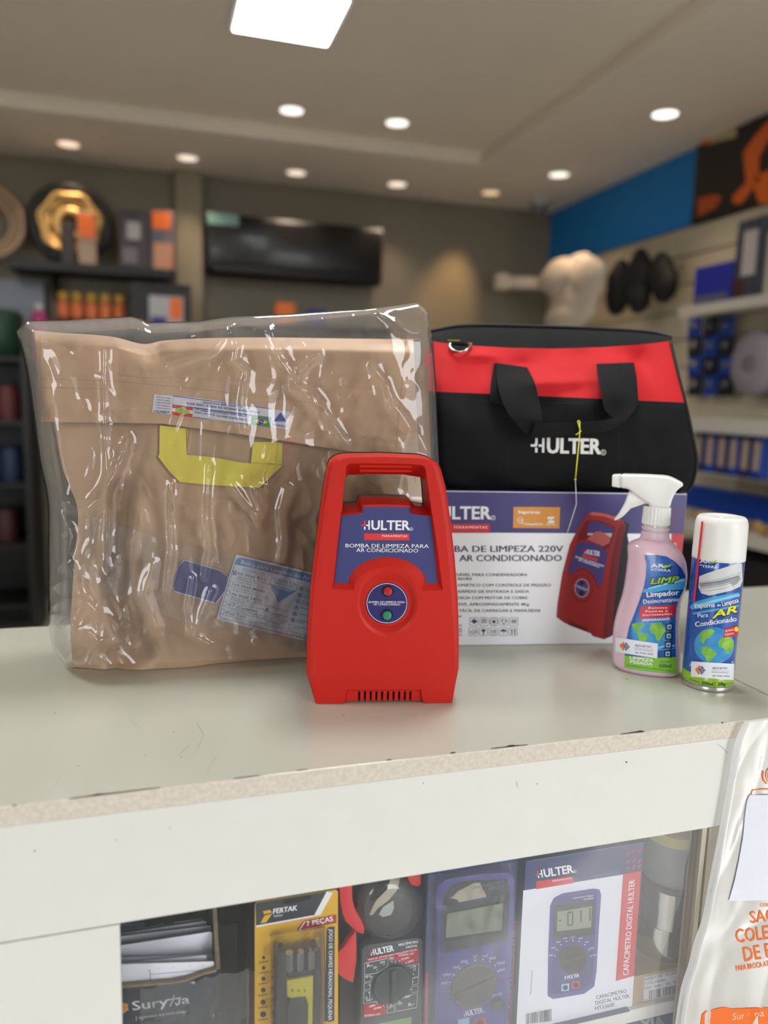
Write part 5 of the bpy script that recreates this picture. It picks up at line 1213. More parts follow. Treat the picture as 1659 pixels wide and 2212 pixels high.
for k in range(9):
    a = R(200-k*27.5+180-20); x, y = 408+118*math.cos(R(190+k*20)), 1105+122*math.sin(R(190+k*20)); P.poly([Z(x+4*math.cos(R(b)), y+4*math.sin(R(b))) for b in range(0, 360, 60)], m_cardw, 3)
    x, y = 408+142*math.cos(R(190+k*20)), 1105+142*math.sin(R(190+k*20)); P.text(('200pF', '2000pF', '20nF', '200nF', '2µF', '20µF', '200µF', '2000µF', '20mF')[k], *Z(x-14, y+4), *Z(x+14, y), 9/2.968, m_cardw, 3)
P.text('HULTER', *Z(372, 1232), *Z(450, 1218), 23/2.968, m_cardw, 3, .02); P.poly([Z(356, 1212), Z(362, 1212), Z(362, 1234), Z(356, 1234)], m_cardw, 3)
P.poly([Z(480, 1165), Z(515, 1160), Z(512, 1205), Z(476, 1210)], m_dgrey, 3)
for x, y, m_ in ((360, 1286, m_pale), (428, 1271, m_cred)): P.poly([Z(x-24, y-22), Z(x+25, y-26), Z(x+23, y+20), Z(x-26, y+24)], m_, 3); P.poly([Z(x+17*math.cos(R(a)), y+17*math.sin(R(a))) for a in range(0, 360, 24)], m_blk2, 4)
P.text('CAPACIMETRO', *Z(560, 1362), *Z(755, 1318), 24/2.968, m_cnavy, 1, .012); P.text('DIGITAL HULTER', *Z(556, 1397), *Z(772, 1350), 24/2.968, m_cnavy, 1, .012); P.text('HT5360F', *Z(553, 1431), *Z(678, 1405), 24/2.968, m_cnavy, 1, .012)
barcode(P, bilin(Z(108, 1455), Z(272, 1422), Z(272, 1500), Z(108, 1520)), 30, m_blk2, 3)
P.text('Imagens meramente ilustrativas', *Z(140, 1330), *Z(150, 1172), 9/2.968, m_ink, 1, 0, up=(-1, 0))
P.build('front_print', hb)
MB().box(hx0-.002, hx1-.006, -.0062, -.0003, .0003, .0012).build('bottom_flap', m_cnavy, hb)

# ---- blue capacitance meter wrapped on its navy carton
Z = zoom(700, 1760, 3.456)
MF = GF(.29, GY+.012); mc = thing('navy_meter_carton', 'navy and red carton standing behind the shrink-wrapped blue meter', 'box', MF)
x0, x1 = MF.px(*Z(765, 900)).x, MF.px(*Z(1480, 900)).x; zt = MF.px(*Z(1100, 372)).z
x1 = min(x1, hx0+HF.o.x-MF.o.x-.0006)
MB().box(x0, x1, 0, .04, .0002, zt, bev=.0006).build('carton_body', m_cnavy, mc)
P = Print(MF.flat(0), base=.0003)
P.poly([Z(1425, 770), Z(1468, 860), Z(1436, 1700), Z(1370, 1700), Z(1395, 1200)], m_cred)
P.text('CAPACIMETRO', *Z(1392, 1440), *Z(1420, 860), 30/3.456, m_inkw, 1, .012, up=(-.98, .16))
P.poly([Z(760, 1180), Z(775, 1180), Z(772, 1700), Z(755, 1700)], m_cred)
P.build('front_print', mc)
BMF = GF(.29, GY+.004); bmt = thing('blue_meter', 'blue capacitance meter with large grey dial, shrink-wrapped on its carton', 'meter', BMF)
def zp_(pts, d, fr=BMF): return [fr.px(*Z(pts[i], pts[i+1]), d) for i in range(0, len(pts), 2)]
oM = [836, 620, 850, 540, 905, 486, 1000, 466, 1200, 440, 1360, 430, 1410, 446, 1427, 500, 1425, 700, 1418, 900, 1395, 1300, 1372, 1700, 812, 1740, 830, 1300, 845, 900]
MB().prism(zp_(oM, .0), (0, .007, 0), bev=.002, seg=2).build('rubber_holster', m_bluep, bmt, 40)
P = Print(BMF.flat(0), base=.0003)
P.poly([Z(*q) for q in ((880, 680), (900, 600), (960, 520), (1100, 490), (1370, 480), (1390, 560), (1386, 590))], m_dgrey)
P.poly([Z(*q) for q in ((890, 650), (960, 612), (1000, 570), (1120, 510), (1165, 508), (1190, 560), (1214, 612), (1080, 640), (950, 665))], mat('cream_leaflet', (196, 188, 164), .5), 1)
P.poly([Z(945+60*math.cos(R(a)), 652+28*math.sin(R(a))) for a in range(0, 360, 20)], m_blk2, 2)
P.text('Capacímetro Digital', *Z(1100, 556), *Z(1345, 508), 26/3.456, mat('faint_print', (120, 122, 150), .4), 2); P.text('HT5360F', *Z(1236, 566), *Z(1345, 545), 26/3.456, mat('faint_print', (120, 122, 150), .4), 2)
P.poly([Z(*q) for q in ((878, 700), (1388, 592), (1372, 935), (866, 1035))], m_dgrey, 1)
P.poly([Z(*q) for q in ((905, 722), (1355, 636), (1340, 880), (895, 950))], m_blk2, 2); P.poly([Z(*q) for q in ((918, 740), (1338, 660), (1326, 860), (908, 920))], m_lcd, 3)
P.poly([Z(*q) for q in ((870, 1046), (1365, 944), (1335, 1700), (845, 1740))], mat('meter_indigo', (62, 66, 160), .35), 1)
for t_, x, y, dx_, dy_ in (('200pF', 874, 1268, 940, 1252), ('2000pF', 890, 1206, 968, 1196), ('20nF', 962, 1150, 1013, 1145), ('200nF', 1020, 1108, 1068, 1108), ('2µF', 1114, 1068, 1128, 1086), ('20µF', 1180, 1066, 1187, 1082), ('200µF', 1234, 1082, 1238, 1096), ('2000µF', 1290, 1118, 1276, 1126), ('20mF', 1308, 1170, 1300, 1168)):
    P.text(t_, *Z(x, y), *Z(x+9*len(t_)+8, y-8), 18/3.456, m_inkw, 2, .006); P.poly([Z(dx_+6*math.cos(R(a)), dy_+6*math.sin(R(a))) for a in range(0, 360, 45)], m_inkw, 2)
P.text('ZERO ADJ.', *Z(1250, 1362), *Z(1332, 1342), 18/3.456, m_inkw, 2)
hulter(P, Z, *Z(1046, 1508), *Z(1192, 1474), 37/3.456, m_inkw, m_inkr, 2, .03)
P.poly([Z(1000, 1530), Z(1085, 1512), Z(1085, 1590), Z(1000, 1606)], m_pale, 2); P.poly([Z(1120, 1528), Z(1210, 1508), Z(1210, 1600), Z(1115, 1620)], m_cred, 2)
P.poly([Z(1163+28*math.cos(R(a)), 1560+30*math.sin(R(a))) for a in range(0, 360, 20)], m_blk2, 3)
P.line([Z(945, 1320), Z(870, 1318)], 1.2, m_cred, 2); P.line([Z(1285, 1222), Z(1350, 1212)], 1.2, m_cred, 2)
P.build('face_print', bmt)
def dial(fr, parent, cx, cy, rx, m, name, bar, dd_=.0):
    c = fr.px(*Z(cx, cy), dd_); rr = abs(fr.px(*Z(cx+rx, cy), dd_).x-c.x); o = MB()
    o.loft([[(c.x+q*math.cos(2*math.pi*i/40), dd_-z, c.z+q*math.sin(2*math.pi*i/40)) for i in range(40)] for q, z in ((rr, .0005), (rr, .003), (rr*.95, .0038), (rr*.8, .0032), (.0002, .003))])
    d_ = o.build(name, m, parent, 40)
    b_ = MB(); a = R(bar); ux_, uz_ = math.cos(a), math.sin(a); w_ = rr*.13
    pts = [Vector((c.x+ux_*rr*.9*s1_-uz_*w_*s2_, dd_-.003, c.z+uz_*rr*.9*s1_+ux_*w_*s2_)) for s1_, s2_ in ((-1, -1), (1, -1), (1, 1), (-1, 1))]
    b_.prism(pts, (0, -.0035, 0), bev=.0008).build('dial_ridge', m, d_, 40); return d_
dial(BMF, bmt, 1113, 1268, 165, mat('grey_dial', (66, 66, 66), .45), 'rotary_dial', 14)
c_ = BMF.px(*Z(1286, 1408), 0); MB().lathe([(.0001, -.004), (.006, -.004), (.007, -.002), (.007, 0)], seg=20).build('zero_knob', m_dgrey, bmt, 40).matrix_local = Matrix.Translation((c_.x, c_.y, c_.z)) @ Matrix.Rotation(R(-90), 4, 'X')
wr = thing('shrink_wrap', 'clear shrink wrap over the blue meter, gathered along its top', 'wrap', BMF)
def WR(u, v):
    x = 770+(1440-770)*u-30*v; y = 455+(1700-455)*v-105*u*(1-v*.2); n = noise.noise(Vector((u*9, v*12, 3)))*.0012
    d = -.0068-n-.001*max(0, math.sin(u*160))*math.exp(-((v-.03)/.05)**2)*2
    return BMF.px(*Z(x, y), d)
MB().grid(WR, 90, 80).build('wrap_film', m_wrap, wr, 180)

# ---- clamp multimeter in its blister
CF = GF(.21, GY+.010); cl_ = thing('clamp_multimeter', 'dark grey clamp multimeter with red jaw and dial in a clear blister', 'meter', CF)
def zc(pts, d): return [CF.px(*Z(pts[i], pts[i+1]), d) for i in range(0, len(pts), 2)]
MB().prism(zc([283, 1010, 300, 984, 340, 972, 690, 920, 728, 934, 738, 965, 735, 1300, 728, 1740, 262, 1780, 272, 1400], 0), (0, .012, 0), bev=.0012).build('meter_body', mat('slate_grey_plastic', (66, 74, 82), .4), cl_, 40)
card_ = thing('blister_card', 'black backing card of the clamp multimeter blister', 'card', CF)
MB().prism(zc([118, 505, 748, 405, 752, 900, 750, 1740, 118, 1800, 120, 1000], .0135), (0, .0008, 0)).build('backing_card', mat('black_card', (30, 32, 36), .4), card_)
P = Print(CF.flat(0), base=.0003)
hulter(P, Z, *Z(350, 1052), *Z(524, 1016), 43/3.456, m_inkw, m_inkr, 1, .03, reg=False)
P.text('MULTÍMETRO', *Z(558, 982), *Z(702, 956), 19/3.456, m_inkw, 1, .02); P.text('DIGITAL', *Z(614, 998), *Z(700, 984), 17/3.456, m_inkw, 1, .02)
m_mred = mat('meter_red', (176, 40, 54), .4)
P.poly([Z(314, 1074), Z(706, 992), Z(706, 1024), Z(314, 1100)], m_mred, 1); P.text('WITH 261 OPTION (500V) INSULATION TESTER', *Z(330, 1090), *Z(694, 1012), 12/3.456, m_inkw, 2, .01)
P.poly([Z(500, 1050), Z(706, 1012), Z(706, 1100), Z(640, 1116), Z(560, 1100), Z(520, 1090)], m_mred, 1)
for t_, x, y in (('EXTERNAL UNIT', 556, 1058), ('2000MΩ', 576, 1088), ('20MΩ', 626, 1108)): P.text(t_, *Z(x, y), *Z(x+8*len(t_)+14, y-16), 14/3.456, m_inkw, 2, .006)
P.poly([Z(300, 1420), Z(340, 1412), Z(400, 1408), Z(466, 1426), Z(462, 1490), Z(294, 1520)], m_mred, 1)
for t_, x, y in (('20MΩ', 338, 1440), ('2000MΩ', 370, 1456), ('EXTERNAL UNIT', 305, 1508)): P.text(t_, *Z(x, y), *Z(x+8*len(t_)+14, y-14), 14/3.456, m_inkw, 2, .006)
P.line([Z(302, 1110), Z(476, 1072), Z(476, 1130), Z(400, 1180), Z(302, 1196)], 1.0, m_inkw, 1, True); P.text('A~', *Z(318, 1140), *Z(366, 1132), 26/3.456, m_inkw, 2, .02)
P.line([Z(486, 1068), Z(532, 1060), Z(532, 1110)], 1.0, m_inkw, 1); P.text('OFF', *Z(488, 1088), *Z(522, 1082), 20/3.456, m_inkw, 2)
P.line([Z(302, 1206), Z(350, 1198), Z(350, 1240), Z(300, 1250)], .8, m_inkw, 1, True); P.text('V~', *Z(312, 1222), *Z(348, 1214), 16/3.456, m_inkw, 2, .02)
P.line([Z(300, 1260), Z(345, 1252), Z(345, 1300), Z(299, 1308)], .8, m_inkw, 1, True); P.line([Z(298, 1318), Z(340, 1312), Z(345, 1390), Z(400, 1395), Z(296, 1412)], .8, m_inkw, 1, True)
P.text('20K', *Z(314, 1396), *Z(346, 1390), 16/3.456, m_inkw, 2); P.text('Ω', *Z(310, 1376), *Z(326, 1374), 16/3.456, m_inkw, 2)
P.line([Z(624, 1130), Z(708, 1112), Z(704, 1210), Z(664, 1216)], 1.0, m_inkw, 1); P.text('20K', *Z(660, 1144), *Z(692, 1138), 18/3.456, m_inkw, 2); P.text('Ω', *Z(668, 1164), *Z(686, 1160), 16/3.456, m_inkw, 2)
P.line([Z(660, 1222), Z(704, 1214), Z(702, 1262), Z(660, 1270)], .8, m_inkw, 1, True); P.line([Z(655, 1282), Z(702, 1274), Z(700, 1320), Z(656, 1328)], .8, m_inkw, 1, True)
P.line([Z(535, 1392), Z(640, 1350), Z(698, 1328), Z(690, 1440), Z(535, 1468)], 1.0, m_inkw, 1, True); P.text('A~', *Z(628, 1432), *Z(676, 1422), 26/3.456, m_inkw, 2, .02)
P.line([Z(472, 1405), Z(524, 1398), Z(524, 1474), Z(472, 1482)], .9, m_inkw, 1, True); P.text('OFF', *Z(482, 1448), *Z(518, 1440), 20/3.456, m_inkw, 2)
for t_, x, y in (('1000', 420, 1112), ('200', 368, 1152), ('200', 616, 1368), ('1000', 548, 1420)): P.text(t_, *Z(x, y), *Z(x+9*len(t_), y-6), 18/3.456, m_inkw, 2)
for x, y in ((507, 1096), (448, 1118), (396, 1160), (358, 1212), (338, 1272), (336, 1328), (357, 1376), (396, 1408), (446, 1424), (501, 1418), (560, 1394), (609, 1356), (645, 1304), (664, 1248), (668, 1192), (648, 1142), (613, 1108), (564, 1092)): P.poly([Z(x+4.5*math.cos(R(a)), y+4.5*math.sin(R(a))) for a in range(0, 360, 60)], m_inkw, 2)
P.poly([Z(400, 1560), Z(655, 1508), Z(652, 1700), Z(400, 1720)], mat('lcd_green', (120, 158, 112), .3), 1)
P.build('face_print', cl_)
dial(CF, cl_, 507, 1256, 142, mat('slate_dial', (52, 58, 64), .4), 'rotary_dial', 92)
m_jred = mat('red_jaw_plastic', (208, 42, 46), .3)
MB().prism(zc([108, 480, 214, 470, 216, 640, 240, 720, 284, 790, 306, 850, 300, 900, 246, 880, 160, 806, 136, 740, 118, 640], -.002), (0, .010, 0), bev=.002).build('jaw', m_jred, cl_, 40)
MB().prism(zc([620, 455, 724, 440, 726, 526, 700, 540, 650, 530, 636, 500], -.002), (0, .010, 0), bev=.0015).build('jaw', m_jred, cl_, 40)
MB().prism(zc([240, 868, 246, 960, 244, 1100, 220, 1262, 150, 1228, 84, 1176, 58, 1108, 96, 1040, 150, 990, 196, 920], -.002), (0, .008, 0), bev=.0015).build('trigger', m_jred, cl_, 40)
lf = thing('folded_leaflet', 'cream folded leaflet inside the blister bubble above the clamp multimeter', 'leaflet', CF)
MB().prism(zc([338, 745, 390, 640, 470, 560, 500, 470, 572, 458, 548, 560, 480, 640, 400, 700, 362, 752], .004), (0, .0006, 0)).build('leaflet', mat('cream_leaflet', (196, 188, 164), .5), lf)
MB().prism(zc([410, 745, 440, 690, 518, 640, 522, 700, 500, 748, 440, 764], .003), (0, .0006, 0)).build('leaflet_page', mat('pale_leaflet', (190, 192, 190), .5), lf)
bl2 = thing('blister_bubble', 'round clear blister bubble over the jaw of the clamp multimeter', 'packaging', CF)
def DOME(u, v):
    a = 2*math.pi*u; r_ = v; x = 490+262*r_*math.cos(a); y = 690+266*r_*math.sin(a); return CF.px(*Z(x, y), .012-.022*math.sqrt(max(0, 1-r_**3)))
MB().grid(DOME, 64, 16).build('bubble', film('blister_clear', haze=.03, gloss=1.6, rough=.03, bump=.15, bscale=40), bl2, 180)

# ---- hex key blister
Z = zoom(240, 1780, 3.318)
KF = GF(.118, GY); kc = thing('hex_key_blister', 'yellow and grey blister card holding a folding hex key set', 'blister pack', KF)
m_kyel = mat('card_yellow', (226, 178, 46), .4, var=.05, vscale=60); m_kgrey = mat('card_slate', (56, 60, 68), .4)
def zk(pts, d): return [KF.px(*Z(pts[i], pts[i+1]), d) for i in range(0, len(pts), 2)]
MB().prism(zk([1030, 575, 1045, 560, 1610, 470, 1626, 484, 1626, 1700, 1028, 1700], .006), (0, .0006, 0)).build('backing_card', m_kyel, kc)
P = Print(KF.flat(.006), base=.0003)
P.poly([Z(*q) for q in ((1034, 578), (1045, 564), (1545, 484), (1455, 655), (1440, 670), (1040, 740))], m_kgrey)
P.poly([Z(*q) for q in ((1040, 740), (1440, 668), (1445, 664), (1500, 652), (1590, 494), (1545, 484), (1455, 655), (1440, 655), (1040, 728))], m_inkw, 1)
P.poly([Z(*q) for q in ((1332, 762), (1372, 700), (1395, 692), (1614, 650), (1614, 708))], mat('banner_red', (176, 52, 58), .4), 2)
P.line([Z(1350, 762), Z(1388, 698)], 2.4, m_inkw, 3)
P.text('7 PEÇAS', *Z(1402, 732), *Z(1594, 694), 33/3.318, m_inkw, 3, .025)
P.poly([Z(*q) for q in ((1086, 626), (1138, 614), (1156, 634), (1098, 646))], m_kyel, 2); P.poly([Z(*q) for q in ((1100, 656), (1156, 642), (1112, 704), (1070, 713))], m_kyel, 2)
P.text('FERTAK', *Z(1160, 644), *Z(1338, 616), 34/3.318, m_inkw, 2, .03, shear=.25); P.text('TOOLS', *Z(1163, 670), *Z(1230, 658), 14/3.318, m_inkw, 2, .02)
P.poly([Z(1240, 545), Z(1420, 512), Z(1438, 522), Z(1425, 540), Z(1255, 578), Z(1226, 570)], m_blk2, 2)
P.poly([Z(1545, 752), Z(1558, 742), Z(1602, 736), Z(1600, 1410), Z(1560, 1420), Z(1530, 1412)], m_kgrey, 1)
P.text('JOGO DE CHAVES HEXAGONAL PEQUENA', *Z(1562, 752), *Z(1556, 1408), 27/3.318, m_inkw, 2, .018, up=(1, 0))
m_hexd = mat('hexagon_ink', (58, 60, 62), .5); m_pat = mat('card_amber', (206, 158, 36), .45)
for k, (y, t_) in enumerate(((958, '2.0mm'), (1032, '2.5mm'), (1110, '3.0mm'), (1192, '4.0mm'), (1278, '5.0mm'), (1365, '6.0mm'))):
    r_ = 12+k*2; x = 1094-k; P.poly([Z(x+r_*math.cos(R(a)), y+r_*math.sin(R(a))) for a in range(30, 390, 60)], m_hexd, 2)
    P.text(t_, *Z(x-34, y+44+k), *Z(x+32, y+30+k), 13/3.318, m_hexd, 2, .006)
    P.poly([Z(1150, y+62), Z(1168+k*2, y+58), Z(1168+k*2, y+76+k), Z(1150, y+80+k)], mat('card_dark_amber', (168, 124, 34), .5), 2)  # small darker amber squares printed beside the hexagons
for r_ in range(8):
    for c_ in range(5):
        x, y = 1075+c_*105+(r_ % 2)*52, 810+r_*95-c_*16
        if x < 1540 and (r_+c_) % 2: P.poly([Z(x+40*math.cos(R(a)), y+40*math.sin(R(a))) for a in range(30, 390, 60)], m_pat, .5)
P.build('card_print', kc)
m_chrome = mat('chrome_steel', (216, 218, 220), .32, .9); m_kblk = mat('black_rubber_grip', (38, 40, 48), .4)
MB().prism(zk([1196, 1080, 1204, 940, 1228, 912, 1248, 920, 1256, 1080, 1262, 1300, 1240, 1700, 1180, 1700, 1186, 1300], -.012), (0, .013, 0), bev=.0015).build('side_grip', m_kblk, kc, 40)
MB().prism(zk([1440, 905, 1462, 884, 1486, 896, 1506, 960, 1510, 1200, 1500, 1700, 1440, 1700, 1452, 1200, 1448, 1040], -.012), (0, .013, 0), bev=.0015).build('side_grip', m_kblk, kc, 40)
MB().prism(zk([1258, 1122, 1330, 1112, 1450, 1090, 1448, 1240, 1440, 1700, 1405, 1700, 1412, 1300, 1395, 1240, 1330, 1244, 1290, 1250, 1262, 1240], -.0125), (0, .012, 0), bev=.001).build('yellow_plate', mat('yellow_tool_plate', (218, 204, 52), .4), kc, 40)
MB().prism(zk([1288, 1250, 1330, 1232, 1396, 1226, 1414, 1300, 1406, 1700, 1262, 1700, 1268, 1300], -.0095), (0, .009, 0), bev=.001).build('inner_well', m_dgrey, kc, 40)
MB().prism(zk([1262, 1060, 1450, 1030, 1452, 1092, 1400, 1106, 1330, 1128, 1262, 1120], -.0105), (0, .010, 0), bev=.002).build('pivot_block', m_kblk, kc, 40)
P = Print(KF.flat(-.0125), base=.0003)
for t_, x in (('8', 1295), ('6', 1340), ('5', 1384)): P.text(t_, *Z(x, 1204), *Z(x+14, 1201), 20/3.318, m_kblk, 1, .012)
P.build('size_marks', kc)
for k in range(6):
    x = 1262+k*39; a_ = KF.px(*Z(x+15, 920-k*4), -.010); b_ = KF.px(*Z(x+15, 1046-k*5), -.010); r_ = (b_-a_).length
    MB().tube([a_, b_], .0038, 6).build('hex_key', m_chrome if k % 2 == 0 else m_kblk, kc, 30)
for k in range(5):
    x = 1281+k*39; a_ = KF.px(*Z(x+15, 930-k*4), -.0115); b_ = KF.px(*Z(x+15, 1050-k*5), -.0115); MB().tube([a_, b_], .0012, 8).build('spacer', m_chrome, kc, 40)
bb_ = MB()
def BL(u, v):
    x = 1140+(1535-1140)*u; y = 790+(1720-790)*v-60*u; e = min(1, 7*min(u, 1-u)); e2 = min(1, 9*v); return KF.px(*Z(x, y), .0055-.021*math.sqrt(max(0, 1-(1-e)**2))*math.sqrt(max(0, 1-(1-e2)**2)))
bb_.grid(BL, 40, 50).build('clear_bubble', film('blister_clear_two', haze=.03, gloss=1.3, rough=.04), kc, 180)

# ---- opened display box with papers
XB0, XB1 = -.06, None
SFm = GF(.0, GY); sbx = thing('open_display_box', 'navy cardboard display box torn open at the top, full of papers', 'box', SFm)
m_nbox = mat('navy_cardboard', (34, 42, 58), .45, var=.05, vscale=20); m_kraft = mat('kraft_edge', (150, 130, 102), .8, var=.25, vscale=200); m_kin = mat('inside_dark_cardboard', (60, 56, 54), .7)
xr = SFm.px(*Z(755, 1045)).x; xl = -.09
zf = [SFm.px(*Z(x, y)) for x, y in ((80, 1165), (250, 1150), (440, 1136), (560, 1110), (660, 1072), (755, 1045))]
fp_ = [Vector((xl, 0, .0003)), Vector((xr, 0, .0003))] + [Vector((p.x, 0, p.z)) for p in zf[::-1]] + [Vector((xl, 0, zf[0].z+.001))]
MB().prism(fp_, (0, .003, 0)).build('front_panel', m_nbox, sbx)
ke = [Vector((xl, 0, zf[0].z+.001))] + [Vector((p.x, 0, p.z)) for p in zf]
MB().loft([[p + Vector((0, -.0002, -.0016+.0006*math.sin(i*3))) for i, p in enumerate(ke)], [p + Vector((0, -.0003, .0006)) for p in ke], [p + Vector((0, .0032, .0006)) for p in ke]], False, closed=False).build('torn_edge', m_kraft, sbx)
DB_ = .11; zbk = .195
sd_ = [Vector((xr, .0005, .0003)), Vector((xr, .0005, zf[-1].z)), Vector((xr, .02, zf[-1].z+.012)), Vector((xr, .035, zf[-1].z+.03)), Vector((xr, .075, zf[-1].z+.048)), Vector((xr, DB_, zbk)), Vector((xr, DB_, .0003))]
MB().prism(sd_, (.003, 0, 0)).build('side_panel', m_nbox, sbx)
MB().tube([Vector((xr+.0015, p.y, p.z)) for p in sd_[1:6]], .0021, 6).build('torn_edge', m_kraft, sbx, 60)
MB().box(xl, xr, DB_, DB_+.003, .0003, zbk-.004).build('back_panel', m_nbox, sbx)
P = Print(SFm.flat(0), base=.0003)
P.text('Sury', *Z(156, 1336), *Z(412, 1300), 62/3.318, m_inkw, 1, .012)
P.line([Z(398, 1262), Z(500, 1246)], 2.6, m_inkw, 1); P.line([Z(452, 1224), Z(446, 1262), Z(422, 1306)], 2.6, m_inkw, 1); P.line([Z(488, 1250), Z(490, 1285), Z(470, 1300), Z(462, 1286)], 2.6, m_inkw, 1)
P.text('a', *Z(508, 1292), *Z(566, 1286), 62/3.318, m_inkw, 1, .016)
P.text('QUALIDADE QUE VOCÊ CONFIA', *Z(200, 1396), *Z(546, 1350), 14/3.318, m_inkw, 1, .01); P.line([Z(181, 1378), Z(181, 1410)], .8, m_inkw, 1)
P.poly([Z(*q) for q in ((60, 1280), (95, 1284), (122, 1292), (118, 1312), (126, 1330), (100, 1350), (84, 1362), (60, 1350))], m_ora, 1); P.poly([Z(*q) for q in ((70, 1300), (105, 1305), (110, 1320), (80, 1330))], mat('emblem_orange', (226, 100, 30), .4), 2)
P.build('front_print', sbx)
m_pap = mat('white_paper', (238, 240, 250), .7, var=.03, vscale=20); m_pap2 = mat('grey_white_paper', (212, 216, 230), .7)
def sheet(xa, ya, xb, yb, Y, lab, m=m_pap, name='paper_sheet', tilt=.0, grp='papers in the open display box', xR=None):
    f_ = Fr((0, Y, ZS), 0); a_ = f_.px(*Z(xa, ya)); b_ = f_.px(*Z(xb, yb)); a_.x = max(a_.x, -.088); b_.x = min(b_.x, xr-.0015)
    o = MB().prism([Vector((a_.x, Y-.0, ZS+.001)), Vector((b_.x, Y, ZS+.001)), Vector((b_.x, Y, ZS+b_.z-.0012)), Vector((b_.x-.0015, Y, ZS+b_.z)), Vector((a_.x, Y, ZS+a_.z))], (0, .0007, 0)).build(name, m)
    tag(o, lab, 'paper', grp); return o
s0 = sheet(60, 1006, 740, 983, GY+.006, 'frontmost white sheet with a blue pen line in the open display box')
sP = Print(Fr((0, 0, 0), 0).flat(GY+.006), base=.0002)
sP.line([Z(262, 1058), Z(278, 1046), Z(284, 1136)], 1.1, m_pen, 1); sP.line([Z(284, 1078), Z(400, 1068), Z(560, 1055), Z(700, 1048)], .7, m_pen, 1)
for x_ in (345, 445, 563, 655): sP.line([Z(x_, 1036-.05*(x_-345)), Z(x_+5, 1028-.05*(x_-345))], .8, m_ik, 1)
q_ = sP.build('pen_line', s0); 
sheet(60, 998, 684, 940, GY+.014, 'white sheet just behind the front one, slightly shorter', m_pap)
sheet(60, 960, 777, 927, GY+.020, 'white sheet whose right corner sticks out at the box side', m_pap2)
sheet(60, 872, 762, 764, GY+.030, 'large white folded sheet standing highest in front', m_pap)
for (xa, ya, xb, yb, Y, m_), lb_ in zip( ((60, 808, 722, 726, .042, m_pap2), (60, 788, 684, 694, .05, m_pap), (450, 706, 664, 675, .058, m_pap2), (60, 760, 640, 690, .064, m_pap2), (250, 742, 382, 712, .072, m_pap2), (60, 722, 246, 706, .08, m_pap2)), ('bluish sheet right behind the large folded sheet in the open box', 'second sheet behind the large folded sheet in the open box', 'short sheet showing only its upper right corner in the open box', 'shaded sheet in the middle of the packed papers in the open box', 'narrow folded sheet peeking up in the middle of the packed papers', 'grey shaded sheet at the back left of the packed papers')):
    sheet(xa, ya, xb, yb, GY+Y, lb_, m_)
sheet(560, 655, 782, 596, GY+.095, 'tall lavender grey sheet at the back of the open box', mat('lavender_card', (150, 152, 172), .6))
# clear film crumpled over the navy box front
cf = thing('clear_wrap', 'crumpled clear wrap hanging over the front of the navy display box', 'wrap', SFm)
def CW(u, v):
    x = 210+(990-210)*u; y = 1190-130*u+(1700-1190)*v; n = (1-abs(noise.noise(Vector((u*5, v*4, 7)))))**4*.008 + noise.noise(Vector((u*14, v*9, 17)))*.001
    return SFm.px(*Z(x, y), -.0012-n*.75)
cwb = MB(); cwb.grid(CW, 80, 50)
for i, v_ in enumerate(cwb.v): cwb.v[i] = (v_[0], max(v_[1], -.0030), max(v_[2], .001))
cwb.build('wrap_film', film('crumpled_wrap', haze=.05, gloss=1.5, rough=.06, bump=.5, bscale=50), cf, 180)
# boxes further back in the display
def backbox(name, lab, x0p, y0p, x1p, Y, d, m, z0=ZS, col=None):
    a_ = ony(*Z(x0p, y0p), Y); b_ = ony(*Z(x1p, y0p), Y)
    o = MB().box(a_.x, b_.x, Y, Y+d, z0+.0003, a_.z, bev=.001).build(name, m); tag(o, lab, 'box'); return o
backbox('dark_carton', 'dark grey carton standing behind, left of the yellow blister card', 965, 690, 1100, .70, .08, mat('charcoal_carton', (62, 60, 58), .6, var=.1))
backbox('brown_carton', 'low brown carton left of the yellow blister card', 972, 1062, 1100, .675, .02, mat('brown_carton', (132, 108, 84), .7, var=.08, vscale=40))
backbox('black_carton', 'tall black carton in the shade behind the papers', 790, 560, 960, .86, .12, mat('black_carton', (40, 42, 44), .5))

# ---- tape rolls on a small carton
Z = zoom(1100, 1700, 2.968)
LF = GF(.53, GY+.001)
lc = thing('labelled_carton', 'small kraft carton with a white batch label under the tape rolls', 'box', LF)
xa, xb = LF.px(*Z(795, 1300)).x, .558-LF.o.x; zt = LF.px(*Z(900, 1195)).z
MB().box(xa, .60-LF.o.x, 0, .075, .0003, zt, bev=.0006).build('carton_body', mat('kraft_carton', (176, 150, 116), .7, var=.06, vscale=60), lc)
P = Print(LF.flat(0), base=.0003)
P.poly([Z(862, 1222), Z(1240, 1140), Z(1240, 1300), Z(1085, 1330), Z(858, 1372)], m_cardw)
P.line([Z(866, 1228), Z(1240, 1148)], .6, m_ink, 1); P.line([Z(862, 1366), Z(1240, 1292)], .6, m_ink, 1); P.line([Z(866, 1228), Z(862, 1366)], .6, m_ink, 1)
P.text('HARRIS SUPER - VE 2.40 X 460 - VE', *Z(868, 1244), *Z(1150, 1182), 15/2.968, m_ink, 1, .006); P.text('LOTE: S30906', *Z(868, 1270), *Z(1002, 1244), 17/2.968, m_ink, 1, .008)
P.text('QTD:   5,000', *Z(868, 1298), *Z(975, 1278), 15/2.968, m_ink, 1, .008); P.text('KG    PESO: 5,000', *Z(1008, 1270), *Z(1160, 1236), 14/2.968, m_ink, 1, .006)
barcode(P, bilin(Z(898, 1305), Z(1160, 1252), Z(1160, 1304), Z(898, 1358)), 30, m_blk2, 5, 1)
P.build('batch_label', lc)
zt0 = ZS+zt+.0003
def wpx(x, y, Y): return ony(*Z(x, y), Y)
YR = GY+.040
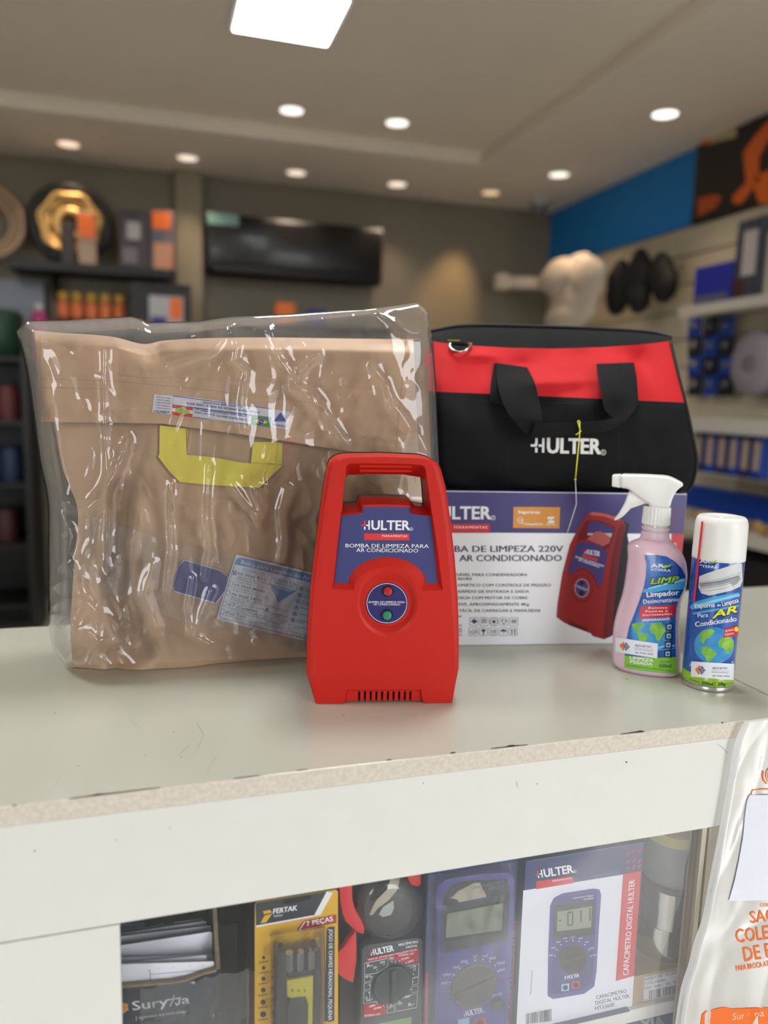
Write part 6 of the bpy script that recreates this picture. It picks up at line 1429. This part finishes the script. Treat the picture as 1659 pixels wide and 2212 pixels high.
cxs = wpx(1000, 900, YR).x
def roll(name, lab, rad, h, z, dx, m, core, ci=.55, face=None):
    t = thing(name, lab, 'tape', loc=(cxs+dx, YR, z), group='tape rolls')
    n = 44
    MB().loft([[(q*math.cos(2*math.pi*i/n), q*math.sin(2*math.pi*i/n), zz_) for i in range(n)] for q, zz_ in ((rad*ci, .0003), (rad, .0003), (rad, h), (rad*ci, h), (rad*ci, .0003))], False).build('wound_tape', m, t, 35)
    MB().loft([[(q*math.cos(2*math.pi*i/n), q*math.sin(2*math.pi*i/n), zz_) for i in range(n)] for q, zz_ in ((rad*ci-.003, .0003), (rad*ci-.0002, .0003), (rad*ci-.0002, h+.0004), (rad*ci-.003, h+.0004), (rad*ci-.003, .0003))], False).build('core', core, t, 35)
    return t
m_alu2 = mat('aluminium_foil_tape', (214, 214, 212), .16, 1.0, bump=.35, bscale=45); m_gt = mat('grey_duct_tape', (150, 154, 162), .28, var=.04, vscale=20); m_brn = mat('brown_tape', (160, 122, 84), .3, var=.05)
m_ylw = mat('cream_masking_tape', (224, 214, 140), .45, var=.05, vscale=30); m_core = mat('cardboard_core', (150, 130, 100), .8); m_bcore = mat('black_side', (40, 38, 36), .5)
r0 = .0335
z_ = zt0; roll('foil_tape', 'lowest aluminium foil tape roll of the stack, standing on the kraft carton', r0*.98, .037, z_, -.006, m_alu2, m_core); z_ += .0372
roll('foil_tape', 'wide aluminium foil tape roll in the middle of the stack', r0*1.1, .043, z_, .0, m_alu2, m_core); MB().lathe([(r0*.94, .0), (r0*1.1, .0), (r0*1.1, .0006), (r0*.94, .0006)], (cxs, YR, z_+.0432), 44)
roll('dark_tape', 'thin dark brown rimmed tape roll on top of the wide foil roll', r0*1.12, .005, z_+.0434, .001, m_bcore, m_core, .86); z_ += .0488
roll('duct_tape', 'tall grey duct tape roll', r0*.93, .046, z_, 0, m_gt, m_core); z_ += .0462
roll('masking_tape', 'cream yellow masking tape roll', r0*.97, .0125, z_, 0, m_ylw, m_core); z_ += .0127
roll('packing_tape', 'brown packing tape roll at the top of the stack', r0*1.04, .02, z_, .002, m_brn, m_core)
# crumpled grey bag behind the rolls
gb = MB()
def GB(u, v):
    a_ = wpx(1085+120*u, 760+440*v-30*u, .70); n = (1-abs(noise.noise(Vector((u*4, v*6, 2)))))**3*.016
    return Vector((a_.x, .70-n, max(a_.z, ZS+.002)))
gb.grid(GB, 30, 50)
go = tag(gb.build('grey_plastic_bag', mat('grey_plastic', (120, 122, 126), .3, bump=.3, bscale=60), None, 180), 'crumpled grey plastic bag behind the right of the tape rolls', 'bag')
sm = go.modifiers.new('thickness', 'SOLIDIFY'); sm.thickness = .0006
# box on the shelf below
lo = thing('lower_carton', 'navy carton with big grey letters on the shelf below', 'box', loc=(0, 0, 0))
a_ = ony(*Z(560, 1500), .634); b_ = ony(*Z(1240, 1400), .634)
MB().box(a_.x, b_.x, .634, .70, .3955, .698, bev=.001).build('carton_body', m_cnavy, lo)
P = Print(lambda x, y, l=0.0: ony(x, y, .634-l), base=.0004)
P.text('XIA', *Z(850, 1560), *Z(1000, 1530), 62/2.968, mat('pale_grey_ink', (150, 156, 170), .5), 1, .04)
P.build('lettering', lo)

# ================================================================== HANGING PLASTIC SACK ON THE COUNTER FRONT
HBF = Fr((.62, YC-.006, .70), 0)
m_sack = film('milky_sack_film', haze=.48, gloss=.7, rough=.25, bump=.2, bscale=22, hazecol=(.93, .93, .94), dist=.001)
m_opr = mat('orange_sack_print', (236, 106, 16), .4)
sack = thing('dust_collection_sack', 'milky plastic sack with orange lettering and a white sheet, hanging on the counter front', 'plastic sack', HBF)
edgeL = [(0, 1605, 1562), (.05, 1592, 1590), (.12, 1583, 1620), (.25, 1570, 1700), (.4, 1552, 1800), (.52, 1532, 1900), (.62, 1516, 1985), (.72, 1499, 2034), (.8, 1487, 2083), (.88, 1468, 2147), (1, 1444, 2330)]
def SK(u, v, k=0):
    e = smooth_tab(edgeL, v); x = e[0]+(1900-e[0])*u; y = e[1]-(1900-e[0])*u*.13
    dpt = -.004-.006*k - (.003*(1-abs(noise.noise(Vector((u*5+v*2, v*1.5, 5+k)))))**3 + .001*noise.noise(Vector((u*16, v*8, 9+k))))*(.25+v)
    if u < .04: dpt *= u/.04
    return HBF.px(x, y, min(dpt, -.0004))
skm = MB(); skm.grid(lambda u, v: SK(u, v), 90, 110)
skm.build('sack_front', m_sack, sack, 180); ssf = HBF.surf(skm.bvh())
MB().grid(lambda u, v: (lambda p: Vector((p.x, p.y*.06-.0003, p.z)))(SK(u, v)), 40, 50).build('sack_back', m_sack, sack, 180)
ZB_, ZC_ = zoom(1440, 1440, 4.808), zoom(1440, 1900, 7.09)
P = Print(ssf, step=20, base=.0004)
P.text('CÓD', *ZC_(1430, 412), *ZC_(1580, 408), 48/7.09, m_opr, 1, .012)
P.text('SACO', *ZC_(1286, 668), *ZC_(1840, 600), 180/7.09, m_opr, 1, .012); P.text('COLETOR', *ZC_(1066, 970), *ZC_(1990, 850), 205/7.09, m_opr, 1, .012)
P.text('DE PÓ', *ZC_(1192, 1252), *ZC_(1800, 1150), 215/7.09, m_opr, 1, .012); P.text('PARA BROCA ATÉ', *ZC_(1064, 1398), *ZC_(1602, 1316), 80/7.09, m_opr, 1, .014)
P.poly([ZC_(*q) for q in ((500, 2300), (540, 2060), (600, 2010), (720, 1984), (880, 1950), (1010, 1975), (1553, 1955), (2100, 1900), (2100, 2260))], m_opr, 0)
m_pk = mat('pale_peach_print', (250, 200, 170), .4)
P.text('Sury', *ZC_(1000, 2146), *ZC_(1270, 2112), 130/7.09*.8, m_pk, 2, 0, shear=.2); P.line([ZC_(1330, 2052), ZC_(1400, 2038)], 1.6, m_pk, 2); P.line([ZC_(1372, 2020), ZC_(1350, 2090)], 1.6, m_pk, 2); P.line([ZC_(1400, 2040), ZC_(1404, 2080), ZC_(1384, 2086)], 1.6, m_pk, 2); P.text('a', *ZC_(1418, 2092), *ZC_(1490, 2084), 130/7.09*.8, m_pk, 2, 0)
P.build('orange_print', sack); P = Print(ssf, step=20, base=.0004)
P.line([ZB_(872, 1330), ZB_(890, 1280), ZB_(960, 1272), ZB_(1053, 1270), ZB_(1200, 1262)], 2.2, m_opr, 1)
P.build('orange_frame', sack); P = Print(ssf, step=20, base=.0004)
P.line([ZB_(x, y) for x, y in ((1036, 1214), (1004, 1180), (994, 1130), (1000, 1080))], 3.4, m_opr, 1)
P.poly([ZB_(1075+48*math.cos(R(a)), 1125+84*math.sin(R(a))) for a in range(0, 360, 15)], m_opr, 1); P.line([ZB_(1060+28*math.cos(R(a)), 1125+60*math.sin(R(a))) for a in range(120, 250, 15)], 1.4, m_stk, 3)
P.build('orange_emblem', sack)
P = Print(ssf, step=20, base=.0007)
P.poly([ZB_(855, 1330), ZB_(830, 1390), ZB_(806, 1560), ZB_(785, 1770), ZB_(745, 2000), ZB_(700, 2212), (1573, 1945), (1659, 1943), (1760, 1938), (1760, 1712), (1659, 1716)], mat('white_sheet_paper', (226, 228, 240), .6, var=.02, vscale=20), 3)
P.build('paper_sheet', sack)

# ================================================================== BACK OF THE SHOP
def q3(x, y, Y): return ony(x, y, Y)
def bbox(name, lab, cat, m, x0, y0, x1, y1, Y, d, bev=.006, group=None, parts=None):
    a_, b_, c_ = q3(x0, (y0+y1)/2, Y), q3(x1, (y0+y1)/2, Y), q3((x0+x1)/2, y0, Y); e_ = q3((x0+x1)/2, y1, Y)
    t = thing(name, lab, cat, loc=((a_.x+b_.x)/2, Y, e_.z), group=group); w_ = (b_.x-a_.x)/2; h = c_.z-e_.z
    MB().box(-w_, w_, 0, d, 0, h, bev=bev).build('body', m, t, 40); return t, w_, h
def slab(t, nm, m, x0, x1, z0, z1, y=-.002, th=.003): return MB().box(x0, x1, y-th, y, z0, z1).build(nm, m, t)
# air conditioner
YA = YB-.21; a_, b_ = q3(449, 520, YA), q3(826, 550, YA); zt, zb = q3(640, 476, YA).z, q3(640, 602, YA).z
ac = thing('air_conditioner', 'wide black wall mounted air conditioner', 'air conditioner', loc=((a_.x+b_.x)/2, YA, zb)); w_ = (b_.x-a_.x)/2; h_ = zt-zb
m_gbk = mat('gloss_black_panel', (20, 19, 17), .3, coat=.2); m_mbk = mat('matt_black_panel', (12, 12, 12), .5)
pr_ = [(0, .04), (0, h_*.9), (.02, h_), (.2, h_), (.2, .03), (.16, 0), (.05, .0)]
MB().loft([[(x_, y_, z_) for y_, z_ in pr_] for x_ in (-w_, w_)]).build('casing', m_mbk, ac, 30)
MB().box(-w_+.01, w_-.01, -.012, -.001, .07, h_*.93, bev=.004).build('front_panel', m_gbk, ac, 40)
MB().box(-w_+.03, w_-.03, -.004, .01, .012, .06, bev=.003).build('air_vane', m_mbk, ac, 40)
MB().box(-w_-.004, -w_+.19, -.016, -.012, h_*.80, h_*.99, bev=.001).build('teal_block', mat('matt_teal', (128, 168, 160), .5), ac)  # thin teal block at the upper left of the front
# shelf on the left with its goods
YS_ = YB-.32
a_, b_ = q3(58, 585, YS_), q3(372, 590, YS_); zs_ = q3(215, 572, YS_).z
sh = thing('wall_shelf', 'dark wall shelf high on the left of the back wall', 'shelf', loc=((a_.x+b_.x)/2, YS_, zs_)); w_ = (b_.x-a_.x)/2
MB().box(-w_-.1, w_, 0, .31, -.05, 0, bev=.003).build('board', m_mbk, sh)
for s_ in (-1, 1): MB().prism([(s_*w_*.7, .31, -.05), (s_*w_*.7, .05, -.05), (s_*w_*.7, .31, -.22)], (.02, 0, 0)).build('bracket', m_mbk, sh)
m_gold = mat('brass_gold', (214, 178, 112), .35, .6, var=.2, vscale=20)
def torus(R0, r0_, seg=48, s2=10, sq=1.0, ph=0.0, wob=0.0):
    m_ = MB(); L = []
    for i in range(seg+1):
        a = 2*math.pi*i/seg; L.append([((R0+wob*math.sin(a*7+ph)+r0_*math.cos(2*math.pi*k/s2))*math.cos(a), r0_*math.sin(2*math.pi*k/s2), (R0+wob*math.sin(a*7+ph)+r0_*math.cos(2*math.pi*k/s2))*math.sin(a)) for k in range(s2)])
    return m_.loft(L, False)
YW = YS_+.12; c_ = q3(152, 484, YW)
wr_ = thing('pipe_coil', 'round black hose coil filled with gold coloured pipe rings on the high shelf', 'coil', loc=(c_.x, YW, zs_+.0005))
Rw = (c_.z-zs_)-.03; lift = Matrix.Translation((0, 0, c_.z-zs_))
def addring(nm, mb_, m, y=0): o = mb_.build(nm, m, wr_, 60); o.matrix_local = Matrix.Translation((0, y, c_.z-zs_)); return o
addring('hose_ring', torus(Rw, .028), m_mbk)
for k, rr_ in enumerate((.215, .185, .16)): addring('gold_ring', torus(rr_*Rw/.27, .014, wob=.008, ph=k), m_gold, -.02+.02*k)
addring('gold_ring', torus(.10*Rw/.27, .03, sq=1), m_gold, .02)
w2 = thing('pale_coil', 'pale copper pipe coil leaning at the left end of the high shelf', 'coil', loc=(q3(-30, 500, YW+.02).x, YW+.04, zs_+.0005))
for k, rr_ in enumerate((.2, .165, .13)):
    o = torus(rr_, .018).build('copper_ring', mat('pale_copper', (186, 156, 124), .45, .4, var=.15, vscale=10), w2, 60); o.matrix_local = Matrix.Translation((0, .03*k-.02, .22))
def sbx_(x0, y0, x1, name, lab, m, pr__, Y=YS_+.03, d=.1):
    a_, b_ = q3(x0, y0, Y), q3(x1, y0, Y); t = thing(name, lab, 'box', loc=((a_.x+b_.x)/2, Y, zs_+.0005)); w_ = (b_.x-a_.x)/2; h = a_.z-zs_
    MB().box(-w_, w_, 0, d, 0, h, bev=.004).build('body', m, t)
    for nm, m_, u0, u1, v0, v1 in pr__: slab(t, nm, m_, -w_+2*w_*u0, -w_+2*w_*u1, h*v0, h*v1)
    return t
m_or = mat('bright_orange', (236, 112, 30), .5); m_gy = mat('mid_grey', (120, 112, 116), .5); m_lg = mat('light_grey', (178, 172, 172), .5); m_pk2 = mat('salmon', (214, 150, 116), .5); m_cy = mat('camera_grey_blue', (90, 94, 110), .5)
sbx_(256, 452, 322, 'grey_carton', 'dark grey carton with pale round print on the high shelf', mat('purple_grey', (66, 58, 64), .5), [('pale_print', m_lg, .25, .7, .5, .8), ('pale_print', m_gy, .1, .6, .08, .35)])
sbx_(326, 452, 376, 'orange_carton', 'orange and white carton at the right end of the high shelf', m_gy, [('orange_print', m_or, .05, .85, .68, .97), ('salmon_print', m_pk2, .1, .95, .02, .45), ('blue_print', m_cy, .05, .5, .46, .64)])
sbx_(130, 478, 160, 'brown_carton', 'small dark brown carton in front of the coil', mat('dark_brown', (58, 44, 40), .5), [], Y=YS_+.01, d=.06)
t_ = sbx_(166, 455, 206, 'small_orange_carton', 'small orange and cream carton in front of the coil', mat('cream_box', (176, 150, 124), .5), [('orange_print', m_or, .05, .95, .5, .95)], Y=YS_+.01, d=.06)
# black cabinet below it
YC_ = YB-.5
cb1, w_, h_ = bbox('black_cabinet', 'tall black cabinet against the left of the back wall', 'cabinet', m_mbk, 290, 612, 415, 1250, YC_, .45)
top_ = cb1.location.z; 
slab(cb1, 'door', m_gbk, -w_+.02, -.01, .05, h_-.05, -.001, .01); slab(cb1, 'door', m_gbk, .01, w_-.02, .05, h_-.05, -.001, .01)
t_, w_, h_ = bbox('white_sign', 'small white, blue and orange sign on the black cabinet front', 'sign', m_lg, 322, 640, 396, 705, YC_-.03, .012, .001)
slab(t_, 'orange_block', m_or, .02, w_*.9, h_*.25, h_*.95); slab(t_, 'blue_block', mat('deep_blue', (30, 36, 120), .5), -w_*.9, .0, .0, h_*.3)
# spray bottles row
m_lid = mat('ochre_cap', (196, 150, 50), .5); m_ob = mat('orange_bottle', (226, 120, 60), .4); m_rb = mat('dark_red_base', (120, 30, 34), .4)
a_ = q3(200, 700, YB-.3); zb_ = q3(200, 712, YB-.3).z
bs = thing('low_shelf', 'grey shelf carrying the row of orange bottles', 'shelf', loc=(a_.x, YB-.3, zb_)); MB().box(-.42, .22, -.06, .29, -.03, 0, bev=.003).build('board', mat('grey_shelf', (96, 92, 86), .6), bs)
for s_ in (-.35, .2): MB().prism([(s_, .29, -.03), (s_, .05, -.03), (s_, .29, -.2)], (.02, 0, 0)).build('bracket', m_mbk, bs)
names = ('leftmost', 'second', 'middle', 'fourth', 'rightmost')
for k, x in enumerate((138, 168, 199, 229, 259)):
    p = q3(x, 700, YB-.22); b_ = thing('orange_bottle', f'{names[k]} orange bottle with ochre cap in the row of five on the low shelf', 'bottle', loc=(p.x, YB-.22, zb_+.0003), group='row of orange bottles')
    MB().lathe([(.001, 0), (.034, 0), (.036, .004), (.036, .07)], seg=20).build('base', m_rb, b_, 40); MB().lathe([(.036, .07), (.036, .14), (.028, .16), (.014, .17)], seg=20).build('bottle_body', m_ob, b_, 40); MB().lathe([(.014, .168), (.03, .17), (.03, .215), (.001, .22)], seg=20).build('cap', m_lid, b_, 40)
# left edge: pale panel, green tub, dark rack
t_, w_, h_ = bbox('pale_board', 'pale blue grey board at the far left of the back wall', 'board', mat('pale_blue_grey', (134, 140, 148), .6), -60, 604, 96, 705, YB-.1, .08)
yk = YB-.9
rk = thing('dark_rack', 'dark storage rack in the shade at the far left', 'rack', loc=(q3(10, 900, yk).x, yk, 0)); xr_ = q3(62, 900, yk).x-q3(10, 900, yk).x; zt_ = q3(0, 770, yk).z
MB().box(-1.2, xr_, .4, .42, 0, zt_).build('back_panel', m_mbk, rk)
for s_ in (-1.2, xr_-.03): MB().box(s_, s_+.03, 0, .4, 0, zt_).build('upright', m_mbk, rk)
for k in range(5): MB().box(-1.17, xr_-.03, 0, .4, zt_-.02-k*.33, zt_-k*.33).build('shelf_board', m_mbk, rk)
m_dgn = mat('dark_green', (14, 52, 32), .5)
g_ = thing('green_tub', 'dark green round tub on top of the dark rack', 'tub', loc=(q3(-4, 760, yk+.2).x, yk+.2, zt_+.0005)); MB().lathe([(.001, 0), (.10, 0), (.12, .03), (.13, .2), (.11, .23), (.001, .24)], seg=32).build('tub_body', m_dgn, g_, 50); MB().lathe([(.10, .225), (.131, .2), (.134, .215), (.11, .25), (.10, .25)], seg=32).build('rim', m_dgn, g_, 50)
g_ = thing('magenta_bottle', 'magenta bottle beside the green tub', 'bottle', loc=(q3(84, 700, yk+.3).x+.0, yk+.32, zt_+.0005)); MB().lathe([(.001, 0), (.05, 0), (.052, .2), (.03, .26), (.02, .27)], seg=20).build('bottle_body', mat('magenta', (160, 36, 100), .5), g_, 50); MB().lathe([(.02, .27), (.024, .27), (.024, .31), (.001, .31)], seg=20).build('cap', m_lg, g_, 50)
for k, (x, y, m_, nm, cat, lab) in enumerate(((48, 905, mat('dull_red', (84, 26, 22), .6), 'red_can', 'can', 'dull red can on the second shelf of the dark rack'), (30, 1090, mat('dull_blue', (12, 34, 64), .6), 'blue_can', 'can', 'dull blue can on the third shelf of the dark rack'), (20, 1290, mat('maroon', (60, 16, 20), .6), 'dark_red_can', 'can', 'dark red can low on the dark rack'), (-35, 905, m_gy, 'grey_can', 'can', 'grey can beside the dull red can on the dark rack'))):
    zz_ = zt_-(1 if y < 1000 else 2 if y < 1200 else 3)*.33; p = q3(x, y, yk+.15)
    g_ = thing(nm, lab, cat, loc=(min(p.x, rk.location.x+xr_-.12), yk+.15, zz_+.0005)); MB().lathe([(.001, 0), (.06, 0), (.06, .17), (.05, .18)], seg=24).build('can_body', m_, g_, 50); MB().lathe([(.05, .18), (.05, .19), (.001, .19)], seg=24).build('lid', m_mbk, g_, 50)
# things just showing over the plastic bag
lt_ = thing('low_counter', 'dark low counter at the back of the shop behind the bags', 'counter', loc=(q3(655, 700, 4.6).x, 4.6, 0)); zc_ = q3(655, 700, 4.6).z
MB().box(-.55, .55, 0, .5, zc_-.04, zc_, bev=.004).build('worktop', m_mbk, lt_); MB().box(-.53, .53, .02, .48, 0, zc_-.04).build('cabinet_body', mat('counter_grey', (88, 82, 74), .6), lt_)
for x, y, m_, nm, lab in ((618, 654, m_or, 'orange_box', 'small orange box on the low counter, just showing above the plastic bag'), (688, 668, mat('deep_blue', (30, 36, 120), .5), 'blue_box', 'small dark blue box on the low counter, just showing above the plastic bag')):
    p = q3(x, y, 4.7); MB_ = MB().box(-.055, .055, 0, .1, 0, p.z-zc_-.0005, bev=.004).build(nm, m_); MB_.location = (p.x, 4.7, zc_+.0005); tag(MB_, lab, 'box')

# ================================================================== RIGHT WALL
XW = XR-.001
def wy(x, y, X): p = onx(x, y, X); return p.y, p.z
m_slat = mat('cream_slatwall', (198, 186, 160), .6, var=.04, vscale=4)
sw = thing('slatwall', 'cream slatted display wall on the right side of the shop', 'wall panel', loc=(XR-.02, 1.6, 0))
k = 0; z_ = 2.33
while z_ > .25:
    MB().box(-.022, .018, 0, 3.68, z_-.145, z_-.004, bev=.003).build('slat', m_slat, sw); z_ -= .15; k += 1
MB().box(-.004, .0195, 0, 3.68, .1, 2.33).build('backing_board', mat('slat_groove', (120, 110, 92), .7), sw)
XP = XR-.045
# poster
ya, yb_ = wy(1503, 400, XP)[0], wy(1700, 400, XP)[0]; zt_, zb_ = 2.742, 2.335
po = thing('wall_poster', 'black poster with orange splashes above the shelves on the right wall', 'poster', loc=(XP, (ya+yb_)/2, zb_)); hw = (ya-yb_)/2+.25
MB().box(-.012, .012, -hw, hw-.25+.25-.25, 0, zt_-zb_, bev=.002).build('panel', mat('poster_black', (40, 34, 30), .35), po)
def wpoly(parent, fr_x, pts, m, nm, th=.002):
    P_ = [Vector((fr_x, *wy(x, y, fr_x))) for x, y in pts]; inv = Matrix.Translation(-parent.location)
    return MB().prism([inv @ p for p in P_], (-th, 0, 0)).build(nm, m, parent)
m_os = mat('poster_orange', (232, 106, 40), .4); m_os2 = mat('poster_deep_orange', (196, 84, 36), .4); m_yw = mat('poster_cream', (196, 180, 140), .4)
X_ = XP-.0125
wpoly(po, X_, [(1626, 300), (1659, 262), (1700, 250), (1700, 300), (1660, 300), (1640, 340), (1640, 390), (1602, 440), (1585, 440), (1582, 425), (1612, 395), (1606, 330)], m_os, 'orange_splash')
wpoly(po, X_, [(1634, 380), (1700, 350), (1700, 440), (1640, 440), (1630, 410)], m_or, 'orange_splash')
wpoly(po, X_, [(1508, 430), (1540, 420), (1560, 425), (1545, 450), (1508, 468)], m_os2, 'orange_splash')
wpoly(po, X_, [(1512, 292), (1560, 276), (1592, 272), (1590, 296), (1560, 304), (1530, 312), (1512, 306)], m_yw, 'cream_emblem')
wpoly(po, X_-.002, [(1514, 296), (1534, 292), (1532, 312), (1514, 314)], m_os, 'orange_emblem')
# shelves on the slatwall
def rshelf(y_px, lab, x0=1475, dep=.3, m=None, th=.03, xref=1560, xend=1760):
    X = XR-.04-dep; Yp, z = wy(xref, y_px, X); y1 = wy(x0, y_px, X)[0]; y0 = wy(xend, y_px, X)[0]
    t = thing('display_shelf', lab, 'shelf', loc=(XR-.045, (y0+y1)/2, z)); hh = (y1-y0)/2
    MB().box(-dep, 0, -hh, hh, -th, 0, bev=.003).build('board', m or m_lg, t); MB().box(-dep-.004, -dep, -hh, hh, -th-.015, .004).build('price_rail', mat('price_rail', (196, 190, 180), .4), t)
    return z, X
m_shw = mat('shelf_off_white', (176, 170, 158), .5)
zA, XA = rshelf(652, 'upper off-white shelf under the blue boxes on the right wall', 1470, .25, m_shw)
zB, XB = rshelf(905, 'middle grey white shelf on the right wall', 1495, .32, m_shw, .05)
zC, XC = rshelf(1140, 'lower pale shelf on the right wall with brass fittings', 1480, .4, m_shw, .04)
def rbox(name, lab, cat, m, x0, x1, h, z, X, dep=.12, prints=(), group=None):
    y0, y1 = wy(x0, 800, X)[0], wy(x1, 800, X)[0]; t = thing(name, lab, cat, loc=(X, (y0+y1)/2, z+.0005), group=group); hw_ = abs(y0-y1)/2
    MB().box(0, dep, -hw_, hw_, 0, h, bev=.003).build('body', m, t)
    for nm, m_, u0, u1, v0, v1 in prints: MB().box(-.003, -.0005, hw_-2*hw_*u1, hw_-2*hw_*u0, h*v0, h*v1).build(nm, m_, t)
    return t
m_bb = mat('box_blue', (36, 44, 150), .4); m_bk3 = mat('pack_black', (20, 22, 28), .4); m_rbk = mat('reddish_black', (70, 30, 30), .5); m_b4 = mat('pack_blue', (12, 60, 150), .4)
rbox('blue_carton', 'deep blue carton on the upper shelf of the right wall', 'box', m_bb, 1484, 1560, .19, zA, XA+.03, prints=[('pale_print', m_cy, .05, .95, .1, .25)])
rbox('dark_pack', 'tall dark pack with white window on the upper shelf', 'box', mat('slate_pack', (60, 66, 78), .4), 1566, 1622, .36, zA, XA+.04, prints=[('white_window', m_lg, .3, .8, .3, .85), ('red_print', m_rbk, .05, .4, .02, .25)])
rbox('white_pack', 'off-white pack at the right end of the upper shelf', 'box', m_shw, 1630, 1690, .28, zA, XA+.05)
# hanging blue packs between the shelves
nm_ = ('top', 'second', 'third', 'lowest'); cn = ('left', 'middle', 'right')
for r_ in range(4):
    for c_ in range(3):
        x = 1498+c_*34; y = 706+r_*42
        X = XR-.12; Yp, z = wy(x, y, X)
        t = thing('hanging_pack', f'{nm_[r_]} pack in the {cn[c_]} column of blue and black packs hanging on the right wall', 'blister pack', loc=(X, Yp, z-.055), group='hanging blue and black packs')
        MB().box(0, .02, -.045, .045, 0, .105, bev=.003).build('card', m_bk3 if (r_+c_) % 2 else m_b4, t)
        MB().lathe([(.001, -.018), (.018, -.012), (.022, 0)], seg=16).build('white_part', m_cy if c_ else m_gy, t, 60).matrix_local = Matrix.Translation((-.0, 0, .06)) @ Matrix.Rotation(R(90), 4, 'Y')
        MB().tube([(-.0, 0, .1), (.07, 0, .105)], .003, 6).build('hook', m_steel, t)
Yp, z = wy(1628, 785, XR-.15)
gd = thing('grey_disc', 'round pale grey disc hanging at the right edge of the shelves', 'disc', loc=(XR-.15, Yp, z)); MB().lathe([(.001, -.02), (.05, -.03), (.13, -.02), (.15, 0), (.15, .02), (.001, .02)], seg=40).build('disc_face', mat('mauve_grey', (150, 140, 148), .5), gd, 50).matrix_local = Matrix.Rotation(R(90), 4, 'Y')
MB().lathe([(.001, -.04), (.04, -.034), (.042, -.025)], seg=24).build('hub', m_gy, gd, 50).matrix_local = Matrix.Rotation(R(90), 4, 'Y')
# goods on the middle and lower shelves
rnd = random.Random(5)
for k in range(6):
    x = 1512+k*26; h = min(rnd.uniform(.2, .27), zB-.07-zC-.22); rbox('beige_pack', f"{('first', 'second', 'third', 'fourth', 'fifth', 'sixth')[k]} beige and blue pack from the left, hanging under the middle shelf", 'box', m_b4 if k % 2 else mat('navy_pack', (34, 44, 92), .5), x, x+22, h, zC+.22, XC+.12, .05, [('beige_print', mat('beige_print', (170, 150, 130), .5), .2, .8, .2, .9)], group='packs under the middle shelf')
for k in range(12):
    x = 1520+rnd.uniform(0, 170); X = XC+.04+rnd.uniform(0, .08); Yp, z = wy(x, 1120, X); s_ = rnd.uniform(.02, .04)
    t = thing('brass_fitting', 'small brass pipe fitting lying loose among its like on the lower shelf', 'fitting', loc=(X, Yp, zC+.0005+s_*.5), group='brass fittings on the lower shelf', rotz=rnd.uniform(0, 3))
    o = MB(); o.tube([(-s_, 0, 0), (s_, 0, 0)], s_*.5, 10); o.build('fitting_body', m_gold, t, 40); MB().tube([(-s_*.3, 0, 0), (s_*.3, 0, 0)], s_*.62, 6).build('hex_nut', m_gold, t, 30)
rbox('blue_tray', 'blue tray along the back of the lower shelf', 'tray', m_b4, 1500, 1700, .12, zC, XC+.3, .08)
rbox('dark_bin', 'dark storage bins under the lower shelf', 'bin', m_bk3, 1486, 1720, .5, zC-.62, XC+.05, .3)
# white hanging bundle, black bundle
def blob(name, lab, cat, m, lumps, X):
    p0 = None; t = None; mb_ = []
    for (x, y, rx, rz, dx) in lumps:
        Yp, z = wy(x, y, X); 
        if t is None: t = thing(name, lab, cat, loc=(X, Yp, z))
        sc = abs(wy(x+rx, y, X)[0]-Yp); rz_ = abs(wy(x, y+rz, X)[1]-z); L = []
        for i in range(11):
            ph = math.pi*i/10; L.append([(dx+.06*math.sin(ph)*math.cos(2*math.pi*k/18), Yp-t.location.y+sc*math.sin(ph)*math.sin(2*math.pi*k/18)*(1+.12*math.sin(5*ph+k)), z-t.location.z+rz_*math.cos(ph)*(1+.06*math.sin(k*2.1))) for k in range(18)])
        mb_.append(MB().loft(L).build('fold', m, t, 180))
    MB().tube([(0, 0, .04), (XR-.042-X, 0, .06)], .006, 6).build('hook', m_steel, t)
    return t
m_wf = mat('white_hose_cover', (222, 206, 186), .7, var=.08, vscale=8)
blob('white_bundle', 'large off-white bundle hanging near the corner on the right wall', 'bundle', m_wf, [(1245, 630, 56, 78, 0), (1215, 600, 40, 40, -.03), (1275, 600, 38, 42, -.02), (1225, 680, 48, 40, .0)], XR-.27)
Yp, z = wy(1160, 615, XR-.25)
ar = thing('wall_bracket', 'short off-white wall bracket sticking out left of the white bundle', 'bracket', loc=(XR-.3, Yp, z)); MB().tube([(-.22, 0, .0), (.24, -.25, -.02)], .045, 12).build('arm', m_wf, ar, 60); MB().lathe([(.001, -.06), (.055, -.05), (.055, .05), (.001, .06)], (-.22, 0, 0), 16).build('arm_end', m_wf, ar, 60)
m_bf = mat('black_fabric', (16, 15, 15), .7)
for nm2, lab, lumps in (('black_bundle', 'left black bundle hanging beside the white bundle', [(1338, 615, 20, 52, 0), (1330, 640, 18, 40, .01)]), ('black_bundle', 'middle black bundle hanging under the blue wall', [(1380, 600, 19, 60, 0), (1381, 640, 18, 36, 0)]), ('black_bundle', 'right black bundle hanging next to the blue carton', [(1426, 592, 22, 44, 0), (1436, 612, 22, 40, 0)])):
    blob(nm2, lab, 'bundle', m_bf, lumps, XR-.2)
# dome camera
p = onz(1165, 432, CEIL); dc = thing('dome_camera', 'small grey dome security camera at the ceiling corner', 'camera', loc=(p.x, p.y, CEIL))
MB().lathe([(.001, -.001), (.075, -.001), (.07, -.035), (.055, -.04)], seg=32).build('mount', mat('camera_white', (190, 190, 184), .4), dc, 40); MB().lathe([(.055, -.038), (.052, -.065), (.03, -.09), (.001, -.097)], seg=32).build('dome', mat('dome_grey', (110, 116, 116), .1, coat=1), dc, 60)
